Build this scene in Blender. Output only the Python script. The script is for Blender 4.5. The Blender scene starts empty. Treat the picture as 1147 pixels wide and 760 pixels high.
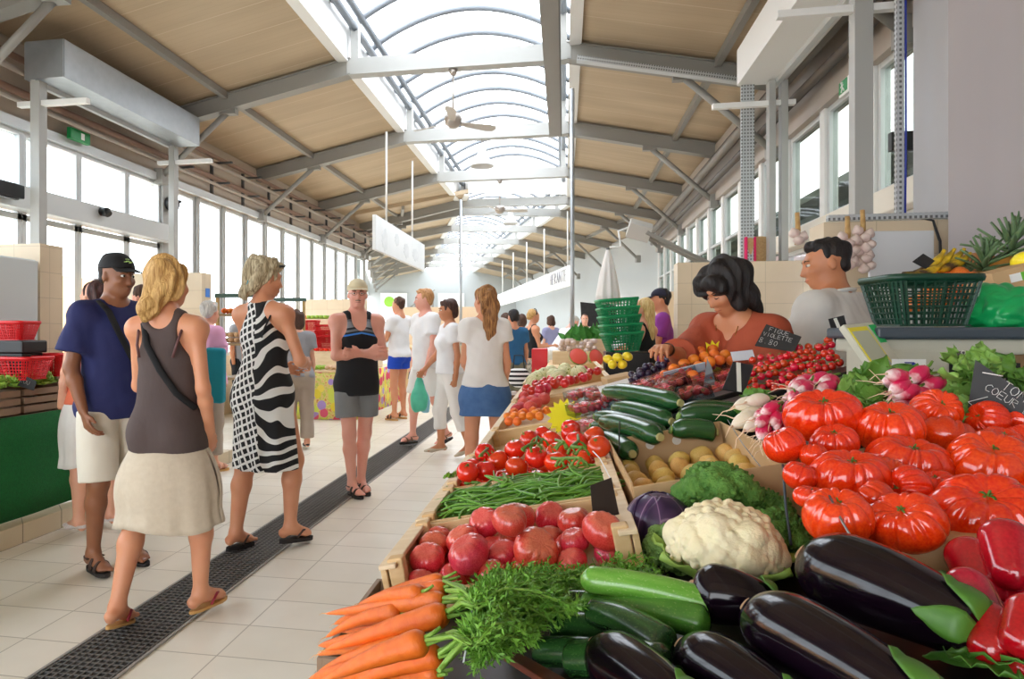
import bpy, math, random
import numpy as np
from mathutils import Vector, Matrix, Euler, Quaternion
random.seed(7); np.random.seed(7)
SC = bpy.context.scene
COL = SC.collection
PI = math.pi
CAMZ = 1.33; FPX = 750.0; PX0 = 500.0; PY0 = 372.0; YAW = math.radians(10)
CY, SY = math.cos(YAW), math.sin(YAW)
def P(px, py, d):
    """world point seen at pixel px,py (1147x760 frame) at camera depth d"""
    u = (px-PX0)/FPX*d; z = CAMZ-(py-PY0)/FPX*d
    return Vector((CY*u-SY*d, SY*u+CY*d, z))
def PG(px, py, z=0.0):
    d = FPX*(CAMZ-z)/(py-PY0)
    return P(px, py, d)
def S(m): return m/FPX
def V(*a): return Vector(a)
def lin(c):
    out = []
    for v in c[:3]:
        v /= 255.0
        out.append(v/12.92 if v <= .04045 else ((v+.055)/1.055)**2.4)
    return (out[0], out[1], out[2], 1)

# ---------------------------------------------------------------- materials
MATS = {}
class NT:
    def __init__(s, m):
        m.use_nodes = True; s.t = m.node_tree; s.t.nodes.clear()
    def n(s, typ, **kw):
        nd = s.t.nodes.new(typ)
        for k, v in kw.items():
            if k.startswith('i_'):
                key = k[2:]
                key = int(key) if key.isdigit() else key.replace('_', ' ')
                nd.inputs[key].default_value = v
            else: setattr(nd, k, v)
        return nd
    def l(s, a, b): s.t.links.new(a, b)
    def mix(s, fac, a, b, blend='MIX'):
        nd = s.n('ShaderNodeMix', data_type='RGBA', blend_type=blend)
        for sock, val in ((nd.inputs[0], fac), (nd.inputs[6], a), (nd.inputs[7], b)):
            if hasattr(val, 'links'): s.l(val, sock)
            else: sock.default_value = val
        return nd.outputs[2]
    def math(s, op, a, b=None, c=None):
        nd = s.n('ShaderNodeMath', operation=op)
        for i, val in enumerate((a, b, c)):
            if val is None: continue
            if hasattr(val, 'links'): s.l(val, nd.inputs[i])
            else: nd.inputs[i].default_value = val
        return nd.outputs[0]
    def ramp(s, fac, stops, interp='LINEAR'):
        nd = s.n('ShaderNodeValToRGB'); cr = nd.color_ramp; cr.interpolation = interp
        while len(cr.elements) < len(stops): cr.elements.new(.5)
        for e, (p, c) in zip(cr.elements, stops):
            e.position = p; e.color = c
        s.l(fac, nd.inputs[0]); return nd.outputs[0]
    def obj(s, scale=(1, 1, 1), rot=(0, 0, 0)):
        tc = s.n('ShaderNodeTexCoord'); mp = s.n('ShaderNodeMapping')
        mp.inputs['Scale'].default_value = scale; mp.inputs['Rotation'].default_value = rot
        s.l(tc.outputs['Object'], mp.inputs[0]); return mp.outputs[0]
    def out(s, shader):
        o = s.n('ShaderNodeOutputMaterial'); s.l(shader, o.inputs[0])
def M(name, col, rough=.5, metal=0.0, col2=None, var=0.0, vs=6, stretch=(1, 1, 1), bump=0.0, bs=40, spec=.5, rnd=0.0, coat=0.0, sss=0.0, sharp=.5, detail=4, alpha=None, bstretch=None, sheen=0):
    """plain procedural surface: col varied by noise towards col2 (or a darker col), per-object jitter rnd"""
    if name in MATS: return MATS[name]
    m = bpy.data.materials.new(name); t = NT(m)
    b = t.n('ShaderNodeBsdfPrincipled')
    b.inputs['Roughness'].default_value = rough; b.inputs['Metallic'].default_value = metal
    b.inputs['Specular IOR Level'].default_value = spec
    if coat: b.inputs['Coat Weight'].default_value = coat; b.inputs['Coat Roughness'].default_value = .06
    if sheen: b.inputs['Sheen Weight'].default_value = sheen
    if sss:
        b.inputs['Subsurface Weight'].default_value = sss
        b.inputs['Subsurface Radius'].default_value = (.02, .008, .004); b.inputs['Subsurface Scale'].default_value = .5
    c = lin(col); cur = c
    if col2 is not None or var > 0:
        c2 = lin(col2) if col2 is not None else tuple([x*(1-var) for x in c[:3]]+[1])
        nz = t.n('ShaderNodeTexNoise'); nz.inputs['Scale'].default_value = vs; nz.inputs['Detail'].default_value = detail
        t.l(t.obj(stretch), nz.inputs['Vector'])
        w = .5*(1-sharp)+.02
        cur = t.ramp(nz.outputs[0], [(.5-w, c), (.5+w, c2)])
    if rnd:
        oi = t.n('ShaderNodeObjectInfo'); hs = t.n('ShaderNodeHueSaturation')
        v = t.math('MULTIPLY_ADD', oi.outputs['Random'], 2*rnd, 1-rnd)
        h = t.math('MULTIPLY_ADD', oi.outputs['Random'], -.06*rnd, .5+.03*rnd)
        t.l(v, hs.inputs['Value']); t.l(h, hs.inputs['Hue'])
        if hasattr(cur, 'links'): t.l(cur, hs.inputs['Color'])
        else: hs.inputs['Color'].default_value = cur
        cur = hs.outputs[0]
    if hasattr(cur, 'links'): t.l(cur, b.inputs['Base Color'])
    else: b.inputs['Base Color'].default_value = cur
    if bump:
        nz2 = t.n('ShaderNodeTexNoise'); nz2.inputs['Scale'].default_value = bs; nz2.inputs['Detail'].default_value = 3
        t.l(t.obj(bstretch or stretch), nz2.inputs['Vector'])
        bp = t.n('ShaderNodeBump'); bp.inputs['Strength'].default_value = bump; bp.inputs['Distance'].default_value = .01
        t.l(nz2.outputs[0], bp.inputs['Height']); t.l(bp.outputs[0], b.inputs['Normal'])
    if alpha is not None: b.inputs['Alpha'].default_value = alpha
    t.out(b.outputs[0]); MATS[name] = m
    return m

# ---------------------------------------------------------------- objects
def thing(name, label, cat, loc=(0, 0, 0), rot=(0, 0, 0), group=None):
    o = bpy.data.objects.new(name, None); COL.objects.link(o)
    o.location = loc; o.rotation_euler = rot if not isinstance(rot, (int, float)) else (0, 0, rot)
    o.empty_display_size = .05
    return tag(o, label, cat, group)
def tag(o, label, cat, group=None, kind=None):
    if label: o['label'] = label
    if cat: o['category'] = cat
    if group: o['group'] = group
    if kind: o['kind'] = kind
    return o
def dup(root, label=None, loc=None, rot=None, scale=None, group=None, mats=None):
    r = root.copy(); COL.objects.link(r)
    if loc is not None: r.location = loc
    if rot is not None: r.rotation_mode = 'XYZ'; r.rotation_euler = rot
    if scale is not None: r.scale = (scale,)*3 if isinstance(scale, (int, float)) else scale
    if label: r['label'] = label
    if group: r['group'] = group
    for ch in list(root.children):
        c = ch.copy(); COL.objects.link(c); c.parent = r
        for g in list(ch.children):
            d = g.copy(); COL.objects.link(d); d.parent = c
    return r
class MB:
    """collects shapes for one mesh"""
    def __init__(s): s.v = []; s.f = []; s.sm = []; s.mi = []; s.cur = 0
    def add(s, verts, faces, smooth=False):
        b = len(s.v); s.v.extend([tuple(x) for x in verts])
        for f in faces: s.f.append([b+i for i in f]); s.sm.append(smooth); s.mi.append(s.cur)
        return s
    def box(s, c, size, rot=None, taper=1.0):
        x, y, z = size[0]/2, size[1]/2, size[2]/2
        vs = [V(-x, -y, -z), V(x, -y, -z), V(x, y, -z), V(-x, y, -z), V(-x*taper, -y*taper, z), V(x*taper, -y*taper, z), V(x*taper, y*taper, z), V(-x*taper, y*taper, z)]
        if rot is not None:
            R = rot if isinstance(rot, Matrix) else Euler(rot).to_matrix()
            vs = [R @ v for v in vs]
        c = Vector(c)
        return s.add([v+c for v in vs], [(0, 3, 2, 1), (4, 5, 6, 7), (0, 1, 5, 4), (1, 2, 6, 5), (2, 3, 7, 6), (3, 0, 4, 7)])
    def bar(s, a, b, w, h, up=(0, 0, 1)):
        """rectangular bar from a to b; w sideways, h along up"""
        a, b = Vector(a), Vector(b); d = b-a; L = d.length; d.normalize()
        up = Vector(up); side = d.cross(up)
        if side.length < 1e-4: side = d.cross(Vector((1, 0, 0)))
        side.normalize(); u = side.cross(d)
        R = Matrix((side, d, u)).transposed()
        return s.box((a+b)/2, (w, L, h), R)
    def tube(s, pts, r, n=8, caps=True, flat=1.0):
        pts = [Vector(p) for p in pts]; m = len(pts)
        rs = r if isinstance(r, (list, tuple)) else [r]*m
        t0 = (pts[1]-pts[0]).normalized()
        nrm = t0.cross(Vector((0, 0, 1)))
        if nrm.length < 1e-3: nrm = t0.cross(Vector((1, 0, 0)))
        nrm.normalize(); vs = []; fs = []
        for i, p in enumerate(pts):
            t = (pts[min(i+1, m-1)]-pts[max(i-1, 0)])
            if t.length < 1e-9: t = t0
            t = t.normalized(); nrm = (nrm-t*nrm.dot(t))
            if nrm.length < 1e-6: nrm = t.cross(Vector((1, 0, .3)))
            nrm.normalize(); bn = t.cross(nrm)
            for k in range(n):
                a = 2*PI*k/n
                vs.append(p+nrm*(math.cos(a)*rs[i])+bn*(math.sin(a)*rs[i]*flat))
        for i in range(m-1):
            for k in range(n):
                k2 = (k+1) % n
                fs.append((i*n+k, i*n+k2, (i+1)*n+k2, (i+1)*n+k))
        s.add(vs, fs, True)
        if caps:
            b = len(s.v)-len(vs)
            s.f.append([b+k for k in reversed(range(n))]); s.sm.append(False); s.mi.append(s.cur)
            s.f.append([b+(m-1)*n+k for k in range(n)]); s.sm.append(False); s.mi.append(s.cur)
        return s
    def lathe(s, prof, n=24, c=(0, 0, 0), axis=None, smooth=True, fr=None):
        """prof [(r,z)]; closes where r==0; fr(phi,i) optional radius factor"""
        c = Vector(c); R = axis if axis is not None else Matrix.Identity(3)
        vs = []; rows = []
        for i, (r, z) in enumerate(prof):
            if r <= 1e-9: rows.append([len(vs)]); vs.append(c+R @ V(0, 0, z)); continue
            row = []
            for k in range(n):
                a = 2*PI*k/n; q = r*(fr(a, i) if fr else 1)
                row.append(len(vs)); vs.append(c+R @ V(q*math.cos(a), q*math.sin(a), z))
            rows.append(row)
        fs = []
        for A, B in zip(rows[:-1], rows[1:]):
            if len(A) == 1 and len(B) == 1: continue
            for k in range(n):
                k2 = (k+1) % n
                if len(A) == 1: fs.append((A[0], B[k2], B[k]))
                elif len(B) == 1: fs.append((A[k], A[k2], B[0]))
                else: fs.append((A[k], A[k2], B[k2], B[k]))
        return s.add(vs, fs, smooth)
    def grid(s, fn, nu, nv, smooth=True, thick=0.0, wrap=False):
        vs = [Vector(fn(i/nu, j/nv)) for i in range(nu+1) for j in range(nv+1)]
        w = nv+1; fs = []
        for i in range(nu):
            for j in range(nv): fs.append((i*w+j, (i+1)*w+j, (i+1)*w+j+1, i*w+j+1))
        return s.add(vs, fs, smooth)
    def poly(s, pts2, thick, R=None, c=(0, 0, 0)):
        """flat outline (x,z) extruded along y by thick, centred"""
        n = len(pts2); c = Vector(c); R = R or Matrix.Identity(3)
        vs = [c+R @ V(x, -thick/2, z) for x, z in pts2]+[c+R @ V(x, thick/2, z) for x, z in pts2]
        fs = [list(range(n)), list(reversed(range(n, 2*n)))]
        for k in range(n):
            k2 = (k+1) % n; fs.append((k2, k, n+k, n+k2))
        return s.add(vs, fs)
    def build(s, name, mat, parent=None, bevel=0.0, seg=2, sub=0, loc=None, rot=None, solid=0.0, recalc=True):
        me = bpy.data.meshes.new(name)
        me.from_pydata(s.v, [], s.f)
        me.polygons.foreach_set('use_smooth', s.sm)
        ms = mat if isinstance(mat, (list, tuple)) else [mat]
        for mm in ms: me.materials.append(mm)
        if len(ms) > 1: me.polygons.foreach_set('material_index', s.mi)
        me.update()
        o = bpy.data.objects.new(name, me); COL.objects.link(o)
        if parent is not None: o.parent = parent
        if loc is not None: o.location = loc
        if rot is not None: o.rotation_euler = rot
        if solid:
            md = o.modifiers.new('sol', 'SOLIDIFY'); md.thickness = solid; md.offset = 0
        if bevel:
            md = o.modifiers.new('bev', 'BEVEL'); md.width = bevel; md.segments = seg; md.limit_method = 'ANGLE'; md.angle_limit = .7
        if sub:
            md = o.modifiers.new('sub', 'SUBSURF'); md.levels = sub; md.render_levels = sub
        return o
def np_mesh(name, vs, quads, mat, parent=None, smooth=True):
    me = bpy.data.meshes.new(name)
    nv, nf = len(vs), len(quads)
    k = quads.shape[1]
    me.vertices.add(nv); me.vertices.foreach_set('co', np.ascontiguousarray(vs, dtype=np.float32).ravel())
    me.loops.add(nf*k); me.loops.foreach_set('vertex_index', np.ascontiguousarray(quads, dtype=np.int32).ravel())
    me.polygons.add(nf); me.polygons.foreach_set('loop_start', np.arange(0, nf*k, k, dtype=np.int32))
    me.polygons.foreach_set('use_smooth', np.full(nf, smooth))
    me.update(calc_edges=True); me.validate()
    for mm in (mat if isinstance(mat, (list, tuple)) else [mat]): me.materials.append(mm)
    o = bpy.data.objects.new(name, me); COL.objects.link(o)
    if parent is not None: o.parent = parent
    return o

# ---------------------------------------------------------------- implicit surfaces
class SDF:
    def __init__(s, h): s.h = h; s.pr = []; s.cuts = []; s.noise = None
    def cone(s, a, b, ra, rb, k=.02, sq=None, capb=False, capa=False, sub=False):
        s.pr.append(('c', np.array(a, float), np.array(b, float), ra, rb, k, sq, capa, capb, sub)); return s
    def ell(s, c, r, R=None, k=.02, sub=False):
        r = (r, r, r) if isinstance(r, (int, float)) else r
        s.pr.append(('e', np.array(c, float), np.array(r, float), np.array(R) if R is not None else None, k, sub)); return s
    def cut(s, p, n):
        """keep the side n points away from"""
        s.cuts.append((np.array(p, float), np.array(n, float)/np.linalg.norm(n))); return s
    def bounds(s):
        lo = np.full(3, 1e9); hi = -lo
        for p in s.pr:
            if p[-1]: continue
            if p[0] == 'c':
                r = max(p[3], p[4]); 
                if p[6] is not None: r = r*max(1, p[6][1])
                lo = np.minimum(lo, np.minimum(p[1], p[2])-r); hi = np.maximum(hi, np.maximum(p[1], p[2])+r)
            else:
                r = p[2].max() if p[3] is not None else p[2]
                lo = np.minimum(lo, p[1]-r); hi = np.maximum(hi, p[1]+r)
        return lo-2.5*s.h, hi+2.5*s.h
    def field(s):
        h = s.h; lo, hi = s.bounds(); n = np.ceil((hi-lo)/h).astype(int)+1
        ax = [lo[i]+h*np.arange(n[i]) for i in range(3)]
        F = np.full(tuple(n), .2, np.float32)
        for p in s.pr:
            if p[0] == 'c':
                _, a, b, ra, rb, k, sq, capa, capb, sub = p
                r = max(ra, rb)*(max(1, sq[1]) if sq is not None else 1); bl = np.minimum(a, b)-r; bh = np.maximum(a, b)+r
            else:
                _, c, rr, R, k, sub = p
                r = rr.max() if R is not None else rr; bl = c-r; bh = c+r
            mg = k+2.5*h
            i0 = np.clip(np.floor((bl-mg-lo)/h).astype(int), 0, n-1); i1 = np.clip(np.ceil((bh+mg-lo)/h).astype(int)+1, 1, n)
            if (i1 <= i0).any(): continue
            X = ax[0][i0[0]:i1[0], None, None]; Y = ax[1][None, i0[1]:i1[1], None]; Z = ax[2][None, None, i0[2]:i1[2]]
            if p[0] == 'c':
                ba = b-a; L2 = float(ba@ba)+1e-12
                dx, dy, dz = X-a[0], Y-a[1], Z-a[2]
                tt = (dx*ba[0]+dy*ba[1]+dz*ba[2])/L2; t = np.clip(tt, 0, 1)
                qx, qy, qz = dx-t*ba[0], dy-t*ba[1], dz-t*ba[2]
                if sq is not None:     # sq=(dir, factor): radius along dir is factor*r
                    nd = np.array(sq[0], float); nd /= np.linalg.norm(nd)
                    dt = (qx*nd[0]+qy*nd[1]+qz*nd[2])*(1/sq[1]-1)
                    qx, qy, qz = qx+nd[0]*dt, qy+nd[1]*dt, qz+nd[2]*dt
                d = np.sqrt(qx*qx+qy*qy+qz*qz)-(ra+t*(rb-ra))
                L = math.sqrt(L2)
                if capb: d = np.maximum(d, (tt-1)*L)
                if capa: d = np.maximum(d, -tt*L)
            else:
                dx, dy, dz = X-c[0], Y-c[1], Z-c[2]
                if R is not None:
                    dx, dy, dz = (dx*R[0, 0]+dy*R[1, 0]+dz*R[2, 0], dx*R[0, 1]+dy*R[1, 1]+dz*R[2, 1], dx*R[0, 2]+dy*R[1, 2]+dz*R[2, 2])
                k0 = np.sqrt((dx/rr[0])**2+(dy/rr[1])**2+(dz/rr[2])**2)
                k1 = np.sqrt((dx/rr[0]**2)**2+(dy/rr[1]**2)**2+(dz/rr[2]**2)**2)+1e-9
                d = k0*(k0-1)/k1
            sl = (slice(i0[0], i1[0]), slice(i0[1], i1[1]), slice(i0[2], i1[2]))
            A = F[sl]
            if sub:
                hh = np.maximum(k-np.abs(-A-d), 0)/k if k > 0 else 0
                F[sl] = -(np.minimum(-A, d)-hh*hh*k*.25)
            else:
                hh = np.maximum(k-np.abs(A-d), 0)/k if k > 0 else 0
                F[sl] = np.minimum(A, d)-hh*hh*k*.25
        X = ax[0][:, None, None]; Y = ax[1][None, :, None]; Z = ax[2][None, None, :]
        for p, nn in s.cuts:
            F = np.maximum(F, ((X-p[0])*nn[0]+(Y-p[1])*nn[1]+(Z-p[2])*nn[2]).astype(np.float32))
        return F, lo
    def mesh(s, name, mat, parent=None, noise=None, relax=1):
        F, lo = s.field(); vs, q = surface_nets(F, lo, s.h)
        if relax: vs = lap(vs, q, relax)
        if noise is not None: vs = noise(vs)
        return np_mesh(name, vs, q, mat, parent)
def surface_nets(F, lo, h):
    n = F.shape; I = F < 0
    c = I[:-1, :-1, :-1].astype(np.int8)
    cnt = sum(I[i:n[0]-1+i, j:n[1]-1+j, k:n[2]-1+k].astype(np.int8) for i in (0, 1) for j in (0, 1) for k in (0, 1))
    act = (cnt > 0) & (cnt < 8)
    idx = np.argwhere(act); N = len(idx)
    vid = np.full(act.shape, -1, np.int64); vid[act] = np.arange(N)
    acc = np.zeros((N, 3)); w = np.zeros(N)
    corners = [(i, j, k) for i in (0, 1) for j in (0, 1) for k in (0, 1)]
    val = {cn: F[idx[:, 0]+cn[0], idx[:, 1]+cn[1], idx[:, 2]+cn[2]].astype(float) for cn in corners}
    for cn in corners:
        for a in range(3):
            if cn[a]: continue
            c2 = list(cn); c2[a] = 1; c2 = tuple(c2)
            A, B = val[cn], val[c2]; m = (A < 0) != (B < 0)
            t = np.where(m, A/np.where(m, A-B, 1), 0)
            p = np.array(cn, float)[None, :].repeat(N, 0); p[:, a] += t
            acc[m] += p[m]; w[m] += 1
    vs = lo+h*(idx+acc/w[:, None])
    quads = []
    for a in range(3):
        b, c_ = (a+1) % 3, (a+2) % 3
        sl0 = [slice(None)]*3; sl1 = [slice(None)]*3
        sl0[a] = slice(0, n[a]-1); sl1[a] = slice(1, n[a])
        A = I[tuple(sl0)]; B = I[tuple(sl1)]
        e = np.argwhere(A != B)
        ok = (e[:, b] > 0) & (e[:, c_] > 0) & (e[:, b] < n[b]-1) & (e[:, c_] < n[c_]-1)
        e = e[ok]
        def cell(db, dc):
            q = e.copy(); q[:, b] -= db; q[:, c_] -= dc
            return vid[q[:, 0], q[:, 1], q[:, 2]]
        q = np.stack([cell(1, 1), cell(0, 1), cell(0, 0), cell(1, 0)], 1)
        ins = A[e[:, 0], e[:, 1], e[:, 2]]
        q[~ins] = q[~ins][:, ::-1]
        quads.append(q)
    q = np.concatenate(quads); q = q[(q >= 0).all(1)]
    return vs, q
def lap(vs, q, it=1, f=.5):
    for _ in range(it):
        acc = np.zeros_like(vs); cn = np.zeros(len(vs))
        for a, b in ((0, 1), (1, 2), (2, 3), (3, 0)):
            np.add.at(acc, q[:, a], vs[q[:, b]]); np.add.at(acc, q[:, b], vs[q[:, a]])
            np.add.at(cn, q[:, a], 1); np.add.at(cn, q[:, b], 1)
        vs = vs*(1-f)+f*acc/np.maximum(cn, 1)[:, None]
    return vs
def vnoise(v, sc, seed=0):
    """cheap smooth vector noise in [-1,1] from summed sines"""
    r = np.random.RandomState(seed); o = np.zeros(len(v))
    for i in range(6):
        d = r.normal(size=3); d /= np.linalg.norm(d)
        o += np.sin((v@d)*sc*r.uniform(.7, 1.6)+r.uniform(0, 6.28))
    return o/6*1.6
def rot_to(axis_from, axis_to):
    return Vector(axis_from).rotation_difference(Vector(axis_to)).to_matrix()
def ordn(i):
    return ['first', 'second', 'third', 'fourth', 'fifth', 'sixth', 'seventh', 'eighth', 'ninth', 'tenth', 'eleventh', 'twelfth', 'thirteenth', 'fourteenth', 'fifteenth', 'sixteenth'][i]
def separate(items, it=60, pull=.08, gap=1.0, box=None):
    """items: [pos(Vector), (a,b) equatorial/polar radius, axis Vector]; push apart until they only touch"""
    tgt = [i[0].copy() for i in items]
    def sup(i, u):
        a, b = items[i][1]; c = u.dot(items[i][2]); return 1/math.sqrt((1-c*c)/a**2+c*c/b**2)
    for _ in range(it):
        for i in range(len(items)):
            for j in range(i+1, len(items)):
                d = items[j][0]-items[i][0]; L = d.length
                m = items[i][1][0]+items[j][1][0]
                if L > m*1.05: continue
                u = d/L if L > 1e-6 else V(0, 0, 1)
                need = (sup(i, u)+sup(j, -u))*gap-L
                if need > 0:
                    items[i][0] -= u*need*.5; items[j][0] += u*need*.5
        if box is not None:
            for q in items:
                r = q[1][0]; q[0].x = min(max(q[0].x, box[0]+r), box[1]-r); q[0].y = min(max(q[0].y, box[2]+r), box[3]-r)
        for i in range(len(items)): items[i][0] += (tgt[i]-items[i][0])*pull*max(0, 1-_/(it*.7))
    return items
EXPOSURE = 0.3
WORLD = 5.6
# ================================================================= camera, world, light
cam = bpy.data.cameras.new('camera'); camo = bpy.data.objects.new('camera', cam); COL.objects.link(camo)
camo.location = (0, 0, CAMZ); camo.rotation_euler = (PI/2, 0, YAW)
cam.sensor_width = 36; cam.lens = FPX/1147*36; cam.shift_x = (573.5-PX0)/1147; cam.shift_y = -(380-PY0)/1147
cam.clip_start = .05; cam.clip_end = 200
SC.camera = camo
SC.view_settings.view_transform = 'Standard'; SC.view_settings.look = 'None'; SC.view_settings.gamma = 1
SC.view_settings.use_curve_mapping = False; SC.view_settings.exposure = EXPOSURE
w = bpy.data.worlds.new('world'); SC.world = w; w.use_nodes = True
bg = w.node_tree.nodes['Background']; bg.inputs[0].default_value = lin((246, 250, 255)); bg.inputs[1].default_value = WORLD
try:
    SC.cycles.use_denoising = True; SC.cycles.max_bounces = 10; SC.cycles.diffuse_bounces = 5
    SC.cycles.transparent_max_bounces = 16; SC.cycles.sample_clamp_indirect = 8
    SC.cycles.caustics_reflective = False; SC.cycles.caustics_refractive = False
except Exception: pass
def portal(loc, rot, sx, sy):
    l = bpy.data.lights.new('portal', 'AREA'); l.shape = 'RECTANGLE'; l.size = sx; l.size_y = sy
    l.cycles.is_portal = True
    o = bpy.data.objects.new('daylight_portal', l); COL.objects.link(o); o.location = loc; o.rotation_euler = rot
    return o
# ================================================================= materials of the hall
def glass_mat(name, tint, gloss=.06, haze=0.0):
    m = bpy.data.materials.new(name); t = NT(m)
    tr = t.n('ShaderNodeBsdfTransparent'); tr.inputs[0].default_value = lin(tint)
    gl = t.n('ShaderNodeBsdfGlossy'); gl.inputs['Roughness'].default_value = .02
    mx = t.n('ShaderNodeMixShader'); mx.inputs[0].default_value = gloss
    t.l(tr.outputs[0], mx.inputs[1]); t.l(gl.outputs[0], mx.inputs[2]); sh = mx.outputs[0]
    if haze:
        df = t.n('ShaderNodeBsdfTranslucent'); df.inputs[0].default_value = (.9, .92, .95, 1)
        m2 = t.n('ShaderNodeMixShader'); m2.inputs[0].default_value = haze
        t.l(sh, m2.inputs[1]); t.l(df.outputs[0], m2.inputs[2]); sh = m2.outputs[0]
    t.out(sh); MATS[name] = m; return m
GLASS = glass_mat('window_glass', (246, 250, 252), .05)
PCARB = glass_mat('polycarbonate', (250, 252, 255), .03, .2)
CLING = glass_mat('cling_film', (250, 250, 250), .12, .22)
CLEAR = glass_mat('clear_plastic', (235, 242, 245), .12)
STEEL = M('painted_steel', (176, 176, 172), .45, .1, var=.06, vs=3)
BEAM = M('beam_grey', (150, 148, 142), .5, .1, var=.06, vs=2)
STEELD = M('dark_steel', (92, 92, 92), .5, .2)
GALV = M('galvanised', (182, 188, 192), .38, .55, var=.12, vs=12)
WHITE = M('white_paint', (236, 236, 233), .5, var=.03, vs=2)
ALU = M('window_alu', (205, 208, 208), .4, .2)
BLACK = M('black_plastic', (24, 24, 25), .45)
RUBBER = M('black_rubber', (30, 29, 28), .7)
def ceiling_mat():
    m = bpy.data.materials.new('ceiling_panel'); t = NT(m)
    b = t.n('ShaderNodeBsdfPrincipled'); b.inputs['Roughness'].default_value = .65
    tc = t.n('ShaderNodeTexCoord'); sp = t.n('ShaderNodeSeparateXYZ'); t.l(tc.outputs['Object'], sp.inputs[0])
    f = t.math('FRACT', t.math('MULTIPLY', sp.outputs[1], 2.0))
    seam = t.math('LESS_THAN', f, .025)
    f2 = t.math('FRACT', t.math('MULTIPLY', sp.outputs[1], 12.0)); g2 = t.math('LESS_THAN', f2, .12)
    nz = t.n('ShaderNodeTexNoise'); nz.inputs['Scale'].default_value = 1.3; t.l(t.obj((.4, 2, 1)), nz.inputs[0])
    c = t.ramp(nz.outputs[0], [(.3, lin((196, 176, 147))), (.7, lin((180, 160, 132)))])
    c = t.mix(t.math('MULTIPLY', g2, .10), c, lin((150, 125, 95)))
    c = t.mix(t.math('MULTIPLY', seam, .8), c, lin((210, 192, 165)))
    t.l(c, b.inputs['Base Color']); t.out(b.outputs[0]); return m
CEIL = ceiling_mat()
def tile_mat(name, c1, c2, grout, bw, bh, mortar=.004, offset=0.0, rough=.35, plane='xy', loc=(0, 0, 0)):
    m = bpy.data.materials.new(name); t = NT(m)
    b = t.n('ShaderNodeBsdfPrincipled'); b.inputs['Roughness'].default_value = rough
    tc = t.n('ShaderNodeTexCoord'); mp = t.n('ShaderNodeMapping'); t.l(tc.outputs['Object'], mp.inputs[0])
    mp.inputs['Location'].default_value = loc
    vec = mp.outputs[0]
    if plane != 'xy':
        sp = t.n('ShaderNodeSeparateXYZ'); t.l(vec, sp.inputs[0]); cb = t.n('ShaderNodeCombineXYZ')
        a = t.math('ADD', sp.outputs[0], sp.outputs[1])
        t.l(a, cb.inputs[0]); t.l(sp.outputs[2], cb.inputs[1]); vec = cb.outputs[0]
    br = t.n('ShaderNodeTexBrick', offset=offset); t.l(vec, br.inputs[0])
    br.inputs['Scale'].default_value = 1; br.inputs['Brick Width'].default_value = bw; br.inputs['Row Height'].default_value = bh
    br.inputs['Mortar Size'].default_value = mortar; br.inputs['Mortar Smooth'].default_value = .2; br.inputs['Bias'].default_value = 0
    br.inputs['Color1'].default_value = lin(c1); br.inputs['Color2'].default_value = lin(c2); br.inputs['Mortar'].default_value = lin(grout)
    nz = t.n('ShaderNodeTexNoise'); nz.inputs['Scale'].default_value = 3; nz.inputs['Detail'].default_value = 6; t.l(tc.outputs['Object'], nz.inputs[0])
    n2 = t.ramp(nz.outputs[0], [(.3, (.93, .92, .9, 1)), (.7, (1, 1, 1, 1))])
    c = t.mix(1.0, br.outputs[0], n2, 'MULTIPLY')
    t.l(c, b.inputs['Base Color'])
    bp = t.n('ShaderNodeBump'); bp.inputs['Strength'].default_value = .25; bp.inputs['Distance'].default_value = .003
    inv = t.math('SUBTRACT', 1.0, br.outputs[1]); t.l(inv, bp.inputs['Height']); t.l(bp.outputs[0], b.inputs['Normal'])
    t.out(b.outputs[0]); MATS[name] = m; return m
FLOORM = tile_mat('floor_tile', (238, 232, 220), (233, 226, 212), (184, 175, 160), .45, .29, .0035, 0.0, .3, loc=(1.41+.45*10, .06, 0))
WALLT = tile_mat('beige_wall_tile', (226, 207, 178), (222, 202, 172), (196, 178, 150), .33, .2, .0025, 0.0, .3, plane='v')
KERBT = tile_mat('kerb_tile', (214, 198, 168), (208, 190, 160), (150, 136, 112), .33, .4, .005, 0.0, .35, plane='v')
GREYWALL = M('grey_wall_panel', (162, 156, 158), .6, var=.04, vs=1.5, stretch=(3, 3, .3))
def struct(o, label=None): o['kind'] = 'structure'; return o
def sbox(name, lo, hi, mat, bevel=0.0, parent=None):
    lo, hi = Vector(lo), Vector(hi)
    o = MB().box((lo+hi)/2, hi-lo).build(name, mat, parent, bevel=bevel)
    if parent is None: o['kind'] = 'structure'
    return o
# ================================================================= floor and drain
fl = MB().grid(lambda u, v: (-14+20*u, -7+60*v, 0), 1, 1, False).build('floor', FLOORM); struct(fl)
drain = thing('floor_drain', 'long dark metal drain grating set in the pale tiled floor', 'drain', (-1.86, 0, 0))
x0, x1, y0, y1 = -.165, .165, 1.6, 19.0
m = MB(); m.box((0, (y0+y1)/2, .001), (x1-x0, y1-y0, .002)); m.build('trough', M('drain_dark', (52, 51, 50), .8), drain)
m = MB()
for k in range(10): m.box((x0+.02+k*(x1-x0-.04)/9, (y0+y1)/2, .0045), (.007, y1-y0, .005))
yy = y0
while yy < 14: m.box((0, yy, .0042), (x1-x0, .006, .005)); yy += .032
m.build('grating', M('drain_steel', (118, 115, 112), .5, .35, var=.15, vs=3), drain)
for sx in (x0, x1):
    MB().box((sx, (y0+y1)/2, .004), (.014, y1-y0, .008)).build('edge_rail', M('drain_rail', (168, 166, 163), .4, .4), drain)
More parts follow.
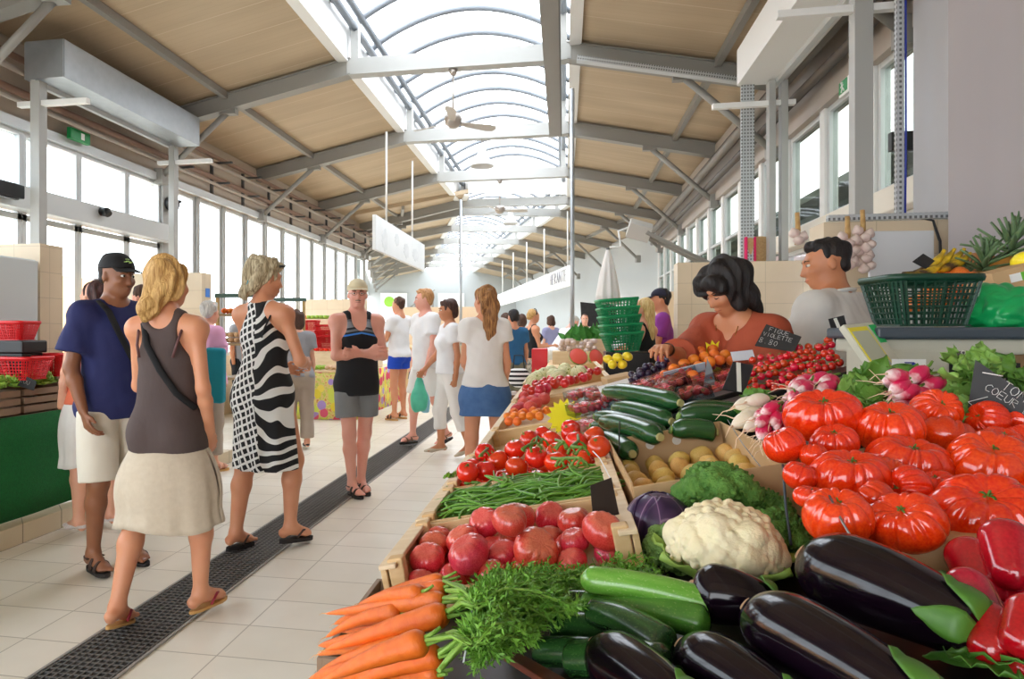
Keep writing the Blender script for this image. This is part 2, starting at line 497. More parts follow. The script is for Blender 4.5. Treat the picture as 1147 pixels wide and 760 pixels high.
# ================================================================= the hall roof, twice (main part, and the part beyond the bend)
HALF, EAVE, ZS, ZE = 1.40, 4.25, 4.83, 4.23
def zroof(x): return ZS-(abs(x)-HALF)*(ZS-ZE)/(EAVE-HALF)
RIBM = M('skylight_steel', (122, 128, 134), .5, .1)
def place(o, T): o.matrix_world = T @ o.matrix_basis; return o
def hall(T, y0, y1, trusses, sky0):
    L = []
    if sky0 > y0: L.append(sbox('ceiling', (-HALF, y0, ZS), (HALF, sky0, ZS+.1), CEIL))
    for s in (-1, 1):
        H2 = s*(HALF+.022); g = MB(); g.add([(H2, y0, ZS), (s*EAVE, y0, ZE), (s*EAVE, y1, ZE), (H2, y1, ZS), (H2, y0, ZS+.1), (s*EAVE, y0, ZE+.1), (s*EAVE, y1, ZE+.1), (H2, y1, ZS+.1)],
                        [(0, 1, 2, 3), (7, 6, 5, 4), (0, 4, 5, 1), (1, 5, 6, 2), (2, 6, 7, 3), (3, 7, 4, 0)])
        L.append(struct(g.build('ceiling', CEIL)))
        # skylight upstand: white panel and grey gutter rails
        L.append(sbox('trim', (min(s*HALF, s*(HALF+.02)), y0, ZS-.03), (max(s*HALF, s*(HALF+.02)), y1, ZS+.42), WHITE))
        L.append(sbox('trim', (min(s*(HALF-.02), s*(HALF+.12)), y0, ZS-.07), (max(s*(HALF-.02), s*(HALF+.12)), y1, ZS-.03), WHITE))
        for dx, dz in ((.10, .36), (.16, .52)):
            L.append(struct(MB().tube([(s*(HALF-dx), y0, ZS+dz), (s*(HALF-dx), y1, ZS+dz)], .05, 8).build('trim', RIBM)))
        px_ = s*3.06
        L.append(struct(MB().box((px_, (y0+y1)/2, zroof(px_)-.045), (.07, y1-y0, .09)).build('roof_beam', BEAM)))
    # vault glazing
    zc, zr = ZS+.42, .52
    va = lambda u, v: (-HALF+2*HALF*u, sky0+(y1-sky0)*v, zc+zr*math.sin(PI*u)**.8)
    L.append(struct(MB().grid(va, 16, 1).build('skylight_glass', PCARB)))
    L.append(sbox('trim', (-HALF, sky0-.06, ZS), (HALF, sky0, ZS+1.0), WHITE))
    yy = sky0+.3; k = 0
    while yy < y1:
        pts = [(-HALF+2*HALF*i/16, yy, zc-.02+zr*math.sin(PI*i/16)**.8) for i in range(17)]
        L.append(struct(MB().tube(pts, .042, 6).build('skylight_rib', RIBM))); yy += .76
    for ty in trusses:
        m = MB()
        for s in (-1, 1):
            a = V(s*(HALF-.05), ty, ZS-.13); b = V(s*EAVE, ty, ZE-.13)
            m.bar(a, b, .11, .2); m.bar(a+V(0, 0, -.1), b+V(0, 0, -.1), .16, .014); m.bar(a+V(0, 0, .1), b+V(0, 0, .1), .16, .014)
        L.append(struct(m.build('roof_beam', BEAM)))
        m = MB(); m.box((0, ty, ZS-.13), (2*HALF, .12, .2)); m.box((0, ty, ZS-.235), (2*HALF, .16, .014))
        for s in (-1, 1): m.box((s*(HALF-.1), ty, ZS+.2), (.1, .1, .5))
        L.append(struct(m.build('roof_beam', STEEL, bevel=.004)))
        for s in (-1, 1):
            wx = 4.02 if s < 0 else 3.66
            b = MB(); b.tube([(s*wx, ty, 3.42), (s*(wx-.95), ty, zroof(wx-.95)-.26)], .04, 10)
            b.box((s*wx, ty, 3.42), (.12, .14, .2)); b.box((s*(wx-.98), ty, zroof(wx-.98)-.24), (.22, .1, .1))
            L.append(struct(b.build('roof_beam', BEAM)))
    for o in L: place(o, T)
T1 = Matrix.Translation((-1.32, 0, 0))
T2 = Matrix.Translation((-1.32, 18.2, 0)) @ Matrix.Rotation(math.radians(15), 4, 'Z')
hall(T1, -5, 18.2, [-.95, 2.1, 5.15, 8.2, 11.25, 14.3, 17.35], 5.7)
hall(T2, -1.2, 20, [.6, 3.6, 6.6, 9.6, 12.6, 15.6], -1.2)
portal((-1.32, 11.95, ZS+.3), (0, 0, 0), 2.7, 12.4)
sbox('wall_back_unseen', (-5.6, -5.1, 0), (-3.9, -5, 4.9), WHITE); sbox('wall_back_unseen', (.4, -5.1, 0), (2.6, -5, 4.9), WHITE); sbox('wall_back_unseen', (-3.9, -5.1, 3.2), (.4, -5, 4.9), WHITE)  # unseen end wall, added with its opening to set the light from behind
portal((-1.75, -4.98, 1.6), (-PI/2, 0, 0), 4.3, 3.2)
o = portal((0, 0, 0), (0, 0, 0), 2.7, 20); o.matrix_world = T2 @ Matrix.Translation((0, 9.5, ZS+.3))
# ================================================================= left wall
XL = -5.5
def window_bay(n, x, ya, yb, za, zb, rails=(), side=1, fw=.05, pane=GLASS):
    m = MB(); t = .07
    for y in (ya, yb): m.box((x, y+(fw/2 if y == ya else -fw/2), (za+zb)/2), (t, fw, zb-za))
    for z in (za, zb): m.box((x, (ya+yb)/2, z+(fw/2 if z == za else -fw/2)), (t, yb-ya-2*fw, fw))
    for z in rails: m.box((x, (ya+yb)/2, z), (t*.9, yb-ya-2*fw, fw*.9))
    o = struct(m.build('window_%d' % n, ALU, bevel=.004))
    MB().box((x, (ya+yb)/2, (za+zb)/2), (.008, yb-ya-fw, zb-za-fw)).build('pane', pane, o)
    return o
nw = 1
y = 8.55
while y < 17.9:
    window_bay(nw, XL, y, y+.70, .95, 3.37, (), fw=.06); nw += 1
    sbox('wall_left', (XL-.07, y+.70, .95), (XL+.07, y+.78, 3.4), STEEL); y += .78
y = -5.0
while y < 5.2:
    window_bay(nw, XL, y, y+1.2, .95, 3.37, (2.6,)); nw += 1; y += 1.25
sbox('wall_left', (XL-.1, -5, 0), (XL+.1, 5.5, .95), WALLT); sbox('wall_left', (XL-.1, 8.4, 0), (XL+.1, 18.2, .95), WALLT)
sbox('wall_left', (XL-.12, -5, 3.37), (XL+.08, 18.2, 4.25), M('wall_band', (196, 182, 165), .6, var=.08, vs=3))
sbox('trim', (XL+.08, -5, 3.37), (XL+.14, 18.2, 3.47), ALU)
# entrance with glazed upper lights, a transom and sliding leaves
for i, (ya, yb) in enumerate(((5.25, 5.95), (5.95, 6.75), (6.75, 7.6), (7.6, 8.3))):
    window_bay(nw, XL+.05, ya, yb, 2.78, 3.37, (), fw=.045); nw += 1
    dr = struct(MB().box((XL+.05, (ya+yb)/2, .06), (.05, yb-ya, .1)).box((XL+.05, ya+.03, 1.3), (.05, .055, 2.5)).box((XL+.05, yb-.03, 1.3), (.05, .055, 2.5)).box((XL+.05, (ya+yb)/2, 2.5), (.05, yb-ya, .06)).build('door_%d' % (i+1), ALU))
    MB().box((XL+.05, (ya+yb)/2, 1.3), (.008, yb-ya-.08, 2.4)).build('pane', GLASS, dr)
sbox('trim', (XL, 5.2, 2.55), (XL+.25, 8.4, 2.78), ALU, .01)
sbox('wall_left', (XL-.07, 8.3, 0), (XL+.12, 8.55, 3.4), STEEL)
o = MB().box((0, 0, 0), (.14, .42, .13)).box((.04, 0, -.07), (.05, .3, .03)).build('door_sensor', BLACK, bevel=.01, loc=(XL+.33, 5.42, 2.67)); tag(o, 'black automatic door sensor box on the transom of the left entrance', 'door sensor')
o = MB().tube([(0, 0, 0), (.07, 0, -.01), (.1, 0, -.04)], [.05, .055, .04], 12).build('door_sensor', BLACK, loc=(XL+.25, 6.9, 2.72)); tag(o, 'small round black sensor on the middle of the left door transom', 'door sensor')
o = MB().tube([(0, 0, 0), (.12, 0, 0)], [.09, .1], 16).tube([(.1, 0, 0), (.2, 0, .03)], [.04, .02], 8).build('wall_siren', BLACK, loc=(XL+.12, 8.42, 3.1), bevel=.01); tag(o, 'black round alarm siren on the post beside the left entrance', 'alarm siren')
portal((XL+.02, 6.5, 2.1), (0, -PI/2, 0), 2.4, 23)
# pipes and trays under the left eave
for i, (dx, z, r) in enumerate(((.22, 4.02, .035), (.3, 3.86, .03), (.2, 3.7, .04), (.28, 3.58, .025))):
    o = MB().tube([(XL+dx, -4.5, z), (XL+dx, 18, z)], r, 8).build('eave_pipe', M('pipe_%d' % (i % 2), ((150, 118, 100), (172, 160, 148))[i % 2], .5, .1))
    tag(o, ['brownish top pipe running under the left eave', 'grey pipe second from the top under the left eave', 'thick brown pipe third from the top under the left eave', 'thin grey lowest pipe under the left eave'][i], 'pipe')
k = 0
y = 8.6
while y < 17.8:
    m = MB(); m.box((.18, 0, 3.955), (.36, .04, .03)).box((.02, 0, 3.75), (.04, .04, .56)).box((.17, 0, 3.64), (.3, .03, .03))
    o = m.build('pipe_bracket', STEELD, loc=(XL+.08, y, 0)); tag(o, 'grey steel pipe bracket under the left eave above the windows', 'bracket', 'pipe brackets under the left eave'); y += 1.02
# ================================================================= right wall
XR = 2.45
DIMG = glass_mat('dim_glass', (200, 206, 200), .06)
y = 4.85
while y < 17.9:
    b = window_bay(nw, XR, y, y+.9, 2.3 if y < 8 else 1.9, 3.42, (2.42,) if y < 8 else (2.75,), fw=.05, pane=DIMG); nw += 1
    sbox('wall_right', (XR-.06, y+.9, 2.38 if y < 7.5 else 1.9), (XR+.06, y+1.02, 3.45), WHITE); y += 1.02
sbox('wall_right', (XR-.1, 4.75, 3.42), (XR+.12, 18.2, 4.3), M('wall_band_right', (178, 168, 158), .6, var=.1, vs=3))
sbox('wall_right', (XR-.06, 8.0, 0), (XR+.06, 18.2, 1.9), M('right_low_wall', (214, 206, 198), .55, var=.04))
sbox('wall_right', (XR-.06, 4.6, 0), (XR+.06, 8.0, 1.05), M('right_low_wall2', (226, 220, 218), .55))
sbox('trim', (XR-.16, 4.75, 2.2), (XR+.06, 8.0, 2.38), M('transom_cream', (232, 226, 212), .5), .01)
for i, (ya, yb) in enumerate(((4.85, 5.6), (5.6, 6.4), (6.4, 7.2), (7.2, 7.95))):
    window_bay(nw, XR, ya, yb, 1.05, 2.2, (), fw=.045, pane=GLASS); nw += 1
sbox('wall_right', (2.0, -5, 0), (2.3, 3.95, 4.4), GREYWALL)
sbox('wall_right', (XR-.2, 3.95, 0), (XR+.1, 4.85, 4.4), M('white_grey_panel', (192, 193, 198), .45, var=.03))
for yy in (1.2, 2.55, 3.3): sbox('trim', (1.997, yy, 0), (2.0, yy+.004, 4.4), M('seam', (160, 154, 154), .6))
for i, (dx, z, r) in enumerate(((.2, 3.98, .05), (.3, 3.82, .06), (.22, 3.62, .045))):
    o = MB().tube([(XR-dx, 4.4, z), (XR-dx, 18, z)], r, 8).build('eave_pipe', M('pipe_r%d' % i, ((84, 80, 76), (128, 122, 114), (96, 90, 84))[i], .5, .2))
    tag(o, ['dark upper pipe running under the right eave', 'thick grey middle pipe running under the right eave', 'dark lowest pipe running under the right eave'][i], 'pipe')
# the neighbouring building seen through the right hand windows, and facades outside the left ones
sbox('exterior_wall', (3.5, 3.5, 0), (3.6, 20, 2.6), M('ext_pink', (240, 214, 214), .7, var=.05))
sbox('exterior_roof', (3.6, 3.5, 3.3), (4.6, 20, 3.4), M('ext_roof', (120, 128, 116), .7, var=.2))
sbox('exterior_wall', (4.1, 3.5, 0), (4.3, 20, 3.6), M('ext_dark', (150, 158, 146), .7, var=.25, vs=2))
sbox('exterior_wall', (-15, 0, 0), (-14.6, 24, 3.0), M('ext_peach', (250, 196, 140), .8, var=.05))
o = sbox('exterior_ground', (-16, -5, -.08), (XL-.1, 40, -.02), M('ext_ground', (205, 200, 190), .8))
# awning over the street seen through the entrance glass
o = MB().box((0, 0, 0), (1.1, 9, .05), (0, .35, 0)).build('street_awning', M('awning_orange', (246, 170, 96), .8), loc=(-13.6, 9, 2.9)); tag(o, 'orange awning of a shop outside the left entrance glass', 'awning')
# ================================================================= far end of the hall beyond the bend
def fbox(name, lo, hi, mat, bevel=0.0):
    o = sbox(name, lo, hi, mat, bevel); return place(o, T2)
FARW = M('far_white_wall', (186, 191, 191), .6, var=.03, vs=1)
fbox('wall_far', (-4.6, 20, 0), (4.4, 20.2, 4.9), FARW)
fbox('wall_far_right', (3.9, -1.0, 0), (4.05, 20, 4.25), FARW)
fbox('wall_far_left', (-4.6, 1.0, 0), (-4.45, 20, 1.0), FARW)
for i in range(16):
    yy = 1.2+i*1.15
    o = window_bay(nw, -4.5, yy, yy+1.05, 1.0, 3.4); nw += 1; place(o, T2)
fbox('wall_far_left', (-4.6, 1.0, 3.4), (-4.45, 20, 4.25), FARW)
# grey louvred stair panel, fruit posters
st = thing('stair_rail_panel', 'grey louvred stair rail rising along the white end wall', 'stair rail', (0, 0, 0)); 
for i in range(7):
    MB().box((-2.35+.24*i, 19.7, 2.15+.16*i), (.11, .05, 1.0-.0*i)).build('slat', M('louvre', (150, 146, 138), .6), st)
MB().bar((-2.6, 19.7, 2.45), (-.8, 19.7, 3.72), .05, .06).build('top_rail', M('louvre'  , (150, 146, 138)), st)
place(st, T2)
def poster(x, z, w_, h_, cols, lab):
    r = thing('wall_poster', lab, 'poster', (x, 19.9, z))
    MB().box((0, 0, 0), (w_, .02, h_)).build('sheet', M('poster_white', (246, 246, 244), .6), r)
    for j, (cx, cz, rr, c) in enumerate(cols):
        MB().tube([(cx, -.012, cz), (cx, -.02, cz)], rr, 14).build('printed_fruit', M('poster_%d_%d_%d' % c, c, .6), r)
    place(r, T2); return r
poster(-3.1, 2.75, 1.5, 1.6, [(-.25, .3, .3, (150, 205, 70)), (.2, -.2, .24, (226, 120, 120))], 'white poster with green and pink fruit on the end wall, left of the stair rail')
poster(.15, 2.75, 1.5, 1.6, [(-.3, .25, .2, (226, 92, 80)), (.1, .05, .22, (236, 130, 110)), (-.3, -.35, .2, (230, 90, 70)), (.35, -.3, .2, (238, 150, 90)), (.05, -.35, .16, (190, 210, 110))], 'white poster with red and orange fruit on the end wall, right of the stair rail')
# ================================================================= the sloping stall surface
ZT, SLOPE = .80, .20
def zs(X): return ZT+SLOPE*(min(X, 1.15)+.33)
def PS(px, py, h=0.0):
    """point h above the stall's sloping top that shows at px,py"""
    a = CY*(px-PX0)/FPX-SY; b = (py-PY0)/FPX
    return P(px, py, (CAMZ-ZT-SLOPE*.33-h)/(b+SLOPE*a))
TILT = (0, -math.atan(SLOPE), 0)
def depth(p): return -SY*p.x+CY*p.y
# ================================================================= produce materials
def fruit_mat(name, c1, c2, c3=None, rough=.22, ribs=0, pole=(190, 150, 60), polew=.0, speck=0, spec=.5, rnd=.12, coat=.3, hue=.012):
    m = bpy.data.materials.new(name); t = NT(m)
    b = t.n('ShaderNodeBsdfPrincipled'); b.inputs['Roughness'].default_value = rough; b.inputs['Specular IOR Level'].default_value = spec
    b.inputs['Coat Weight'].default_value = coat; b.inputs['Coat Roughness'].default_value = .08
    oi = t.n('ShaderNodeObjectInfo')
    tc = t.n('ShaderNodeTexCoord'); ad = t.n('ShaderNodeVectorMath', operation='ADD'); t.l(tc.outputs['Object'], ad.inputs[0])
    sc = t.n('ShaderNodeVectorMath', operation='SCALE'); cb = t.n('ShaderNodeCombineXYZ')
    for i in range(3): t.l(oi.outputs['Random'], cb.inputs[i])
    t.l(cb.outputs[0], sc.inputs[0]); sc.inputs[3].default_value = 7.0; t.l(sc.outputs[0], ad.inputs[1])
    nz = t.n('ShaderNodeTexNoise'); nz.inputs['Scale'].default_value = 14; nz.inputs['Detail'].default_value = 3; t.l(ad.outputs[0], nz.inputs[0])
    c = t.ramp(nz.outputs[0], [(.35, lin(c1)), (.68, lin(c2))])
    if polew:
        sp = t.n('ShaderNodeSeparateXYZ'); t.l(tc.outputs['Generated'], sp.inputs[0])
        g = t.math('ADD', sp.outputs[2], t.math('MULTIPLY_ADD', nz.outputs[0], .3, -.15))
        f = t.ramp(g, [(1-polew, (0, 0, 0, 1)), (1.0, (1, 1, 1, 1))])
        c = t.mix(t.math('MULTIPLY', f, .5), c, lin(pole))
    if speck:
        vz = t.n('ShaderNodeTexNoise'); vz.inputs['Scale'].default_value = 220; vz.inputs['Detail'].default_value = 1; t.l(ad.outputs[0], vz.inputs[0])
        f = t.ramp(vz.outputs[0], [(.62, (0, 0, 0, 1)), (.7, (1, 1, 1, 1))]); c = t.mix(t.math('MULTIPLY', f, speck), c, lin(c3 or (230, 220, 150)))
    hs = t.n('ShaderNodeHueSaturation'); t.l(c, hs.inputs['Color'])
    t.l(t.math('MULTIPLY_ADD', oi.outputs['Random'], 2*rnd, 1-rnd), hs.inputs['Value'])
    rr = t.math('FRACT', t.math('MULTIPLY', oi.outputs['Random'], 37.7))
    t.l(t.math('MULTIPLY_ADD', rr, 2*hue, .5-hue), hs.inputs['Hue'])
    t.l(hs.outputs[0], b.inputs['Base Color'])
    b.inputs['Subsurface Weight'].default_value = .08; b.inputs['Subsurface Radius'].default_value = (.02, .006, .004); b.inputs['Subsurface Scale'].default_value = .4
    t.out(b.outputs[0]); MATS[name] = m; return m
BEEF = fruit_mat('beefsteak_skin', (220, 40, 8), (234, 68, 16), rough=.15, rnd=.09, coat=.5, hue=.003)
PINKT = fruit_mat('pink_tomato_skin', (208, 34, 46), (228, 76, 78), rough=.28, pole=(226, 140, 110), polew=.18, rnd=.16, coat=.3)
VINET = fruit_mat('vine_tomato_skin', (226, 40, 18), (232, 70, 24), rough=.2, rnd=.12, coat=.5, hue=.006)
CHERT = fruit_mat('cherry_tomato_skin', (214, 26, 22), (226, 44, 26), rough=.16, coat=.6)
APRI = fruit_mat('apricot_skin', (246, 142, 40), (238, 108, 36), rough=.5, coat=0)
PEACH = fruit_mat('peach_skin', (196, 44, 58), (226, 96, 86), rough=.6, coat=0)
NECT = fruit_mat('nectarine_skin', (186, 20, 38), (214, 44, 48), rough=.28)
PLUM = fruit_mat('plum_skin', (38, 26, 46), (62, 44, 76), rough=.3)
MELON = fruit_mat('melon_rind', (228, 222, 178), (214, 214, 162), rough=.6, rnd=.06, coat=0)
LEMON = fruit_mat('lemon_skin', (246, 222, 50), (240, 206, 36), rough=.4, coat=.1)
STRAW = fruit_mat('strawberry_skin', (226, 40, 52), (240, 92, 90), rough=.3, speck=.5)
POTA = fruit_mat('potato_skin', (226, 190, 112), (208, 168, 88), rough=.6, speck=.25, c3=(150, 110, 50), coat=0)
PEPR = fruit_mat('red_pepper_skin', (160, 6, 22), (182, 14, 28), rough=.14, rnd=.06, coat=.6)
MANGO = fruit_mat('mango_skin', (236, 150, 40), (220, 70, 50), rough=.35)
GREEN = M('calyx_green', (88, 128, 40), .5, col2=(60, 98, 30), vs=40)
VINE = M('vine_green', (112, 150, 58), .5, col2=(86, 120, 42), vs=30)
CARD = M('cardboard', (206, 170, 124), .75, var=.08, vs=5, bump=.05, bs=60)
PINE = M('pine_wood', (226, 194, 146), .6, col2=(206, 168, 116), vs=4, stretch=(2, 14, 14), bump=.08, bs=30)
PINEL = M('pale_lit_pine', (240, 220, 190), .6, col2=(224, 198, 158), vs=4, stretch=(2, 10, 10))  # pale wood; also paints light caught on crate top rails and left boards
BROWNP = M('brown_crate_plastic', (150, 122, 98), .55, var=.15, vs=8)
DARKB = M('dark_board', (22, 18, 17), .35, spec=.4)
# ================================================================= prototypes (built once, moved to their first place)
def surf(nu, nv, fn):
    """closed surface fn(t in 0..1 pole to pole, phi) -> Vector; returns verts, faces"""
    vs = [fn(0, 0)]; 
    for i in range(1, nu):
        for k in range(nv): vs.append(fn(i/nu, 2*PI*k/nv))
    vs.append(fn(1, 0)); fs = []
    for k in range(nv):
        fs.append((0, 1+k, 1+(k+1) % nv))
        b = 1+(nu-2)*nv; fs.append((len(vs)-1, b+(k+1) % nv, b+k))
    for i in range(nu-2):
        for k in range(nv):
            a = 1+i*nv; k2 = (k+1) % nv; fs.append((a+k, a+nv+k, a+nv+k2, a+k2))
    return vs, fs
def beef_fn(seed, n=11, asp=1.25, flat=.74, depth_=.16, dimple=.34):
    r = random.Random(seed); ang = sorted((k+r.uniform(-.33, .33))*2*PI/n for k in range(n)); amp = [r.uniform(.45, 1) for _ in ang]
    lob = [(r.uniform(.01, .035), r.randint(2, 3), r.uniform(0, 6.28)) for _ in range(2)]
    def fn(t, ph):
        th = t*PI; s, c = math.sin(th), math.cos(th)
        crease = 0
        for a, am in zip(ang, amp):
            d = abs((ph-a+PI) % (2*PI)-PI); crease = max(crease, am*math.exp(-(d/.085)**1.3))
        fall = (math.exp(-((t-.22)/.3)**2) if t > .22 else (t/.22)**.5)
        rad = s**.82*(1-depth_*crease*fall)+s*sum(A*math.cos(k*ph+o) for A, k, o in lob)
        z = c*(1 if c > 0 else .95)-dimple*math.exp(-(s/.34)**2)*(1 if c > 0 else .25)-depth_*.45*crease*fall*max(c, 0)
        return V(rad*math.cos(ph)*asp**.5, rad*math.sin(ph)/asp**.5, z*flat)
    return fn
def ball_fn(flat=.9, dimple=.12, seed=0, groove=0, lobes=.02):
    r = random.Random(seed); o = r.uniform(0, 6)
    def fn(t, ph):
        th = t*PI; s, c = math.sin(th), math.cos(th)
        q = s*(1+lobes*math.cos(5*ph+o))
        if groove:
            d = abs((ph+PI) % (2*PI)-PI); q *= 1-groove*math.exp(-(d/.2)**2)*s
        return V(q*math.cos(ph), q*math.sin(ph), (c-dimple*math.exp(-(s/.3)**2)*(1 if c > 0 else .3))*flat)
    return fn
def calyx(parent, z0, L, n=5, stub=True, mat=None, seed=0, w=.18):
    r = random.Random(seed); m = MB()
    for k in range(n):
        a = 2*PI*k/n+r.uniform(-.2, .2); l = L*r.uniform(.8, 1.15); up = r.uniform(.1, .5)
        def fn(u, v, a=a, l=l, up=up):
            x = l*u; y = (v-.5)*2*w*L*math.sin(PI*min(1, u*.85+.15))
            return V(x*math.cos(a)-y*math.sin(a), x*math.sin(a)+y*math.cos(a), z0+L*up*math.sin(PI*u)*.9-.2*L*u*u)
        m.grid(fn, 4, 2)
    if stub: m.tube([(0, 0, z0-.1*L), (.05*L, 0, z0+.45*L), (.2*L, .05*L, z0+.75*L)], [.14*L, .11*L, .13*L], 6)
    return m.build('calyx', mat or GREEN, parent, solid=.02*L if L > .3 else .0006)
def make_beef(seed, **k):
    t = thing('beefsteak_tomato', 'x', 'tomato', group='ribbed beefsteak tomatoes in the cardboard box')
    MB().add(*surf(26, 110, beef_fn(seed, **k)), True).build('flesh', BEEF, t)
    fl = k.get('flat', .74); dm = k.get('dimple', .34)
    c = calyx(t, (1-dm)*fl-.02, .2, 6, True, GREEN, seed); return t
def make_pink(seed, **k):
    t = thing('pink_tomato', 'x', 'tomato', group='pink heirloom tomatoes in the front crate')
    MB().add(*surf(18, 60, beef_fn(seed, **k)), True).build('flesh', PINKT, t)
    MB().tube([(0, 0, .5), (0, 0, .6)], [.1, .13], 8).build('stem_scar', M('scar', (150, 120, 60), .8), t)
    return t
def axis_body(L, prof, n=24, bend=0.0, fr=None, nseg=24):
    """body along +x from 0..L; prof(t)->radius"""
    vs = []; fs = []
    for i in range(nseg+1):
        t = (1-math.cos(PI*i/nseg))/2; x = L*t; r = prof(t); zo = bend*math.sin(PI*t)
        for k in range(n):
            a = 2*PI*k/n; q = r*(fr(a, t) if fr else 1)
            vs.append(V(x, q*math.cos(a), q*math.sin(a)+zo))
    for i in range(nseg):
        for k in range(n):
            k2 = (k+1) % n; fs.append((i*n+k, i*n+k2, (i+1)*n+k2, (i+1)*n+k))
    fs.append([k for k in reversed(range(n))]); fs.append([nseg*n+k for k in range(n)])
    return vs, fs
def aim(o, a, b, roll=0.0):
    """put o's local +x from point a to point b"""
    d = (b-a).normalized(); q = V(1, 0, 0).rotation_difference(d) if abs(d.x+1) > 1e-5 else Quaternion((0, 0, 1), PI)
    # keep local z up as far as possible
    y = V(0, 0, 1).cross(d); y.normalize(); z = d.cross(y)
    R = Matrix((d, y, z)).transposed() @ Matrix.Rotation(roll, 3, 'X')
    o.rotation_mode = 'XYZ'; o.rotation_euler = R.to_euler(); o.location = a; return o
def leaf(m, base, d, up, L, W, curl=.4, ruffle=.1, seed=0, nu=8, nv=4, cup=.15):
    r = random.Random(seed); d = Vector(d).normalized(); up = Vector(up); up = (up-d*up.dot(d)).normalized(); sd = d.cross(up)
    ph = r.uniform(0, 6); f = r.uniform(2, 4)
    def fn(u, v):
        w = W*(math.sin(PI*min(1, u**.7*.96+.04))**.8)*.5; s = (v-.5)*2
        a = curl*u
        along = L*(math.sin(a)/a*u if a > 1e-3 else u); drop = L*(1-math.cos(a))/max(a, 1e-3)*u if a > 1e-3 else 0
        lift = cup*W*s*s+ruffle*W*abs(s)*math.sin(f*6*u+ph+s)
        return Vector(base)+d*along-up*drop+sd*(s*w)+up*lift
    m.grid(fn, nu, nv); return m
# ================================================================= stall furniture
st = thing('stall_counter', 'long black market stall counter sloping to the aisle under the produce', 'counter', (0, 0, 0))
def slab(name, xs_, y0, y1):
    m = MB(); n = len(xs_); vs = []
    for x in xs_:
        for y in (y0, y1): vs += [(x, y, zs(x)-.05), (x, y, zs(x)-.012)]
    fs = []
    for i in range(n-1):
        a, b = 4*i, 4*i+4; fs += [(a+1, b+1, b+3, a+3), (a, a+2, b+2, b), (a, b, b+1, a+1), (a+2, a+3, b+3, b+2)]
    fs += [(0, 1, 3, 2), (4*n-4, 4*n-2, 4*n-1, 4*n-3)]
    m.add(vs, fs); return m.build(name, DARKB, st)
slab('top', (-.31, 1.15, 1.95), .45, 2.50)
slab('side_top', (-.31, .345), 2.50, 7.0)
for (x, y) in ((-.26, .5), (-.26, 2.45), (-.26, 4.6), (-.26, 6.95), (.3, 4.6), (.3, 6.95), (1.85, .5), (1.85, 2.45), (.8, 2.45), (.8, .5)):
    MB().box((x, y, (zs(x)-.055)/2), (.06, .06, zs(x)-.055)).build('leg', STEELD, st)
def wooden_crate(label, x0, x1, y0, y1, h0, h, mat=PINE, left=None, posts=True, name='wooden_crate', slats=2, group=None, front=None):
    """crate lying on the sloping top: x0..x1,y0..y1, walls h high, resting h0 above the top"""
    cx, cy = (x0+x1)/2, (y0+y1)/2
    t = thing(name, label, 'crate', (cx, cy, zs(cx)+h0), TILT, group)
    w, d = (x1-x0)/math.cos(TILT[1]), y1-y0; th = .012
    MB().box((0, 0, .004), (w-.01, d-.01, .008)).build('base', mat, t)
    for sy in (-1, 1):
        hh = h*(front if (front and sy < 0) else 1)
        MB().box((0, sy*(d/2-th/2), hh/2+.001), (w, th, hh)).build('end_board', mat, t, bevel=.002)
    for sx in (-1, 1):
        MB().box((sx*(w/2-th/2), 0, h*.5), (th, d-2*th-.002, h)).build('side_board', mat if left is None or sx > 0 else left, t, bevel=.002)
        MB().box((sx*(w/2-.018), 0, h+.005), (.034, d-.004, .009)).build('top_rail', PINEL, t, bevel=.002)  # top edge in the paler pine, painted as if lit
    if posts:
        for sx in (-1, 1):
            for sy in (-1, 1):
                MB().box((sx*(w/2-.03), sy*(d/2-.03), h*.5+.005), (.03, .03, h+.02)).build('corner_post', mat, t, bevel=.003)
    return t
crA = wooden_crate('pale wooden crate of pink tomatoes at the corner of the stall', -.325, .145, 1.205, 1.505, .0, .085, front=.42)
crB = wooden_crate('pale wooden crate of green beans behind the pink tomatoes', -.325, .145, 1.517, 1.845, .0, .085)
crC = wooden_crate('pale wooden crate of vine tomatoes behind the green beans', -.325, .145, 1.857, 2.36, .0, .085)
crD = wooden_crate('shallow wooden crate of apricots behind the vine tomatoes', -.325, .145, 2.372, 3.06, .0, .07, left=PINEL)
crE = wooden_crate('shallow wooden crate of peaches beyond the apricots', -.325, .145, 3.08, 4.3, .0, .07, left=PINEL)
crF = wooden_crate('wooden crate of nectarines before the pale melons', -.325, .34, 4.33, 5.6, .0, .08)
crG = wooden_crate('wooden crate of pale ribbed melons at the far end of the stall', -.325, .34, 5.63, 6.9, .0, .10)
# brown slatted crates standing beside and under the stall's corner
for k in range(3):
    t = thing('slatted_crate', ['brown slatted crate, lowest of the stack at the stall corner', 'brown slatted crate, middle of the stack at the stall corner', 'brown slatted crate topmost of its stack, sticking out under the pink tomatoes'][k], 'crate', (-.36 if k == 2 else -.30, 1.47, k*.24), 0, 'brown crates stacked at the stall corner')
    for s in (-1, 1):
        for j in range(3):
            MB().box((0, s*.21, .035+.075*j), (.22, .012, .05)).build('side_slat', BROWNP, t, bevel=.002)
            MB().box((s*.115, 0, .035+.075*j), (.012, .432, .05)).build('end_slat', BROWNP, t, bevel=.002)
    for j in range(9): MB().box((0, -.19+.0475*j, .012), (.215, .03, .01)).build('bottom_slat', BROWNP, t)
    for j in range(2): MB().box((0, -.1+.2*j, .19), (.215, .02, .012)).build('brace', BROWNP, t)
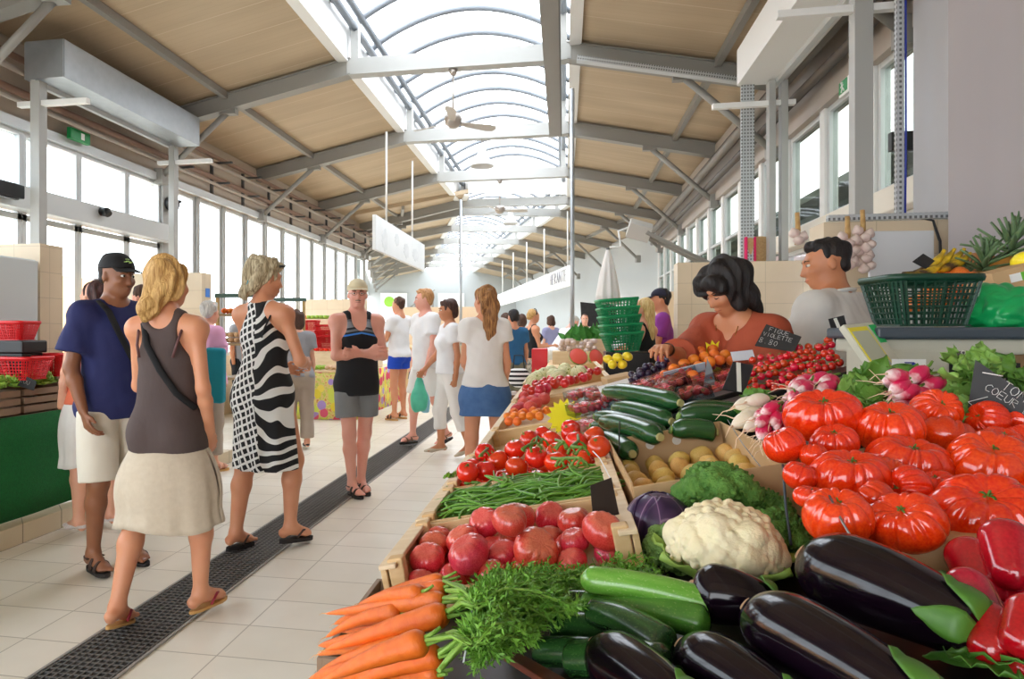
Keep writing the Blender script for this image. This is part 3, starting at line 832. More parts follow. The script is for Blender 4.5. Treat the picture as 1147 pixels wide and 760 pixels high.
# ================================================================= pink tomatoes
pk = [make_pink(100+i, n=8+i % 4, asp=1.0+.03*i, flat=.8, depth_=.12, dimple=.2) for i in range(4)]
PINKS = [(491, 600, 32, .055), (487, 615, 36, .05), (476, 635, 42, .05), (523, 634, 52, .06), (523, 611, 40, .06), (541, 595, 40, .075), (555, 613, 34, .045), (557, 634, 36, .04), (581, 578, 40, .10), (582, 597, 42, .105),
         (596, 624, 56, .06), (619, 580, 38, .07), (613, 604, 32, .045), (643, 587, 40, .075), (637, 616, 36, .055), (673, 608, 50, .07)]
PLAB = ['dark red small pink tomato at the left back corner of the front crate', 'striped pink tomato with a green streak by the left board of the front crate', 'round pink tomato in the front left corner of the crate', 'large smooth pink tomato beside the front left corner one',
        'dull pink tomato behind the large smooth one', 'rosy tomato raised at the back left of the heap', 'orange-tinged pink tomato half hidden in the middle of the heap', 'narrow pink tomato wedged between two large front ones', 'tall dark pink tomato at the very back of the heap, under the beans',
        'pink tomato topping the heap in the middle, resting before the tallest', 'widest pale pink tomato lying front and centre, ribbed', 'red-pink tomato at the back right near the black sign', 'pale coral tomato in a gap behind the widest one', 'ribbed orange pink tomato just left of the black sign',
        'upright coral tomato between the widest one and the dark red right one', 'deep red large tomato in the front right corner with a bean on it']
items = []
for i, (px, py, w, h) in enumerate(PINKS):
    p = PS(px, py, h); R = w*depth(p)/FPX/2
    ax = V(random.uniform(-.5, .5), random.uniform(-.8, .1), 1).normalized()
    items.append([p, (R*1.02, R*.8), ax])
rq = random.Random(77); nP = len(items)
for ix in range(6):
    for iy in range(3): x = -.27+.07*ix; items.append([V(x, 1.265+.08*iy, zs(x)+.036), (.031, .026), V(rq.uniform(-.6, .6), -.3, .8).normalized()])
separate(items, 120, .05, 1.0, (-.308, .128, 1.222, 1.49))
for i, (p, (a, b), ax) in enumerate(items):
    p.z = max(p.z, zs(p.x)+.012+b)
    o = pk[i] if i < 4 else dup(pk[i % 4])
    o['label'] = PLAB[i] if i < nP else 'pink tomato in the bottom layer of the front crate'; o.location = p; o.scale = (a/1.07,)*3
    q = V(0, 0, 1).rotation_difference(ax) @ Quaternion((0, 0, 1), random.uniform(0, 6.28)); o.rotation_mode = 'XYZ'; o.rotation_euler = q.to_euler()
# ================================================================= green beans: 260 singles over one bed
BEANM = M('bean_green', (116, 168, 60), .4, col2=(84, 140, 40), vs=12, rnd=.2, bump=.05, bs=80)
def bean_mesh(seed, L=None):
    r = random.Random(seed); L = L or r.uniform(.10, .14); c = r.uniform(-.25, .25); c2 = r.uniform(-.1, .1)
    pts = [V(L*(i/9-.5), c*L*math.sin(PI*i/9)*.6+c2*L*math.sin(2*PI*i/9)*.3, .004*math.sin(5*i/9)) for i in range(10)]
    rr = [.0012]+[.0031*(.75+.25*math.sin(PI*i/9))+.0002*math.sin(i*2.3) for i in range(1, 9)]+[.0016]
    return pts, rr
bproto = []
for k in range(6):
    pts, rr = bean_mesh(k); bproto.append(MB().tube(pts, rr, 6).build('green_bean', BEANM))
    tag(bproto[-1], 'slim green bean lying in the heap of the bean crate', 'green bean', 'green beans heaped in the crate behind the pink tomatoes')
def bean_z(x, y):
    u = (x+.09)/.24; v = (y-1.681)/.16
    return zs(x)+.05+.035*(1-u*u*.6)*max(0, 1-v*v*.4)
rb = random.Random(3)
for i in range(270):
    x = -.09+rb.uniform(-.19, .19); y = rb.uniform(1.54, 1.835); lay = rb.uniform(0, .022)
    o = bproto[i] if i < 6 else dup(bproto[i % 6])
    a = rb.gauss(.35, .45) if rb.random() < .75 else rb.uniform(0, PI)
    o.location = (x, y, bean_z(x, y)+lay); o.rotation_mode = 'XYZ'; o.rotation_euler = (rb.uniform(-.4, .4), rb.uniform(-.12, .12)-.19, a)
m = MB()
for i in range(420):
    pts, rr = bean_mesh(50+i % 20); x = -.09+rb.uniform(-.16, .16); y = rb.uniform(1.56, 1.80)
    E = Euler((rb.uniform(-.3, .3), rb.uniform(-.1, .1)-.19, rb.gauss(.35, .6))).to_matrix(); c = V(x, y, bean_z(x, y)-rb.uniform(.004, .03))
    m.tube([c+E @ q for q in pts], rr, 5, False)
o = m.build('green_beans', BEANM); tag(o, 'bed of green beans filling the crate under the top ones', 'green beans', None, 'stuff')
# ================================================================= vine tomatoes
vt = []
for k in range(3):
    t = thing('vine_tomato', 'x', 'tomato', group='vine tomatoes in the third crate')
    MB().add(*surf(16, 28, ball_fn(.88, .14, k, lobes=.015)), True).build('flesh', VINET, t); calyx(t, .70, .42, 5, True, VINE, k, .12); vt.append(t)
VZ = [(125, 455, 112, 'front'), (245, 465, 135, 'front'), (320, 405, 112, 'mid'), (425, 450, 142, 'front'), (545, 392, 138, 'mid'), (672, 465, 150, 'front'), (835, 447, 156, 'front'), (910, 375, 145, 'mid'), (897, 262, 132, 'back'), (690, 352, 120, 'mid'), (765, 308, 112, 'back'), (757, 243, 98, 'back'), (755, 200, 92, 'back'), (640, 288, 110, 'back'),
      (128, 593, 118, 'low'), (55, 600, 95, 'low'), (250, 573, 112, 'low'), (375, 567, 122, 'low'), (520, 537, 128, 'low'), (80, 520, 80, 'mid'), (520, 278, 95, 'back'), (400, 352, 105, 'back'), (575, 262, 90, 'back'), (585, 470, 110, 'low'), (235, 365, 90, 'back'), (955, 500, 90, 'low')]
hh = {'front': .105, 'mid': .12, 'back': .135, 'low': .05}
items = []; meta = []
for zx, zy, w, row in VZ:
    px, py = 500+zx/5.43, 440+zy/5.43
    p = PS(px, py, hh[row]); R = w/5.43*depth(p)/FPX/2
    R = min(max(R, .034), .045)
    ax = V(random.uniform(-.7, .7), random.uniform(-.9, .5), .8).normalized(); items.append([p, (R, R*.88), ax]); meta.append((row, px))
separate(items, 120, .05, .99, (-.308, .128, 1.872, 2.345))
rows = {}
for i, (row, px) in enumerate(meta): rows.setdefault(row, []).append((px, i))
names = {'front': 'front row of the vine tomato heap', 'mid': 'second row of the vine tomato heap', 'back': 'back rows of the vine tomato heap', 'low': 'bottom row of vine tomatoes by the beans'}
for row, L in rows.items():
    for n, (px, i) in enumerate(sorted(L)):
        p, (a, b), ax = items[i]; p.z = max(p.z, zs(p.x)+.012+b)
        o = vt[i] if i < 3 else dup(vt[i % 3]); o['label'] = 'red tomato, %s from left in the %s' % (ordn(n), names[row])
        o.location = p; o.scale = (a*.965,)*3
        q = V(0, 0, 1).rotation_difference(ax) @ Quaternion((0, 0, 1), random.uniform(0, 6.28)); o.rotation_mode = 'XYZ'; o.rotation_euler = q.to_euler()
rv = random.Random(21)
its = []
for ix in range(5):
    for iy in range(6):
        x = -.26+.082*ix+rv.uniform(-.01, .01); y = 1.93+.075*iy+rv.uniform(-.01, .01); its.append([V(x, y, zs(x)+.045), (.036, .032), V(rv.uniform(-.6, .6), rv.uniform(-.6, .6), .8).normalized()])
nf = len(its); both = its+[[i[0].copy(), i[1], i[2]] for i in items]
separate(both, 60, .1, .97, (-.308, .128, 1.872, 2.345))
for i, (p, (a, b), ax) in enumerate(both[:nf]):
    o = dup(vt[i % 3]); o['label'] = 'vine tomato low in the crate, under the top layers'; o.location = p; o.scale = (a,)*3
    o.rotation_mode = 'XYZ'; o.rotation_euler = V(0, 0, 1).rotation_difference(ax).to_euler()
def tomato_vine(label, pix, h=.17):
    t = [PS(500+x/5.43, 440+y/5.43, h) for x, y in pix]
    m = MB(); c = t[0]
    m.tube([q-c for q in t], [.0042]*len(t), 7)
    for i, q in enumerate(t[1:]):
        for s in (-1, 1):
            e = V(.014*s+random.uniform(-.006, .006), random.uniform(-.012, .0), -.018); m.tube([q-c, q-c+e*.6+V(0, 0, .004), q-c+e], [.003, .0028, .004], 6)
    o = m.build('tomato_vine', VINE, loc=c); tag(o, label, 'tomato vine', 'green vines on the tomatoes'); return o
tomato_vine('knotted green vine over the middle of the vine tomato crate', [(460, 340), (500, 315), (545, 300), (555, 265), (590, 280)])
tomato_vine('long green vine across the right front tomatoes by the black sign', [(640, 395), (690, 400), (730, 395), (800, 395), (820, 400)])
tomato_vine('short green vine on the upper right tomatoes', [(665, 285), (700, 295), (715, 300)], .18)
tomato_vine('green vine hooked at the top right of the vine tomatoes', [(800, 255), (805, 290), (760, 325), (830, 330)], .18)
tomato_vine('green vine along the left edge of the vine tomatoes', [(200, 385), (235, 350), (270, 325)], .15)
tomato_vine('green vine low between the front left tomatoes', [(350, 490), (360, 520), (380, 525)], .12)
tomato_vine('green vine on the lowest left tomatoes', [(110, 550), (150, 540), (200, 545)], .09)
o = MB()
for k in range(4): leaf(o, (0, 0, 0), (-1, -.3+.3*k, .5), (0, 0, 1), .05, .04, .8, .3, k)
o = o.build('salad_leaf', M('salad_green', (150, 196, 60), .5, col2=(110, 170, 40)), loc=PS(514, 536, .085)); tag(o, 'small green leaf sprig sticking out left of the vine tomatoes', 'leaf')
# ================================================================= apricots, peaches, nectarines, melons down the aisle side
def heap(name, proto_fn, label, group, cat, spots, rad, hts, sc_j=.08, org=(570, 390), k=8.44, gap=.99, protos=3, rowlab=None):
    pr = [proto_fn(i) for i in range(protos)]; items = []
    for zx, zy in spots:
        p = PS(org[0]+zx/k, org[1]+zy/k, hts); R = rad*random.uniform(1-sc_j, 1+sc_j)
        items.append([p, (R, R*.95), V(random.uniform(-.8, .8), random.uniform(-.9, .3), .6).normalized()])
    separate(items, 60, .06, gap)
    for i, (p, (a, b), ax) in enumerate(items):
        o = pr[i] if i < protos else dup(pr[i % protos]); o['label'] = label if not callable(label) else label(i); o['group'] = group; o['category'] = cat
        p.z = max(p.z, zs(p.x)+.012+b)
        o.location = p; o.scale = (a*.97,)*3; q = V(0, 0, 1).rotation_difference(ax); o.rotation_mode = 'XYZ'; o.rotation_euler = q.to_euler()
def ball(name, mat, n=(12, 20), **k):
    def f(i):
        t = thing(name, 'x', name.replace('_', ' '))
        MB().add(*surf(n[0], n[1], ball_fn(seed=i, **k)), True).build('flesh', mat, t)
        MB().tube([(0, 0, .68), (.05, 0, .95)], [.07, .05], 6).build('stem', M('brown_stem', (110, 84, 50), .8), t)
        return t
    return f
def ball1(name, mat, n=(12, 20), **k):
    def f(i):
        o = MB().add(*surf(n[0], n[1], ball_fn(seed=i, **k)), True).build(name, mat); tag(o, 'x', name.replace('_', ' ')); return o
    return f
heap('apricot', ball1('apricot', APRI, flat=.92, groove=.06), 'orange apricot in the crate behind the vine tomatoes', 'apricots behind the vine tomatoes', 'apricot',
     [(0, 640), (50, 600), (100, 620), (40, 660), (160, 600), (80, 690), (0, 690), (210, 590), (130, 640), (250, 620), (300, 600), (290, 640), (200, 640), (340, 590), (60, 630)], .024, .085)
heap('peach', ball1('peach', PEACH, flat=.95, groove=.07), 'downy red peach in the crate beyond the apricots', 'peaches beyond the apricots', 'peach',
     [(165, 450), (225, 440), (272, 415), (225, 492), (268, 472), (110, 562), (205, 555), (135, 520), (300, 440), (160, 500), (70, 580), (255, 520), (330, 420), (190, 420), (300, 480)], .037, .085)
heap('nectarine', ball1('nectarine', NECT, flat=.95, groove=.07), 'dark shiny nectarine heaped before the pale melons', 'nectarines before the melons', 'nectarine',
     [(195, 382), (240, 375), (285, 352), (345, 350), (335, 305), (390, 292), (430, 335), (500, 310), (545, 300), (300, 395), (255, 335), (475, 300), (380, 340), (580, 300), (315, 330), (410, 310), (350, 380), (220, 400), (530, 330)], .036, .12)
heap('nectarine', ball1('nectarine', NECT, flat=.95, groove=.07), 'dark red plum-like nectarine heaped on the right of the pale melons', 'nectarines on the right of the melons', 'nectarine',
     [(715, 195), (747, 240), (685, 258), (650, 292), (780, 222), (822, 216), (700, 280), (735, 270)], .034, .11)
def melon(i):
    t = thing('melon', 'x', 'melon')
    MB().add(*surf(14, 60, lambda a, ph: ball_fn(.92, .06, i, lobes=0)(a, ph)*(1-.05*math.exp(-((((ph*10/(2*PI)) % 1)-.5)/.14)**2)*math.sin(a*PI))), True).build('rind', MELON, t)
    m = MB()
    for k in range(10):
        a = 2*PI*(k+.5)/10; m.tube([V(.955*math.sin(u)*math.cos(a), .955*math.sin(u)*math.sin(a), .88*math.cos(u)) for u in [PI*(j+1)/12 for j in range(11)]], .022, 5)
    m.build('rib_line', M('melon_line', (128, 152, 84), .6), t)
    MB().tube([(0, 0, .8), (.05, 0, 1.05)], [.09, .07], 6).build('stem', M('melon_stem', (150, 160, 90), .7), t); return t
heap('melon', melon, lambda i: ['pale ribbed melon at the left end of the melon heap', 'small pale melon low at the left of the heap', 'pale melon in the back row behind the nectarines', 'pale melon in the front centre of the heap', 'pale melon raised at the top of the heap', 'yellowish melon right of the front centre one', 'melon standing apart to the right beside the nectarines', 'melon behind the left end of the heap', 'melon wedged low between the front centre ones'][i],
     'pale ribbed melons', 'melon', [(280, 280), (243, 318), (395, 225), (425, 258), (522, 200), (548, 248), (648, 235), (335, 245), (480, 280)], .070, .13, gap=.98)
# ================================================================= carrots with their tops
CARM = M('carrot_skin', (242, 124, 38), .42, col2=(230, 102, 24), vs=16, rnd=.08, bump=.25, bs=60, bstretch=(3, .4, .4), coat=.1)
CTOP = M('carrot_stalk', (150, 190, 84), .5, col2=(110, 160, 50), vs=20)
FROND = M('carrot_frond', (126, 178, 58), .55, col2=(84, 146, 40), vs=30)
def carrot(i):
    r = random.Random(i); t = thing('carrot', 'x', 'carrot', group='bunch of carrots')
    k = 20; ph = r.uniform(0, 6)
    vs, fs = axis_body(1, lambda t_: .085*((1-t_)**.62*.93+.03)*(1 if t_ > .06 else (.45+.55*math.sqrt(max(0, t_/.06))))*(1+.025*math.sin(23*t_+ph)), 16, r.uniform(-.05, .05), None, k)
    MB().add(vs, fs, True).build('root', CARM, t)
    m = MB()
    for j in range(3):
        a = 2*PI*j/3+r.uniform(-.4, .4); e = V(-.16, .035*math.cos(a), .035*math.sin(a)+.01)
        m.tube([V(.02, .02*math.cos(a), .02*math.sin(a)), V(-.05, .022*math.cos(a), .022*math.sin(a)), e], [.016, .014, .011], 6)
    m.build('stalk', CTOP, t)
    m = MB(); m.tube([V(.985, 0, 0), V(1.05, r.uniform(-.02, .02), .0), V(1.12, r.uniform(-.05, .05), -.03)], [.006, .003, .001], 5); m.build('root_hair', M('root_hair', (226, 170, 110), .7), t)
    return t
cz = [(600, 112, 238, 212, .105), (608, 150, 262, 226, .10), (512, 172, 216, 238, .10), (602, 200, 96, 256, .095), (616, 255, 92, 412, .105), (330, 275, 132, 300, .065), (420, 250, 96, 356, .075), (300, 365, 66, 392, .06),
      (526, 372, 72, 548, .115), (420, 400, 62, 432, .045), (440, 385, 62, 506, .075), (582, 430, 212, 545, .085), (580, 505, 330, 560, .06), (420, 420, 100, 525, .055), (330, 500, 25, 535, .06), (520, 300, 140, 330, .05)]
CL = ['carrot uppermost at the back of the bunch, against the crate of pink tomatoes', 'second carrot from the back of the bunch', 'third carrot from the back with a short crown', 'long thin carrot reaching furthest to the aisle', 'thickest long carrot across the middle of the bunch', 'short carrot tip showing under the long thin one',
      'carrot under the thickest one, pointing to the aisle', 'little carrot tip low in the middle of the bunch', 'thick carrot lying on top at the front with green stalks bent back', 'thin carrot tip under the thickest carrot', 'carrot just behind the front thick one', 'carrot below the front thick one by the black counter', 'lowest carrot at the front edge of the bunch', 'slim carrot between the thick ones near the front', 'carrot tip nearest the photographer on the aisle side', 'carrot buried in the middle of the bunch']
cp = [carrot(i) for i in range(4)]
for i, (hx, hy, tx, ty, h) in enumerate(cz):
    a = PS(340+hx/3.823, 620+hy/3.823, h); b = PS(340+tx/3.823, 620+ty/3.823, max(h-.035, .012))
    o = cp[i] if i < 4 else dup(cp[i % 4]); aim(o, a, b, random.uniform(-.8, .8)); L = (b-a).length
    th = {4: 1.15, 8: 1.1, 0: .85, 5: .9}.get(i, 1.0)*.2/L
    o.scale = (L, L*th, L*th); o['label'] = CL[i]
# feathery tops: stems run from the crowns through the ties and spread to the right
def frond(m, pts, r0, leaf_from, seed, size=.02):
    r = random.Random(seed); m.cur = 0; m.tube(pts, [r0*(1-.6*i/(len(pts)-1)) for i in range(len(pts))], 5)
    m.cur = 1; n = len(pts)
    for i in range(leaf_from, n-1):
        for q in range(4):
            p = pts[i].lerp(pts[i+1], q/4); d = (pts[i+1]-pts[i]).normalized()
            for s in (-1, 1):
                sd = (V(r.gauss(0, .5), r.gauss(0, .5), r.gauss(.15, .5))+d*.7); sd -= d*sd.dot(d)*.3; sd.normalize(); L = size*r.uniform(.6, 1.5)
                m.tube([p, p+sd*L], [.0007, .0004], 3, False)
                for w in range(4):
                    c = p+sd*L*(.3+.17*w); e = (sd*.7+d*.3+V(r.gauss(0, .7), r.gauss(0, .7), r.gauss(0, .6))).normalized(); up = V(r.gauss(0, 1), r.gauss(0, 1), 1)
                    sdv = e.cross(up).normalized()*.0016; l2 = r.uniform(.006, .012)
                    m.add([c-sdv*.4, c+e*l2*.5-sdv, c+e*l2, c+e*l2*.5+sdv], [(0, 1, 2, 3)], False)
rf = random.Random(11)
ct = thing('carrot_tops', 'feathery green carrot tops spreading right from the bunch over the black counter', 'carrot tops', (0, 0, 0)); ct['kind'] = 'stuff'
m = MB()
for i in range(110):
    hx, hy = rf.choice([(600, 115), (610, 155), (600, 190), (620, 250), (525, 370), (580, 430), (580, 500)])
    a = PS(340+hx/3.823, 620+hy/3.823, .10+rf.uniform(-.03, .03))
    u = rf.random(); low = hy > 300
    tie = PS(340+(735+rf.uniform(-18, 18))/3.823, 620+((215 if not low else 370)+rf.uniform(-25, 25))/3.823, .115+rf.uniform(-.02, .03))
    if low: ex, ey = rf.uniform(720, 1000), rf.uniform(350, 500-(rf.uniform(0, 1))*50)
    else: ex, ey = rf.uniform(850, 1190), rf.uniform(60, 400)
    lim = 345+(1040-ex)*.55
    ey = min(ey, lim-30)
    e = PS(340+ex/3.823, 620+ey/3.823, .03+rf.uniform(0, .06)*(1 if ey > 150 else .8))
    mid = tie.lerp(e, .5)+V(rf.gauss(0, .01), rf.gauss(0, .012), rf.uniform(.0, .03))
    pts = [a, a.lerp(tie, .6)+V(0, 0, .008), tie, tie.lerp(mid, .55)+V(0, 0, .008), mid, mid.lerp(e, .55), e]
    frond(m, pts, rf.uniform(.0018, .0032), 2, i, .017)
m.build('frond', [CTOP, FROND], ct)
for k, (zx, zy) in enumerate(((735, 215), (688, 365))):
    c = PS(340+zx/3.823, 620+zy/3.823, .12 if k == 0 else .10)
    m = MB(); m.tube([c+V(.004*math.cos(a), .013*math.cos(a), .010*math.sin(a)) for a in [PI*2*i/12 for i in range(13)]], .0014, 5)
    m.tube([c+V(0, -.01, 0), c+V(.004, -.016, -.008), c+V(.002, -.02, -.02)], .0014, 5)
    o = m.build('wire_tie', M('tie_white', (232, 232, 236), .4)); tag(o, ['white wire tie twisted round the carrot stalks, upper one', 'white wire tie on the lower carrot stalks'][k], 'wire tie')
# extra sprigs lying along the crate's front board
m = MB(); ct2 = thing('carrot_tops', 'carrot fronds lying along the front board of the pink tomato crate', 'carrot tops', (0, 0, 0)); ct2['kind'] = 'stuff'
for i in range(24):
    ex, ey = rf.uniform(585, 740), 0
    ey = 657-(ex-560)*.13+rf.uniform(-4, 18)
    a = PS(ex-rf.uniform(30, 60), ey+rf.uniform(0, 10), .03); e = PS(ex, ey, rf.uniform(.03, .075))
    mid = a.lerp(e, .5)+V(0, 0, .02); frond(m, [a, a.lerp(mid, .5), mid, mid.lerp(e, .5), e], .0018, 0, 300+i, .015)
m.build('frond', [CTOP, FROND], ct2)
# brown handle on the counter
a, b = PS(573, 735, .02), PS(618, 762, .02)
t = thing('knife', 'brown-handled knife lying on the black counter between carrot tops and courgettes', 'knife', a)
d = (b-a); L = d.length; n = V(0, 0, 1)
m = MB(); out = [(0, .012)]+[(-.010*math.sin(PI*i/8), .012*math.cos(PI*i/8)) for i in range(9)]+[(L+.05, -.014), (L+.05, .014)]
m.poly([(x, z) for x, z in out[1:]], .009, Matrix.Rotation(-PI/2, 3, 'X')); h = m.build('handle', M('handle_brown', (122, 62, 46), .4, col2=(100, 48, 36), vs=20), t, bevel=.002)
MB().box((L+.11, 0, 0), (.13, .022, .0016)).build('blade', M('blade_steel', (190, 192, 196), .25, .9), t)
t.rotation_mode = 'XYZ'; t.rotation_euler = Matrix((d.normalized(), n.cross(d).normalized(), d.normalized().cross(n.cross(d).normalized()))).transposed().to_euler()
# ================================================================= courgettes
def zuc_mat(name, c1, c2, c3):
    m_ = bpy.data.materials.new(name); t = NT(m_); b = t.n('ShaderNodeBsdfPrincipled'); b.inputs['Roughness'].default_value = .25
    b.inputs['Coat Weight'].default_value = .25; b.inputs['Coat Roughness'].default_value = .15
    v = t.obj((6, 60, 60)); nz = t.n('ShaderNodeTexNoise'); nz.inputs['Scale'].default_value = 1.5; nz.inputs['Detail'].default_value = 5; t.l(v, nz.inputs[0])
    n2 = t.n('ShaderNodeTexNoise'); n2.inputs['Scale'].default_value = 9; n2.inputs['Detail'].default_value = 2; t.l(t.obj((30, 45, 45)), n2.inputs[0])
    c = t.ramp(nz.outputs[0], [(.35, lin(c1)), (.7, lin(c2))]); f = t.ramp(n2.outputs[0], [(.6, (0, 0, 0, 1)), (.72, (1, 1, 1, 1))]); c = t.mix(t.math('MULTIPLY', f, .4), c, lin(c3))
    t.l(c, b.inputs['Base Color']); t.out(b.outputs[0]); return m_
ZD = zuc_mat('courgette_dark', (28, 62, 30), (46, 88, 38), (96, 134, 70)); ZL = zuc_mat('courgette_light', (98, 162, 52), (126, 182, 78), (186, 210, 140)); ZM = zuc_mat('courgette_mid', (58, 116, 36), (88, 148, 52), (150, 186, 100))
CUM = zuc_mat('cucumber_skin', (26, 70, 34), (40, 88, 42), (66, 112, 56))
def courgette(a, b, r, mat, label, nm='courgette', cat='courgette', grp=None, stem=True, taper=.86, stemlen=.02, flip=False, bend=.006):
    L = (b-a).length; t = thing(nm, label, cat, group=grp)
    cu = nm == 'cucumber'
    pr = lambda u: (r*(1-.45*max(0, (u-.72)/.28)**1.6)*(min(1, u/.10)**.5 if u < .10 else (min(1, (1-u)/.04)**.5 if u > .96 else 1))+.0008) if cu else r*(taper+(1-taper)*u)*(min(1, (u/.07))**.5 if u < .07 else (min(1, (1-u)/.05)**.5 if u > .95 else 1))+.0008
    vs, fs = axis_body(L, pr, 30, bend, lambda q, u: 1+.022*abs(math.sin(2.5*q))-.011, 30)
    MB().add(vs, fs, True).build('body', mat, t)
    e = V(0, 0, 0)
    if stem:
        m = MB(); m.tube([e+V(.004, 0, 0), e+V(-.004, 0, 0)], [r*.42, r*.36], 10); m.build('blossom_end', M('blossom_end', (176, 168, 110), .8), t)
        m = MB(); m.tube([V(L-.003, 0, 0), V(L+stemlen, 0, .002)], [r*.5, r*.42], 5); m.build('stem', M('courgette_stem', (120, 150, 70), .6), t)
    return aim(t, a, b)
def Z4(x, y): return (590+x/4.75, 600+y/4.75)
ZQ = [((285, 225), .985, (1000, 370), .93, .0215, ZL, 'pale green courgette at the back of the heap, before the cauliflower', .045),
      ((170, 348), 1.035, (760, 420), .99, .0185, ZD, 'dark courgette whose end shows left of the mid green one', 0),
      ((275, 360), 1.0, (980, 470), .90, .0225, ZM, 'bright green courgette just behind the dark pointed one', 0),
      ((340, 395), .96, (760, 600), .84, .0235, ZD, 'dark green courgette with rounded end in the middle of the heap', 0),
      ((122, 480), .995, (640, 580), .91, .0245, ZD, 'dark courgette second from the front, its end nearest the carrot tops', 0),
      ((34, 640), .955, (560, 770), .87, .022, ZD, 'dark courgette at the front left with its end on the black counter', 0),
      ((210, 655), .90, (760, 700), .80, .026, ZD, 'plump dark courgette lying in front, beside the aubergines', 0),
      ((440, 790), .86, (900, 830), .77, .02, ZM, 'green courgette at the bottom under the plump dark one', 0)]
for (p1, d1, p2, d2, r, mt, lab, _) in ZQ:
    a, b = P(*Z4(*p1), d1), P(*Z4(*p2), d2)
    for e in (a, b): e.z = max(e.z, zs(e.x)+r*.8)
    courgette(a, b, r, mt, lab, stem=(d2 < 0))
# ================================================================= aubergines
AUB = bpy.data.materials.new('aubergine_skin'); t = NT(AUB); b = t.n('ShaderNodeBsdfPrincipled')
b.inputs['Roughness'].default_value = .13; b.inputs['Specular IOR Level'].default_value = .42
nz = t.n('ShaderNodeTexNoise'); nz.inputs['Scale'].default_value = 5; t.l(t.obj(), nz.inputs[0]); t.l(t.ramp(nz.outputs[0], [(.35, lin((9, 4, 11))), (.75, lin((22, 8, 20)))]), b.inputs['Base Color']); t.out(b.outputs[0])
def aubergine(tip, end, r, label, leaves=True):
    L = (end-tip).length; t = thing('aubergine', label, 'aubergine', group='aubergines heaped at the front')
    def pr(u):
        if u < .3: return r*math.sqrt(max(0, 1-((.3-u)/.3)**2))*.99+.0006
        return r*(1-.42*((u-.3)/.7)**1.5)*(1 if u < .97 else math.sqrt(max(0, (1-u)/.03))*.9+.1)
    vs, fs = axis_body(L, pr, 40, r*.12, None, 36); MB().add(vs, fs, True).build('body', AUB, t)
    MB().lathe([(r*.24, -.004), (r*.18, .0006), (r*.10, .0016), (0, .0018)], 12).build('blossom_scar', M('aub_scar', (196, 160, 120), .7, col2=(150, 112, 84), vs=60), t)
    m = MB()
    for k in range(5):
        a = 2*PI*k/5+.3
        def fn(u, v, a=a):
            w = (v-.5)*1.1*(1-u**1.5); rr = pr(1-.20*u)+.003+.004*math.sin(PI*u)+(.006*u if u > .8 else 0)
            return V(L*(1.0-.20*u), rr*math.cos(a+w), rr*math.sin(a+w))
        m.grid(fn, 8, 6)
    m.build('calyx', M('aub_calyx', (86, 136, 46), .45, col2=(58, 104, 32), vs=30), t, solid=.002)
    MB().tube([(L-.01, 0, 0), (L+.015, .003, .0), (L+.03, .008, .003)], [r*.30, r*.19, r*.22], 8).build('stem', M('aub_stem', (112, 160, 60), .5), t)
    aim(t, tip, end); R = t.rotation_euler.to_matrix(); q = R.transposed() @ (V(0, 0, CAMZ)-tip); q.x = 0; q = (q.normalized()+R.transposed() @ V(0, 0, .5)); q.x = 0; q.normalize()
    sc_ = [c for c in t.children if c.name.startswith('blossom_scar')][0]; u = .045; sc_.location = V(u*L, 0, r*.12*math.sin(PI*u))+q*pr(u)*1.0; sc_.rotation_euler = rot_to((0, 0, 1), (V(-.62, 0, 0)+q*.78)).to_euler()
    return t
aubs = [[P(888, 640, .955), P(1088, 735, .725), .055, 'biggest aubergine, lying on top with its green cap towards the red peppers'],
        [P(785, 652, .955), P(886, 682, .90), .041, 'aubergine at the back left, lying before the cauliflower'],
        [P(816, 697, .855), P(1015, 815, .61), .045, 'aubergine in the middle with a yellowish blossom scar, under the biggest one'],
        [P(702, 730, .885), P(832, 800, .69), .0385, 'aubergine furthest left, its end beside the plump dark courgette'],
        [P(753, 739, .84), P(898, 812, .65), .0385, 'aubergine at the front between the leftmost one and the middle one']]
for _ in range(60):
    for i in range(5):
        for j in range(i+1, 5):
            best = None
            for u in range(11):
                pu = aubs[i][0].lerp(aubs[i][1], u/10)
                for v in range(11):
                    e = aubs[j][0].lerp(aubs[j][1], v/10)-pu
                    if best is None or e.length < best[0].length: best = (e, u, v)
            e = best[0]; need = aubs[i][2]+aubs[j][2]-e.length
            if need > 0:
                n_ = e.normalized()*need*.5
                aubs[i][0] -= n_; aubs[i][1] -= n_; aubs[j][0] += n_; aubs[j][1] += n_
for A in aubs:
    for e in (0, 1): A[e].z = max(A[e].z, zs(A[e].x)+A[2]*(.95 if e == 0 else .8))
    aubergine(*A)
m = MB()
for k, (a, d, L, W) in enumerate((((1085, 735, .72), (.9, -.1, .15), .09, .05), ((1062, 735, .73), (.6, -.6, .25), .07, .045), ((1120, 740, .70), (.8, .2, .4), .06, .05))):
    leaf(m, P(*a), d, (0, 0, 1), L, W, .7, .12, k, 10, 4)
o = m.build('pepper_leaf', M('aub_calyx', (96, 150, 48)), solid=.0012); tag(o, 'curled green leaves and cut stalk at the front right below the red peppers', 'leaf')
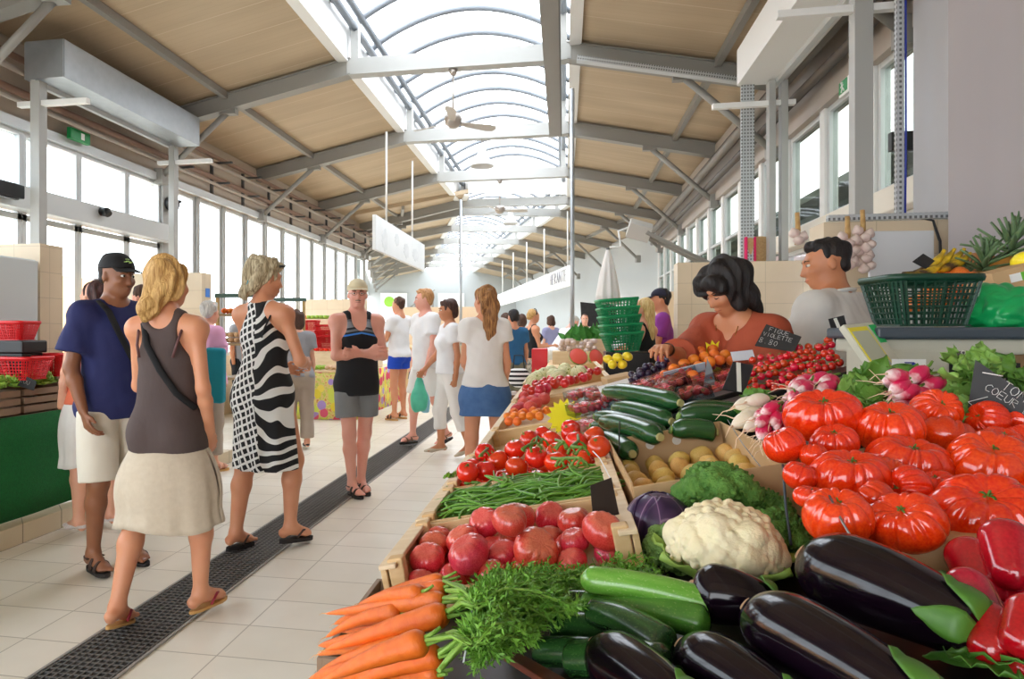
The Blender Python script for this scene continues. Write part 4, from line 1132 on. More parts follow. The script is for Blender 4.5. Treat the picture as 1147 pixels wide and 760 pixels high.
# ================================================================= red peppers
def pepper(i):
    r = random.Random(i); t = thing('red_pepper', 'x', 'pepper', group='red peppers at the front right')
    s = SDF(.045)
    n = 4 if i % 2 else 3
    for k in range(n):
        a = 2*PI*k/n+.3; c = V(.52*math.cos(a), .52*math.sin(a), 0)
        s.cone(c*1.1+V(0, 0, .35), c*.85-V(0, 0, .45+r.uniform(-.1, .1)), .54, .44, .08)
    s.ell((0, 0, .9), (.34, .34, .34), None, .15, True)
    s.mesh('flesh', PEPR, t, lambda v: v*(1+.03*vnoise(v, 4, i))[:, None], 2)
    MB().tube([(0, 0, .5), (0, 0, .75), (.12, .05, 1.05)], [.2, .1, .11], 8).build('stem', GREEN, t)
    return t
pp = [pepper(0), pepper(1)]
for i, (px, py, d, s, ax, lab) in enumerate(((1122, 644, .86, .054, (.25, .75, .55), 'big shiny red pepper on top of the others at the right edge'), (1082, 684, .80, .043, (-.3, .6, .6), 'smaller red pepper beneath, next to the biggest aubergine'), (1138, 716, .715, .044, (.5, .6, .3), 'red pepper low at the right edge below the big one'))):
    o = pp[i] if i < 2 else dup(pp[i % 2]); q = P(px, py, d); q.z = max(q.z, zs(q.x)+s*.95); o['label'] = lab; o.location = q; o.scale = (s,)*3
    o.rotation_mode = 'XYZ'; o.rotation_euler = V(0, 0, 1).rotation_difference(V(*ax).normalized()).to_euler()
# ================================================================= beefsteak tomatoes
tray = thing('cardboard_tray', 'shallow cardboard tray with a barcode under the beefsteak tomatoes', 'tray', (.81, 1.315, zs(.81)+.004), TILT)
w_, d_ = .70, .54
for c, s_ in (((0, 0, .0), (w_, d_, .006)), ((0, -d_/2+.035, .054), (w_, .07, .005)), ((0, -d_/2, .027), (w_, .005, .055)), ((0, d_/2, .04), (w_, .005, .08)), ((w_/2, 0, .04), (.005, d_, .08)), ((-w_/2, .03, .03), (.005, d_-.06, .06))):
    MB().box(c, s_).build('panel', CARD, tray)
m = MB(); r = random.Random(5); x = -.19
MB().box((-.155, -d_/2-.0032, .027), (.085, .0008, .022)).build('barcode_label', M('label_white', (244, 244, 240), .5), tray)
while x < -.12:
    wd = r.choice((.0012, .0018, .003)); m.box((x+wd/2, -d_/2-.0038, .028), (wd, .0006, .016)); x += wd+r.choice((.0014, .002))
m.build('barcode', BLACK, tray)
MB().box((-w_/2+.004, -d_/2-.002, .04), (.012, .008, .018)).build('corner_clip', BLACK, tray)
BZ = [(255, 140, 280, (235, 75), 'top'), (90, 255, 172, None, 'a'), (268, 228, 186, (250, 175), 'b'), (205, 305, 120, None, 'c'), (342, 365, 288, (335, 278), 'd'), (130, 372, 140, (150, 320), 'e'), (178, 462, 132, (188, 382), 'f'), (500, 215, 275, (480, 125), 'g'), (642, 287, 290, (645, 207), 'h'), (302, 538, 272, (285, 460), 'i'), (532, 560, 302, (480, 490), 'j'),
      (608, 428, 200, (495, 440), 'k'), (510, 365, 140, None, 'l'), (845, 345, 335, (828, 275), 'm'), (862, 500, 412, (833, 415), 'n'), (695, 150, 205, (690, 132), 'o'), (790, 190, 205, None, 'p'), (905, 150, 170, (815, 135), 'q'), (892, 225, 160, (893, 185), 'r'), (995, 225, 150, None, 's'), (1060, 270, 120, None, 't'), (1060, 440, 140, (1020, 375), 'u'), (590, 140, 110, None, 'v'), (420, 455, 170, None, 'w'), (690, 420, 150, (672, 368), 'x'), (1010, 150, 160, None, 'y'), (1120, 370, 220, None, 'z'), (1130, 560, 240, None, 'zz')]
BL = {'top': 'orange-red beefsteak tomato on the top left of the heap, below the radish leaves', 'a': 'beefsteak tomato at the far left edge of the heap, beside the radish roots', 'b': 'small beefsteak tomato with horizontal creases under the top left one', 'c': 'little lobe-shaped tomato peeping out at the left between bigger ones', 'd': 'large even-ribbed beefsteak tomato at the left centre, calyx upward', 'e': 'narrow beefsteak tomato on the left edge of the second row', 'f': 'small upright beefsteak tomato above the front left one', 'g': 'broad beefsteak tomato in the back centre with many pale streaks', 'h': 'wide beefsteak tomato in the very middle of the heap, little green calyx on top', 'i': 'front left beefsteak tomato touched by the metal price spike',
      'j': 'front centre beefsteak tomato with a curled dry calyx, on the cardboard edge', 'k': 'beefsteak tomato tucked behind the front centre one', 'l': 'deep red tomato in the shadowed gap of the heap', 'm': 'wide beefsteak tomato on the right, second row, above the largest', 'n': 'largest beefsteak tomato with a scab mark, front right on the tray', 'o': 'beefsteak tomato at the back below the radish bunch', 'p': 'beefsteak tomato in the back row right of the one under the radishes', 'q': 'flat beefsteak tomato lying against the black slate sign', 'r': 'beefsteak tomato with an upright calyx, back right', 's': 'beefsteak tomato behind the right edge of the heap', 't': 'beefsteak tomato cut by the right edge, upper one', 'u': 'beefsteak tomato at the right edge behind the largest one', 'v': 'small back-row tomato right of the broad streaked one', 'w': 'tomato low in the middle, half under its neighbours', 'x': 'tomato with a green stalk between the middle one and the largest', 'y': 'back row beefsteak tomato under the slate sign', 'z': 'beefsteak tomato out at the right of the tray', 'zz': 'beefsteak tomato at the front right corner of the tray'}
bp = [make_beef(i*7+1, n=10+i, asp=(1.28, 1.1, 1.2, 1.05)[i], flat=(.80, .88, .76, .86)[i], depth_=.24) for i in range(4)]
items = []
Rr, Uu, Tt = V(CY, SY, 0), V(0, 0, 1), V(SY, -CY, 0)   # camera right, up, towards camera
for i, (cx, cy, w, stm, key) in enumerate(BZ):
    px, py = 860+cx/3.62, 430+cy/3.62; d = 1.0+(575-py)*.0029; p = P(px, py, d); R = w/3.62*d/FPX/2
    if stm:
        ox, oy = (stm[0]-cx)/(w/2), -(stm[1]-cy)/(w/2); n = ox*ox+oy*oy; n = min(n, .9); ax = (Rr*ox+Uu*oy+Tt*math.sqrt(1-n)*.30).normalized()
        ax = (ax+Uu*.25).normalized()
    else: ax = V(random.uniform(-.8, .8), random.uniform(-.2, .9), .6).normalized()
    items.append([p, (R*.95, R*.74), ax])
separate(items, 90, .16, .93, None)
for i, (p, (a, b), ax) in enumerate(items):
    p.z = max(p.z, zs(p.x)+.012+b*.85); key = BZ[i][4]
    o = bp[i] if i < 4 else dup(bp[i % 4]); o['label'] = BL[key]; o.location = p; o.scale = (a/1.0,)*3
    q = V(0, 0, 1).rotation_difference(ax) @ Quaternion((0, 0, 1), (random.uniform(-.4, .4)+ (PI if i % 2 else 0)))
    o.rotation_mode = 'XYZ'; o.rotation_euler = q.to_euler()
# ================================================================= cauliflower, broccoli, red cabbage
def florets(n, R, cone, seed, zf=.8, jit=.12):
    r = random.Random(seed); out = []
    for i in range(n):
        z = 1-(i+.5)/n*cone; ph = i*2.39996; s = math.sqrt(max(0, 1-z*z)); q = 1+r.uniform(-jit, jit)
        out.append(V(s*math.cos(ph)*R*q, s*math.sin(ph)*R*q, z*R*zf*q))
    return out
def cauliflower(label, loc, R):
    t = thing('cauliflower', label, 'cauliflower', loc); s = SDF(R*.030)
    s.ell((0, 0, 0), (R*.8, R*.8, R*.62), None, .01)
    r = random.Random(4)
    for c in florets(30, R*.74, 1.15, 3): s.ell(c, R*.27*r.uniform(.85, 1.15), None, R*.05)
    for c in florets(210, R*.93, 1.2, 9, .82, .035): s.ell(c, R*.085*r.uniform(.8, 1.2), None, R*.04)
    s.mesh('curd', M('cauliflower_curd', (238, 228, 196), .7, col2=(226, 212, 168), vs=12, bump=.3, bs=160, sss=.1), t, lambda v: v*(1+.012*vnoise(v, 9/R, 2)+.006*vnoise(v, 30/R, 5))[:, None], 1)
    m = MB()
    for k in range(7):
        a = 2*PI*k/7; leaf(m, (R*.45*math.cos(a), R*.45*math.sin(a), -R*.55), (math.cos(a), math.sin(a), .55), (-.3*math.cos(a), -.3*math.sin(a), 1), R*1.0, R*.7, -.6, .08, k)
    m.build('leaf', M('cauli_leaf', (168, 196, 96), .5, col2=(130, 170, 70), vs=20), t, solid=.0015)
    return t
def broccoli(label, loc, R, rot=(0, 0, 0), mat=None, seed=0, cone=1.1):
    t = thing('broccoli', label, 'broccoli', loc, rot, 'broccoli heads by the cauliflower'); s = SDF(R*.035); r = random.Random(seed)
    fl = florets(22, R*.75, cone, seed)
    for c in fl: s.ell(c, R*.30*r.uniform(.85, 1.2), None, R*.03)
    for c in florets(220, R*1.0, cone+.08, seed+5, .86, .07): s.ell(c, R*.06, None, R*.01)
    s.mesh('florets', mat or BROC, t, lambda v: v*(1+.022*vnoise(v, 26/R, 2)+.02*vnoise(v, 55/R, 3)+.012*vnoise(v, 90/R, 4))[:, None], 0)
    s = SDF(R*.045); s.cone((0, 0, -R*1.05), (0, 0, -R*.2), R*.24, R*.3, R*.1)
    for c in fl[3:18]: s.cone((0, 0, -R*.45), c*.8, R*.12, R*.14, R*.08)
    s.mesh('stalk', M('broccoli_stalk', (170, 200, 120), .5, col2=(140, 180, 92), vs=15), t)
    return t
BROC = M('broccoli_bud', (104, 150, 62), .75, col2=(66, 116, 42), vs=60, bump=.6, bs=260)
BROCL = M('broccoli_bud_pale', (128, 160, 84), .7, col2=(104, 140, 66), vs=50, bump=.6, bs=240)
BROCD = M('broccoli_bud_dark', (66, 122, 46), .7, col2=(98, 150, 60), vs=50, bump=.6, bs=240)
cauliflower('large creamy white cauliflower in front of the broccoli', P(811, 614, 1.10), .092)
broccoli('large green broccoli head with its pale stalk facing the viewer, above the cauliflower', P(804, 557, 1.29), .074, (-.3, 0, .15), seed=1)
broccoli('pale green broccoli head on the left between red cabbage and cauliflower', P(752, 614, 1.20), .048, (.2, -.4, 0), BROCL, 2, 1.5)
broccoli('dark broccoli head at the right behind the cauliflower, beside the beefsteak tomatoes', P(872, 600, 1.17), .052, (.1, .3, 0), BROCD, 3, 1.4)
broccoli('broccoli half hidden on the right behind the large one', P(858, 574, 1.27), .05, (.2, .2, 1), BROC, 4, 1.4)
def cabbage(label, loc, R):
    t = thing('red_cabbage', label, 'cabbage', loc)
    MT = bpy.data.materials.new('red_cabbage_leaf'); n = NT(MT); b = n.n('ShaderNodeBsdfPrincipled'); b.inputs['Roughness'].default_value = .35
    vz = n.n('ShaderNodeTexVoronoi', feature='DISTANCE_TO_EDGE'); vz.inputs['Scale'].default_value = 22; n.l(n.obj((1, 1, .45)), vz.inputs[0])
    n.l(n.ramp(vz.outputs[0], [(.0, lin((150, 120, 150))), (.035, lin((70, 46, 84))), (.3, lin((48, 30, 64)))]), b.inputs['Base Color']); n.out(b.outputs[0])
    MB().add(*surf(20, 40, lambda a, ph: V(math.sin(a*PI)*math.cos(ph), math.sin(a*PI)*math.sin(ph), math.cos(a*PI)*.92)*R*.95), True).build('head', MT, t)
    for k in range(5):
        a0 = k*1.3; m = MB()
        def fn(u, v, a0=a0, k=k):
            th = .25+1.9*u; ph = a0+(v-.5)*2.3*math.sin(min(1, u*1.3+.25)*PI/2); rr = R*(.955+.012*(k % 3)+.05*(1-u)**3*abs(v-.5))
            return V(math.sin(th)*math.cos(ph), math.sin(th)*math.sin(ph), math.cos(th)*.92)*rr
        m.grid(fn, 12, 12); m.build('wrapper_leaf', MT, t, solid=.0015)
    return t
cabbage('dark purple red cabbage left of the broccoli, against the cardboard box', PS(738, 586, .06), .066)
# ================================================================= potato box
pc = V(.31, 1.735, 0)
bx = thing('cardboard_box', 'open cardboard box of potatoes with two round holes in its far wall', 'box', (pc.x, pc.y, zs(pc.x)+.005), (0, TILT[1], .02))
w_, d_, h_ = .315, .56, .115
MB().box((0, 0, .003), (w_, d_, .005)).build('base', CARD, bx)
def hole_panel(w, h, holes, th=.005):
    me = MB().box((0, 0, h/2), (w, th, h)).build('back_panel', CARD, bx, loc=(0, d_/2, 0))
    return me
hole_panel(w_, h_, None)
for hx in (-.045, .03):
    MB().tube([(hx, d_/2-.0035, .082), (hx, d_/2-.0026, .082)], .0125, 20).build('hand_hole', M('hole_light', (236, 232, 222), .8), bx)
MB().box((0, -d_/2, h_*.46), (w_, .005, h_*.92)).build('front_panel', CARD, bx, bevel=.001)
for s in (-1, 1): MB().box((s*w_/2, 0, h_/2), (.005, d_-.006, h_)).build('side_panel', CARD, bx, bevel=.001)
pr = []
for k in range(3):
    o = MB().add(*surf(12, 20, lambda a, ph, k=k: ball_fn(.8, .03, k, lobes=.04)(a, ph)*1.0), True).build('potato', POTA); tag(o, 'x', 'potato', 'potatoes in the cardboard box'); pr.append(o)
items = []; rp = random.Random(9)
for lay in range(1):
    for ix in range(5):
        for iy in range(6):
            items.append([V(pc.x-.125+.062*ix+rp.uniform(-.01, .01), pc.y-.235+.088*iy+rp.uniform(-.01, .01), zs(pc.x-.125+.062*ix)+.045), (.031*rp.uniform(.85, 1.1), .026), V(rp.uniform(-1, 1), rp.uniform(-1, 1), rp.uniform(.2, 1)).normalized()])
separate(items, 40, .1, .99)
for i, (p, (a, b), ax) in enumerate(items):
    o = pr[i] if i < 3 else dup(pr[i % 3]); o['label'] = 'yellow potato lying in the open cardboard box'; o.location = p; o.scale = (a,)*3; o.rotation_mode = 'XYZ'; o.rotation_euler = V(0, 0, 1).rotation_difference(ax).to_euler()
# ================================================================= raised bench for the inner rows
def z2(x): return zs(x)+.05+.15*max(0, x-.2)
SL2 = SLOPE+.15
def PB(px, py, h=0.0):
    a = CY*(px-PX0)/FPX-SY; b = (py-PY0)/FPX; k = ZT+SLOPE*.33+.05-.15*.2
    return P(px, py, (CAMZ-k-h)/(b+SL2*a))
def box_thing(name, label, cat, c, size, mat, rot=(0, 0, 0), bevel=.004, group=None):
    o = MB().box((0, 0, 0), size).build(name, mat, bevel=bevel, loc=c, rot=rot); return tag(o, label, cat, group)
def wedge(name, label, cat, x0, x1, y0, y1, ha, hb, mat, base=zs):
    o = MB().add([(x0, y0, base(x0)), (x1, y0, base(x1)), (x1, y1, base(x1)), (x0, y1, base(x0)), (x0, y0, zs(x0)+ha), (x1, y0, zs(x1)+hb), (x1, y1, zs(x1)+hb), (x0, y1, zs(x0)+ha)], [(0, 3, 2, 1), (4, 5, 6, 7), (0, 1, 5, 4), (1, 2, 6, 5), (2, 3, 7, 6), (3, 0, 4, 7)]).build(name, mat, bevel=.004); return tag(o, label, cat)
# ---- cucumbers
CU = [((195, 100), 2.42, (660, 185), 2.02, 'cucumber at the back left of the pile'), ((120, 170), 2.40, (640, 250), 2.0, 'cucumber second from the back left, lying towards the pink price row'),
      ((150, 185), 2.28, (585, 305), 1.94, 'long cucumber in the middle of the left-hand pile'), ((200, 235), 2.18, (560, 335), 1.86, 'cucumber at the front left behind the wire price spike'), ((212, 300), 2.1, (420, 390), 1.86, 'short piece of cucumber lowest at the left, next to the vine tomatoes'),
      ((650, 150), 2.12, (1040, 165), 2.05, 'cucumber at the back right, beside the white turnips'), ((640, 235), 1.98, (1000, 240), 1.98, 'thick cucumber at the front right over the cardboard box'), ((585, 295), 1.92, (860, 310), 1.9, 'pale cucumber low at the right behind the cardboard box rim'),
      ((340, 95), 2.45, (655, 140), 2.15, 'cucumber at the very back behind the others'), ((275, 165), 2.3, (630, 255), 2.02, 'cucumber in the left pile above the long middle one')]
wedge('produce_box', 'low dark box under the cucumbers behind the potato box', 'box', .16, .60, 2.03, 2.36, .09, .09, DARKB)
caps = [[P(640+a[0]/5.46, 430+a[1]/5.46, d1), P(640+b_[0]/5.46, 430+b_[1]/5.46, d2), .031, lab] for a, d1, b_, d2, lab in CU]
def separate_caps(caps, it=50):
    for _ in range(it):
        for i in range(len(caps)):
            for j in range(i+1, len(caps)):
                best = None
                for u in range(9):
                    pu = caps[i][0].lerp(caps[i][1], u/8)
                    for v in range(9):
                        e = caps[j][0].lerp(caps[j][1], v/8)-pu
                        if best is None or e.length < best.length: best = e
                need = caps[i][2]+caps[j][2]-best.length
                if need > 0:
                    n_ = best.normalized()*need*.5
                    for e in (0, 1): caps[i][e] -= n_; caps[j][e] += n_
separate_caps(caps, 25)
for a, b, r, lab in caps: courgette(b, a, r*.94, CUM, lab, 'cucumber', 'cucumber', 'cucumbers behind the potato box', True, .78, .004, bend=.008)
# ---- strawberries in clear trays
def berry():
    t = thing('strawberry', 'strawberry in a clear punnet', 'strawberry')
    MB().add(*surf(9, 12, lambda a, ph: V(math.sin(a*PI)**.8*(1-.25*a)*math.cos(ph), math.sin(a*PI)**.8*(1-.25*a)*math.sin(ph), math.cos(a*PI)*1.15)), True).build('flesh', STRAW, t)
    calyx(t, 1.0, .7, 6, False, GREEN, 2, .2); return t
be0 = berry(); first = True
def punnet(label, c, nx, ny, rot, seed, w=.19, d=.12, hgt=.045, film=True):
    global first
    R = Euler(rot).to_matrix(); c = Vector(c); r = random.Random(seed)
    t = thing('punnet', label, 'punnet', c, rot, 'clear punnets of strawberries')
    m = MB(); m.box((0, 0, .001), (w, d, .002))
    m.build('base', CLEAR, t)
    m = MB()
    for s in (-1, 1): m.box((s*w/2, 0, hgt/2), (.002, d, hgt)); m.box((0, s*d/2, hgt/2), (w, .002, hgt))
    m.build('wall', CLEAR, t)
    if film: MB().grid(lambda u, v: (w*(u-.5), d*(v-.5), hgt+.004+.005*math.sin(9*u+seed)*math.sin(7*v)), 10, 6).build('film_lid', CLING, t)
    for ix in range(nx):
        for iy in range(ny):
            p = V(-w/2+.018+(w-.036)*ix/(nx-1)+r.uniform(-.003, .003), -d/2+.017+(d-.034)*iy/(ny-1)+r.uniform(-.003, .003), .022+r.uniform(0, .012))
            o = be0 if first else dup(be0); first = False
            o['group'] = 'strawberries in the clear punnets'; o.location = c+R @ p; o.scale = (.0145,)*3; o.rotation_mode = 'XYZ'; o.rotation_euler = (r.uniform(-1.3, 1.3), r.uniform(-1.3, 1.3), r.uniform(0, 6))
TB = (0, -math.atan(SL2), 0)
wedge('display_box', 'dark slanted box under the strawberry punnets and cherry tomatoes', 'box', .30, 1.04, 2.37, 2.49, .09, .17, DARKB); wedge('display_box', 'dark slanted trestle box behind the counter under the rear strawberry punnets', 'box', .36, .80, 2.51, 2.74, .11, .16, DARKB, lambda x: 0)
pn = [((740, 442), 1), ((772, 437), 2), ((803, 432), 3), ((752, 428), 4), ((785, 420), 5), ((728, 452), 6), ((765, 452), 7), ((826, 440), 8), ((822, 427), 9), ((745, 440), 10), ((798, 446), 11), ((705, 446), 12)]
PNL = ['strawberry punnet left of centre behind the cucumbers', 'strawberry punnet in the middle, film wrapped', 'strawberry punnet right, below the black striped sign', 'strawberry punnet in the back row on the left', 'strawberry punnet in the back row under the plastic box', 'strawberry punnet at the left end of the front row', 'strawberry punnet nearest the cucumbers', 'strawberry punnet under the black card with the white clip', 'strawberry punnet behind the black card with the white clip', 'strawberry punnet wedged in the middle of the others', 'strawberry punnet above the right-hand cucumbers', 'strawberry punnet next to the white price sheet']
def onbench(px, py, d, h=0.0): return P(px, py, d)
for k, ((px, py), sd) in enumerate(pn):
    d = 2.58+.12*(442-py)/10 if py < 447 else 2.36
    punnet(PNL[k], P(px, py, d), 6, 4, (0, TB[1], .12), sd)
for k, (px, py, d) in enumerate(((660, 462, 2.85), (668, 482, 2.62), (655, 447, 3.15), (680, 447, 2.95))):
    punnet(['film-wrapped strawberry punnet right of the yellow price star', 'strawberry punnet just above the vine tomatoes', 'strawberry punnet behind the yellow price star', 'strawberry punnet beside the tips of the cucumbers'][k], P(px, py, d), 5, 4, (0, TILT[1], .3), 20+k, .16, .13)
o = MB().box((0, 0, 0), (.17, .004, .075)).build('plastic_box_lid', M('lid_blue', (196, 212, 226), .3), loc=P(767, 419, 2.72), rot=(.6, -.25, .1)); tag(o, 'clear bluish plastic lid standing behind the strawberries', 'lid')
# ---- cherry tomatoes on the vine
def ch():
    t = thing('cherry_tomato', 'cherry tomato on the vine in the red box', 'tomato'); MB().add(*surf(9, 14, ball_fn(.95, .06, lobes=0)), True).build('flesh', CHERT, t); calyx(t, .9, .6, 5, False, VINE, 1, .14); return t
c0 = ch(); n = 0; rc = random.Random(5)
cbox = box_thing('red_crate', 'dark red shallow crate holding the cherry tomatoes', 'crate', P(893, 432, 2.28)+V(0, .06, -.035), (.46, .26, .03), M('red_crate_plastic', (150, 34, 36), .4), (0, -.36, .1))
for row, (xa, ya, xb, yb, cnt, dd) in enumerate(((838, 412, 932, 387, 14, 2.48), (835, 420, 930, 394, 14, 2.42), (838, 428, 936, 400, 14, 2.36), (838, 437, 940, 407, 14, 2.30), (840, 446, 912, 420, 11, 2.24), (842, 405, 928, 383, 9, 2.54))):
    pts = []
    for i in range(cnt):
        u = i/(cnt-1); px = xa+(xb-xa)*u; py = ya+(yb-ya)*u
        p = P(px+rc.uniform(-1, 1), py+rc.uniform(-2.5, 2.5), dd+rc.uniform(-.01, .01)); o = c0 if n == 0 else dup(c0); n += 1
        o['group'] = 'cherry tomatoes on the vine'; o.location = p; o.scale = (.0145*rc.uniform(.88, 1.1),)*3; o.rotation_mode = 'XYZ'; o.rotation_euler = (rc.uniform(-1.2, .2), rc.uniform(-.8, .8), rc.uniform(0, 6)); pts.append(p+V(0, -.004, .010))
    if row in (1, 2, 3):
        m = MB(); c = pts[0]; m.tube([q-c for q in pts], .002, 5); o = m.build('tomato_vine', VINE, loc=c); tag(o, ['', 'thin green vine on the upper rows of cherry tomatoes', 'thin green vine along the middle rows of cherry tomatoes', 'thin green vine along the lower rows of cherry tomatoes'][row], 'tomato vine')
# ---- apricots at the vendor's hand, plums, lemons
heap('apricot', ball1('apricot', APRI, flat=.92, groove=.06), 'orange apricot in front of the woman reaching over the stall', 'apricots in front of the reaching woman', 'apricot',
     [], .03, .1, protos=0) if False else None
ap = [ball1('apricot', APRI, flat=.92, groove=.06)(i) for i in range(2)]
rows = [(735, 428, 2.75), (745, 420, 2.78), (755, 413, 2.8), (766, 407, 2.82), (777, 402, 2.84), (789, 399, 2.86), (800, 397, 2.88), (812, 397, 2.9), (748, 430, 2.68), (760, 423, 2.7), (771, 416, 2.72), (783, 410, 2.74), (795, 405, 2.76), (806, 403, 2.78), (729, 436, 2.68), (741, 436, 2.66), (785, 393, 2.95), (798, 391, 2.97), (820, 404, 2.82), (776, 420, 2.68)]
items = [[P(*q), (.0235, .022), V(random.uniform(-.6, .6), random.uniform(-.6, .6), .8).normalized()] for q in rows]
separate(items, 40, .08, .98)
for i, (p, (a, b), ax) in enumerate(items):
    o = ap[i] if i < 2 else dup(ap[i % 2]); tag(o, 'orange apricot in front of the woman reaching over the stall', 'apricot', 'apricots in front of the reaching woman'); o.location = p; o.scale = (a,)*3; o.rotation_mode = 'XYZ'; o.rotation_euler = V(0, 0, 1).rotation_difference(ax).to_euler()
wedge('display_box', 'slanted dark trestle box under the apricots and plums before the reaching woman', 'box', .36, .56, 2.75, 2.97, .075, .135, DARKB, lambda x: 0)
pl = ball1('plum', PLUM, (8, 12), flat=1.0)(0); items = []
for i in range(44):
    u = random.random(); px = 703+u*55+random.uniform(-6, 6); py = 431-u*32+random.uniform(-7, 7); items.append([P(px, py, 3.0+random.uniform(-.05, .05)), (.0165, .0165), V(0, 0, 1)])
separate(items, 40, .08, .98)
for i, (p, ab, ax) in enumerate(items):
    o = pl if i == 0 else dup(pl); tag(o, 'small dark plum heaped beside the apricots', 'plum', 'dark plums beside the apricots'); o.location = p; o.scale = (.0165,)*3
le = ball1('lemon', LEMON, (10, 14), flat=1.25)(0)
for i, q in enumerate(((686, 408, 3.3), (697, 408, 3.3), (692, 400, 3.32), (703, 399, 3.36), (681, 402, 3.36), (757, 396, 3.2), (748, 399, 3.2))):
    o = le if i == 0 else dup(le); tag(o, 'yellow lemon in the little heap left of the reaching hand' if i < 5 else 'yellow lemon behind the dark plums under the arm', 'lemon', 'lemons left of the reaching hand' if i < 5 else 'lemons under the reaching arm'); o.location = P(*q); o.scale = (.022,)*3; o.rotation_euler = (1.2, i, .3*i)
box_thing('display_box', 'pale box under the lemons', 'box', P(694, 420, 3.36)+V(0, 0, -.05), (.14, .2, .10), CARD, (0, -.2, .1))
# ================================================================= radishes, turnips and their leaves
RADM = bpy.data.materials.new('radish_skin'); t = NT(RADM); b = t.n('ShaderNodeBsdfPrincipled'); b.inputs['Roughness'].default_value = .3
sp = t.n('ShaderNodeSeparateXYZ'); tc = t.n('ShaderNodeTexCoord'); t.l(tc.outputs['Object'], sp.inputs[0]); nz = t.n('ShaderNodeTexNoise'); nz.inputs['Scale'].default_value = 5; t.l(tc.outputs['Object'], nz.inputs[0])
f = t.math('ADD', sp.outputs[0], t.math('MULTIPLY_ADD', nz.outputs[0], .5, -.25)); t.l(t.ramp(f, [(.66, lin((216, 40, 92))), (.92, lin((250, 230, 230)))]), b.inputs['Base Color']); t.out(b.outputs[0])
WHT = M('turnip_skin', (246, 240, 226), .35, col2=(238, 226, 200), vs=8); ROOT = M('fine_root', (240, 214, 184), .7)
RLEAF = M('radish_leaf', (104, 152, 56), .5, col2=(72, 122, 40), vs=14, bump=.25, bs=60); RLEAFL = M('radish_leaf_light', (138, 176, 84), .5, col2=(108, 152, 60), vs=14, bump=.25, bs=60)
def radish(mat=RADM, name='radish', fat=.27):
    t = thing(name, 'x', name); pr = lambda u: fat*(math.sin(PI*min(1, u*.9+.06))**.65)*(1-.25*u)
    vs, fs = axis_body(1, pr, 14, 0, None, 14); MB().add(vs, fs, True).build('root', mat, t)
    MB().tube([(.97, 0, 0), (1.15, .04, -.03), (1.4, -.03, -.12), (1.7, .05, -.3)], [.05, .025, .014, .006], 5).build('root_tail', ROOT, t)
    MB().tube([(.03, 0, 0), (-.15, .02, .03), (-.32, 0, .08)], [.07, .05, .04], 5).build('stalk', VINE, t); return t
rad0 = radish(); tur0 = radish(WHT, 'turnip', .25); used = {'r': False, 't': False}; rr = random.Random(14)
def put_rad(kind, px, py, d, ang, L, out, label, group):
    src = rad0 if kind == 'r' else tur0; o = src if not used[kind] else dup(src); used[kind] = True
    a = P(px, py, d); dirv = Rr*math.cos(ang)+V(0, 0, 1)*math.sin(ang)+Tt*out; dirv.normalize(); aim(o, a-dirv*L*.5, a+dirv*L*.5, rr.uniform(0, 6)); o.scale = (L, L, L); o['label'] = label; o['group'] = group
for i in range(30):
    u, v = rr.random(), rr.random(); put_rad('r', 893+u*44-v*8, 421+v*32+u*3, 1.56+rr.uniform(-.05, .05), PI+rr.uniform(.0, .7), .066, rr.uniform(.1, .7), 'pink radish of the big bunch whose leaves lie behind the tomatoes', 'radishes of the big bunch')
for i in range(44):
    u, v = rr.random(), rr.random(); put_rad('r', 852+u*46, 450+v*44-u*8, 1.42+rr.uniform(-.04, .06), PI+.6+rr.uniform(-.5, .8), .052, rr.uniform(.5, 1.2), 'small pink radish with stringy roots beside the white turnips', 'small radishes beside the white turnips')
for i, (px, py, L, a) in enumerate(((835, 452, .085, 3.3), (842, 464, .095, 3.25), (833, 470, .09, 3.5), (848, 448, .08, 3.2), (846, 474, .085, 3.5))):
    put_rad('t', px, py, 1.58-.02*i, a, L*.9, .5, ['white turnip at the top left of the little bunch', 'white turnip in the middle of the bunch, pointing left', 'white turnip at the lower left over the cardboard box', 'white turnip at the back of the bunch', 'white turnip lowest, against the cardboard box rim'][i], 'white turnips')
for i in range(26):
    u, v = rr.random(), rr.random(); put_rad('r', 1003+u*44, 420+v*40, 1.44+rr.uniform(-.05, .05), PI+rr.uniform(-.25, .5), .068, rr.uniform(.1, .6), 'pink and white radish of the bunch below the scale', 'radishes of the bunch below the scale')
for i, (px, py) in enumerate(((1053, 447), (1074, 458), (1082, 457), (1066, 452))):
    put_rad('r', px, py, 1.44, -PI/2+.3*(i-1), .06, .3, 'radish hanging down under the leaves next to the slate sign', 'radishes by the slate sign')
m = MB()
for i in range(60):
    px, py = 862+rr.random()*40, 462+rr.random()*42; a = P(px, py, 1.42); pts = [a]
    for k in range(4): pts.append(pts[-1]+Rr*rr.gauss(-.006, .008)+V(0, 0, rr.gauss(-.005, .006))+Tt*rr.gauss(.002, .004))
    m.tube(pts, [.0012, .001, .0009, .0007, .0004], 4, False)
o = m.build('radish_roots', ROOT); tag(o, 'tangle of thin stringy roots hanging from the radish bunches', 'roots', None, 'stuff')
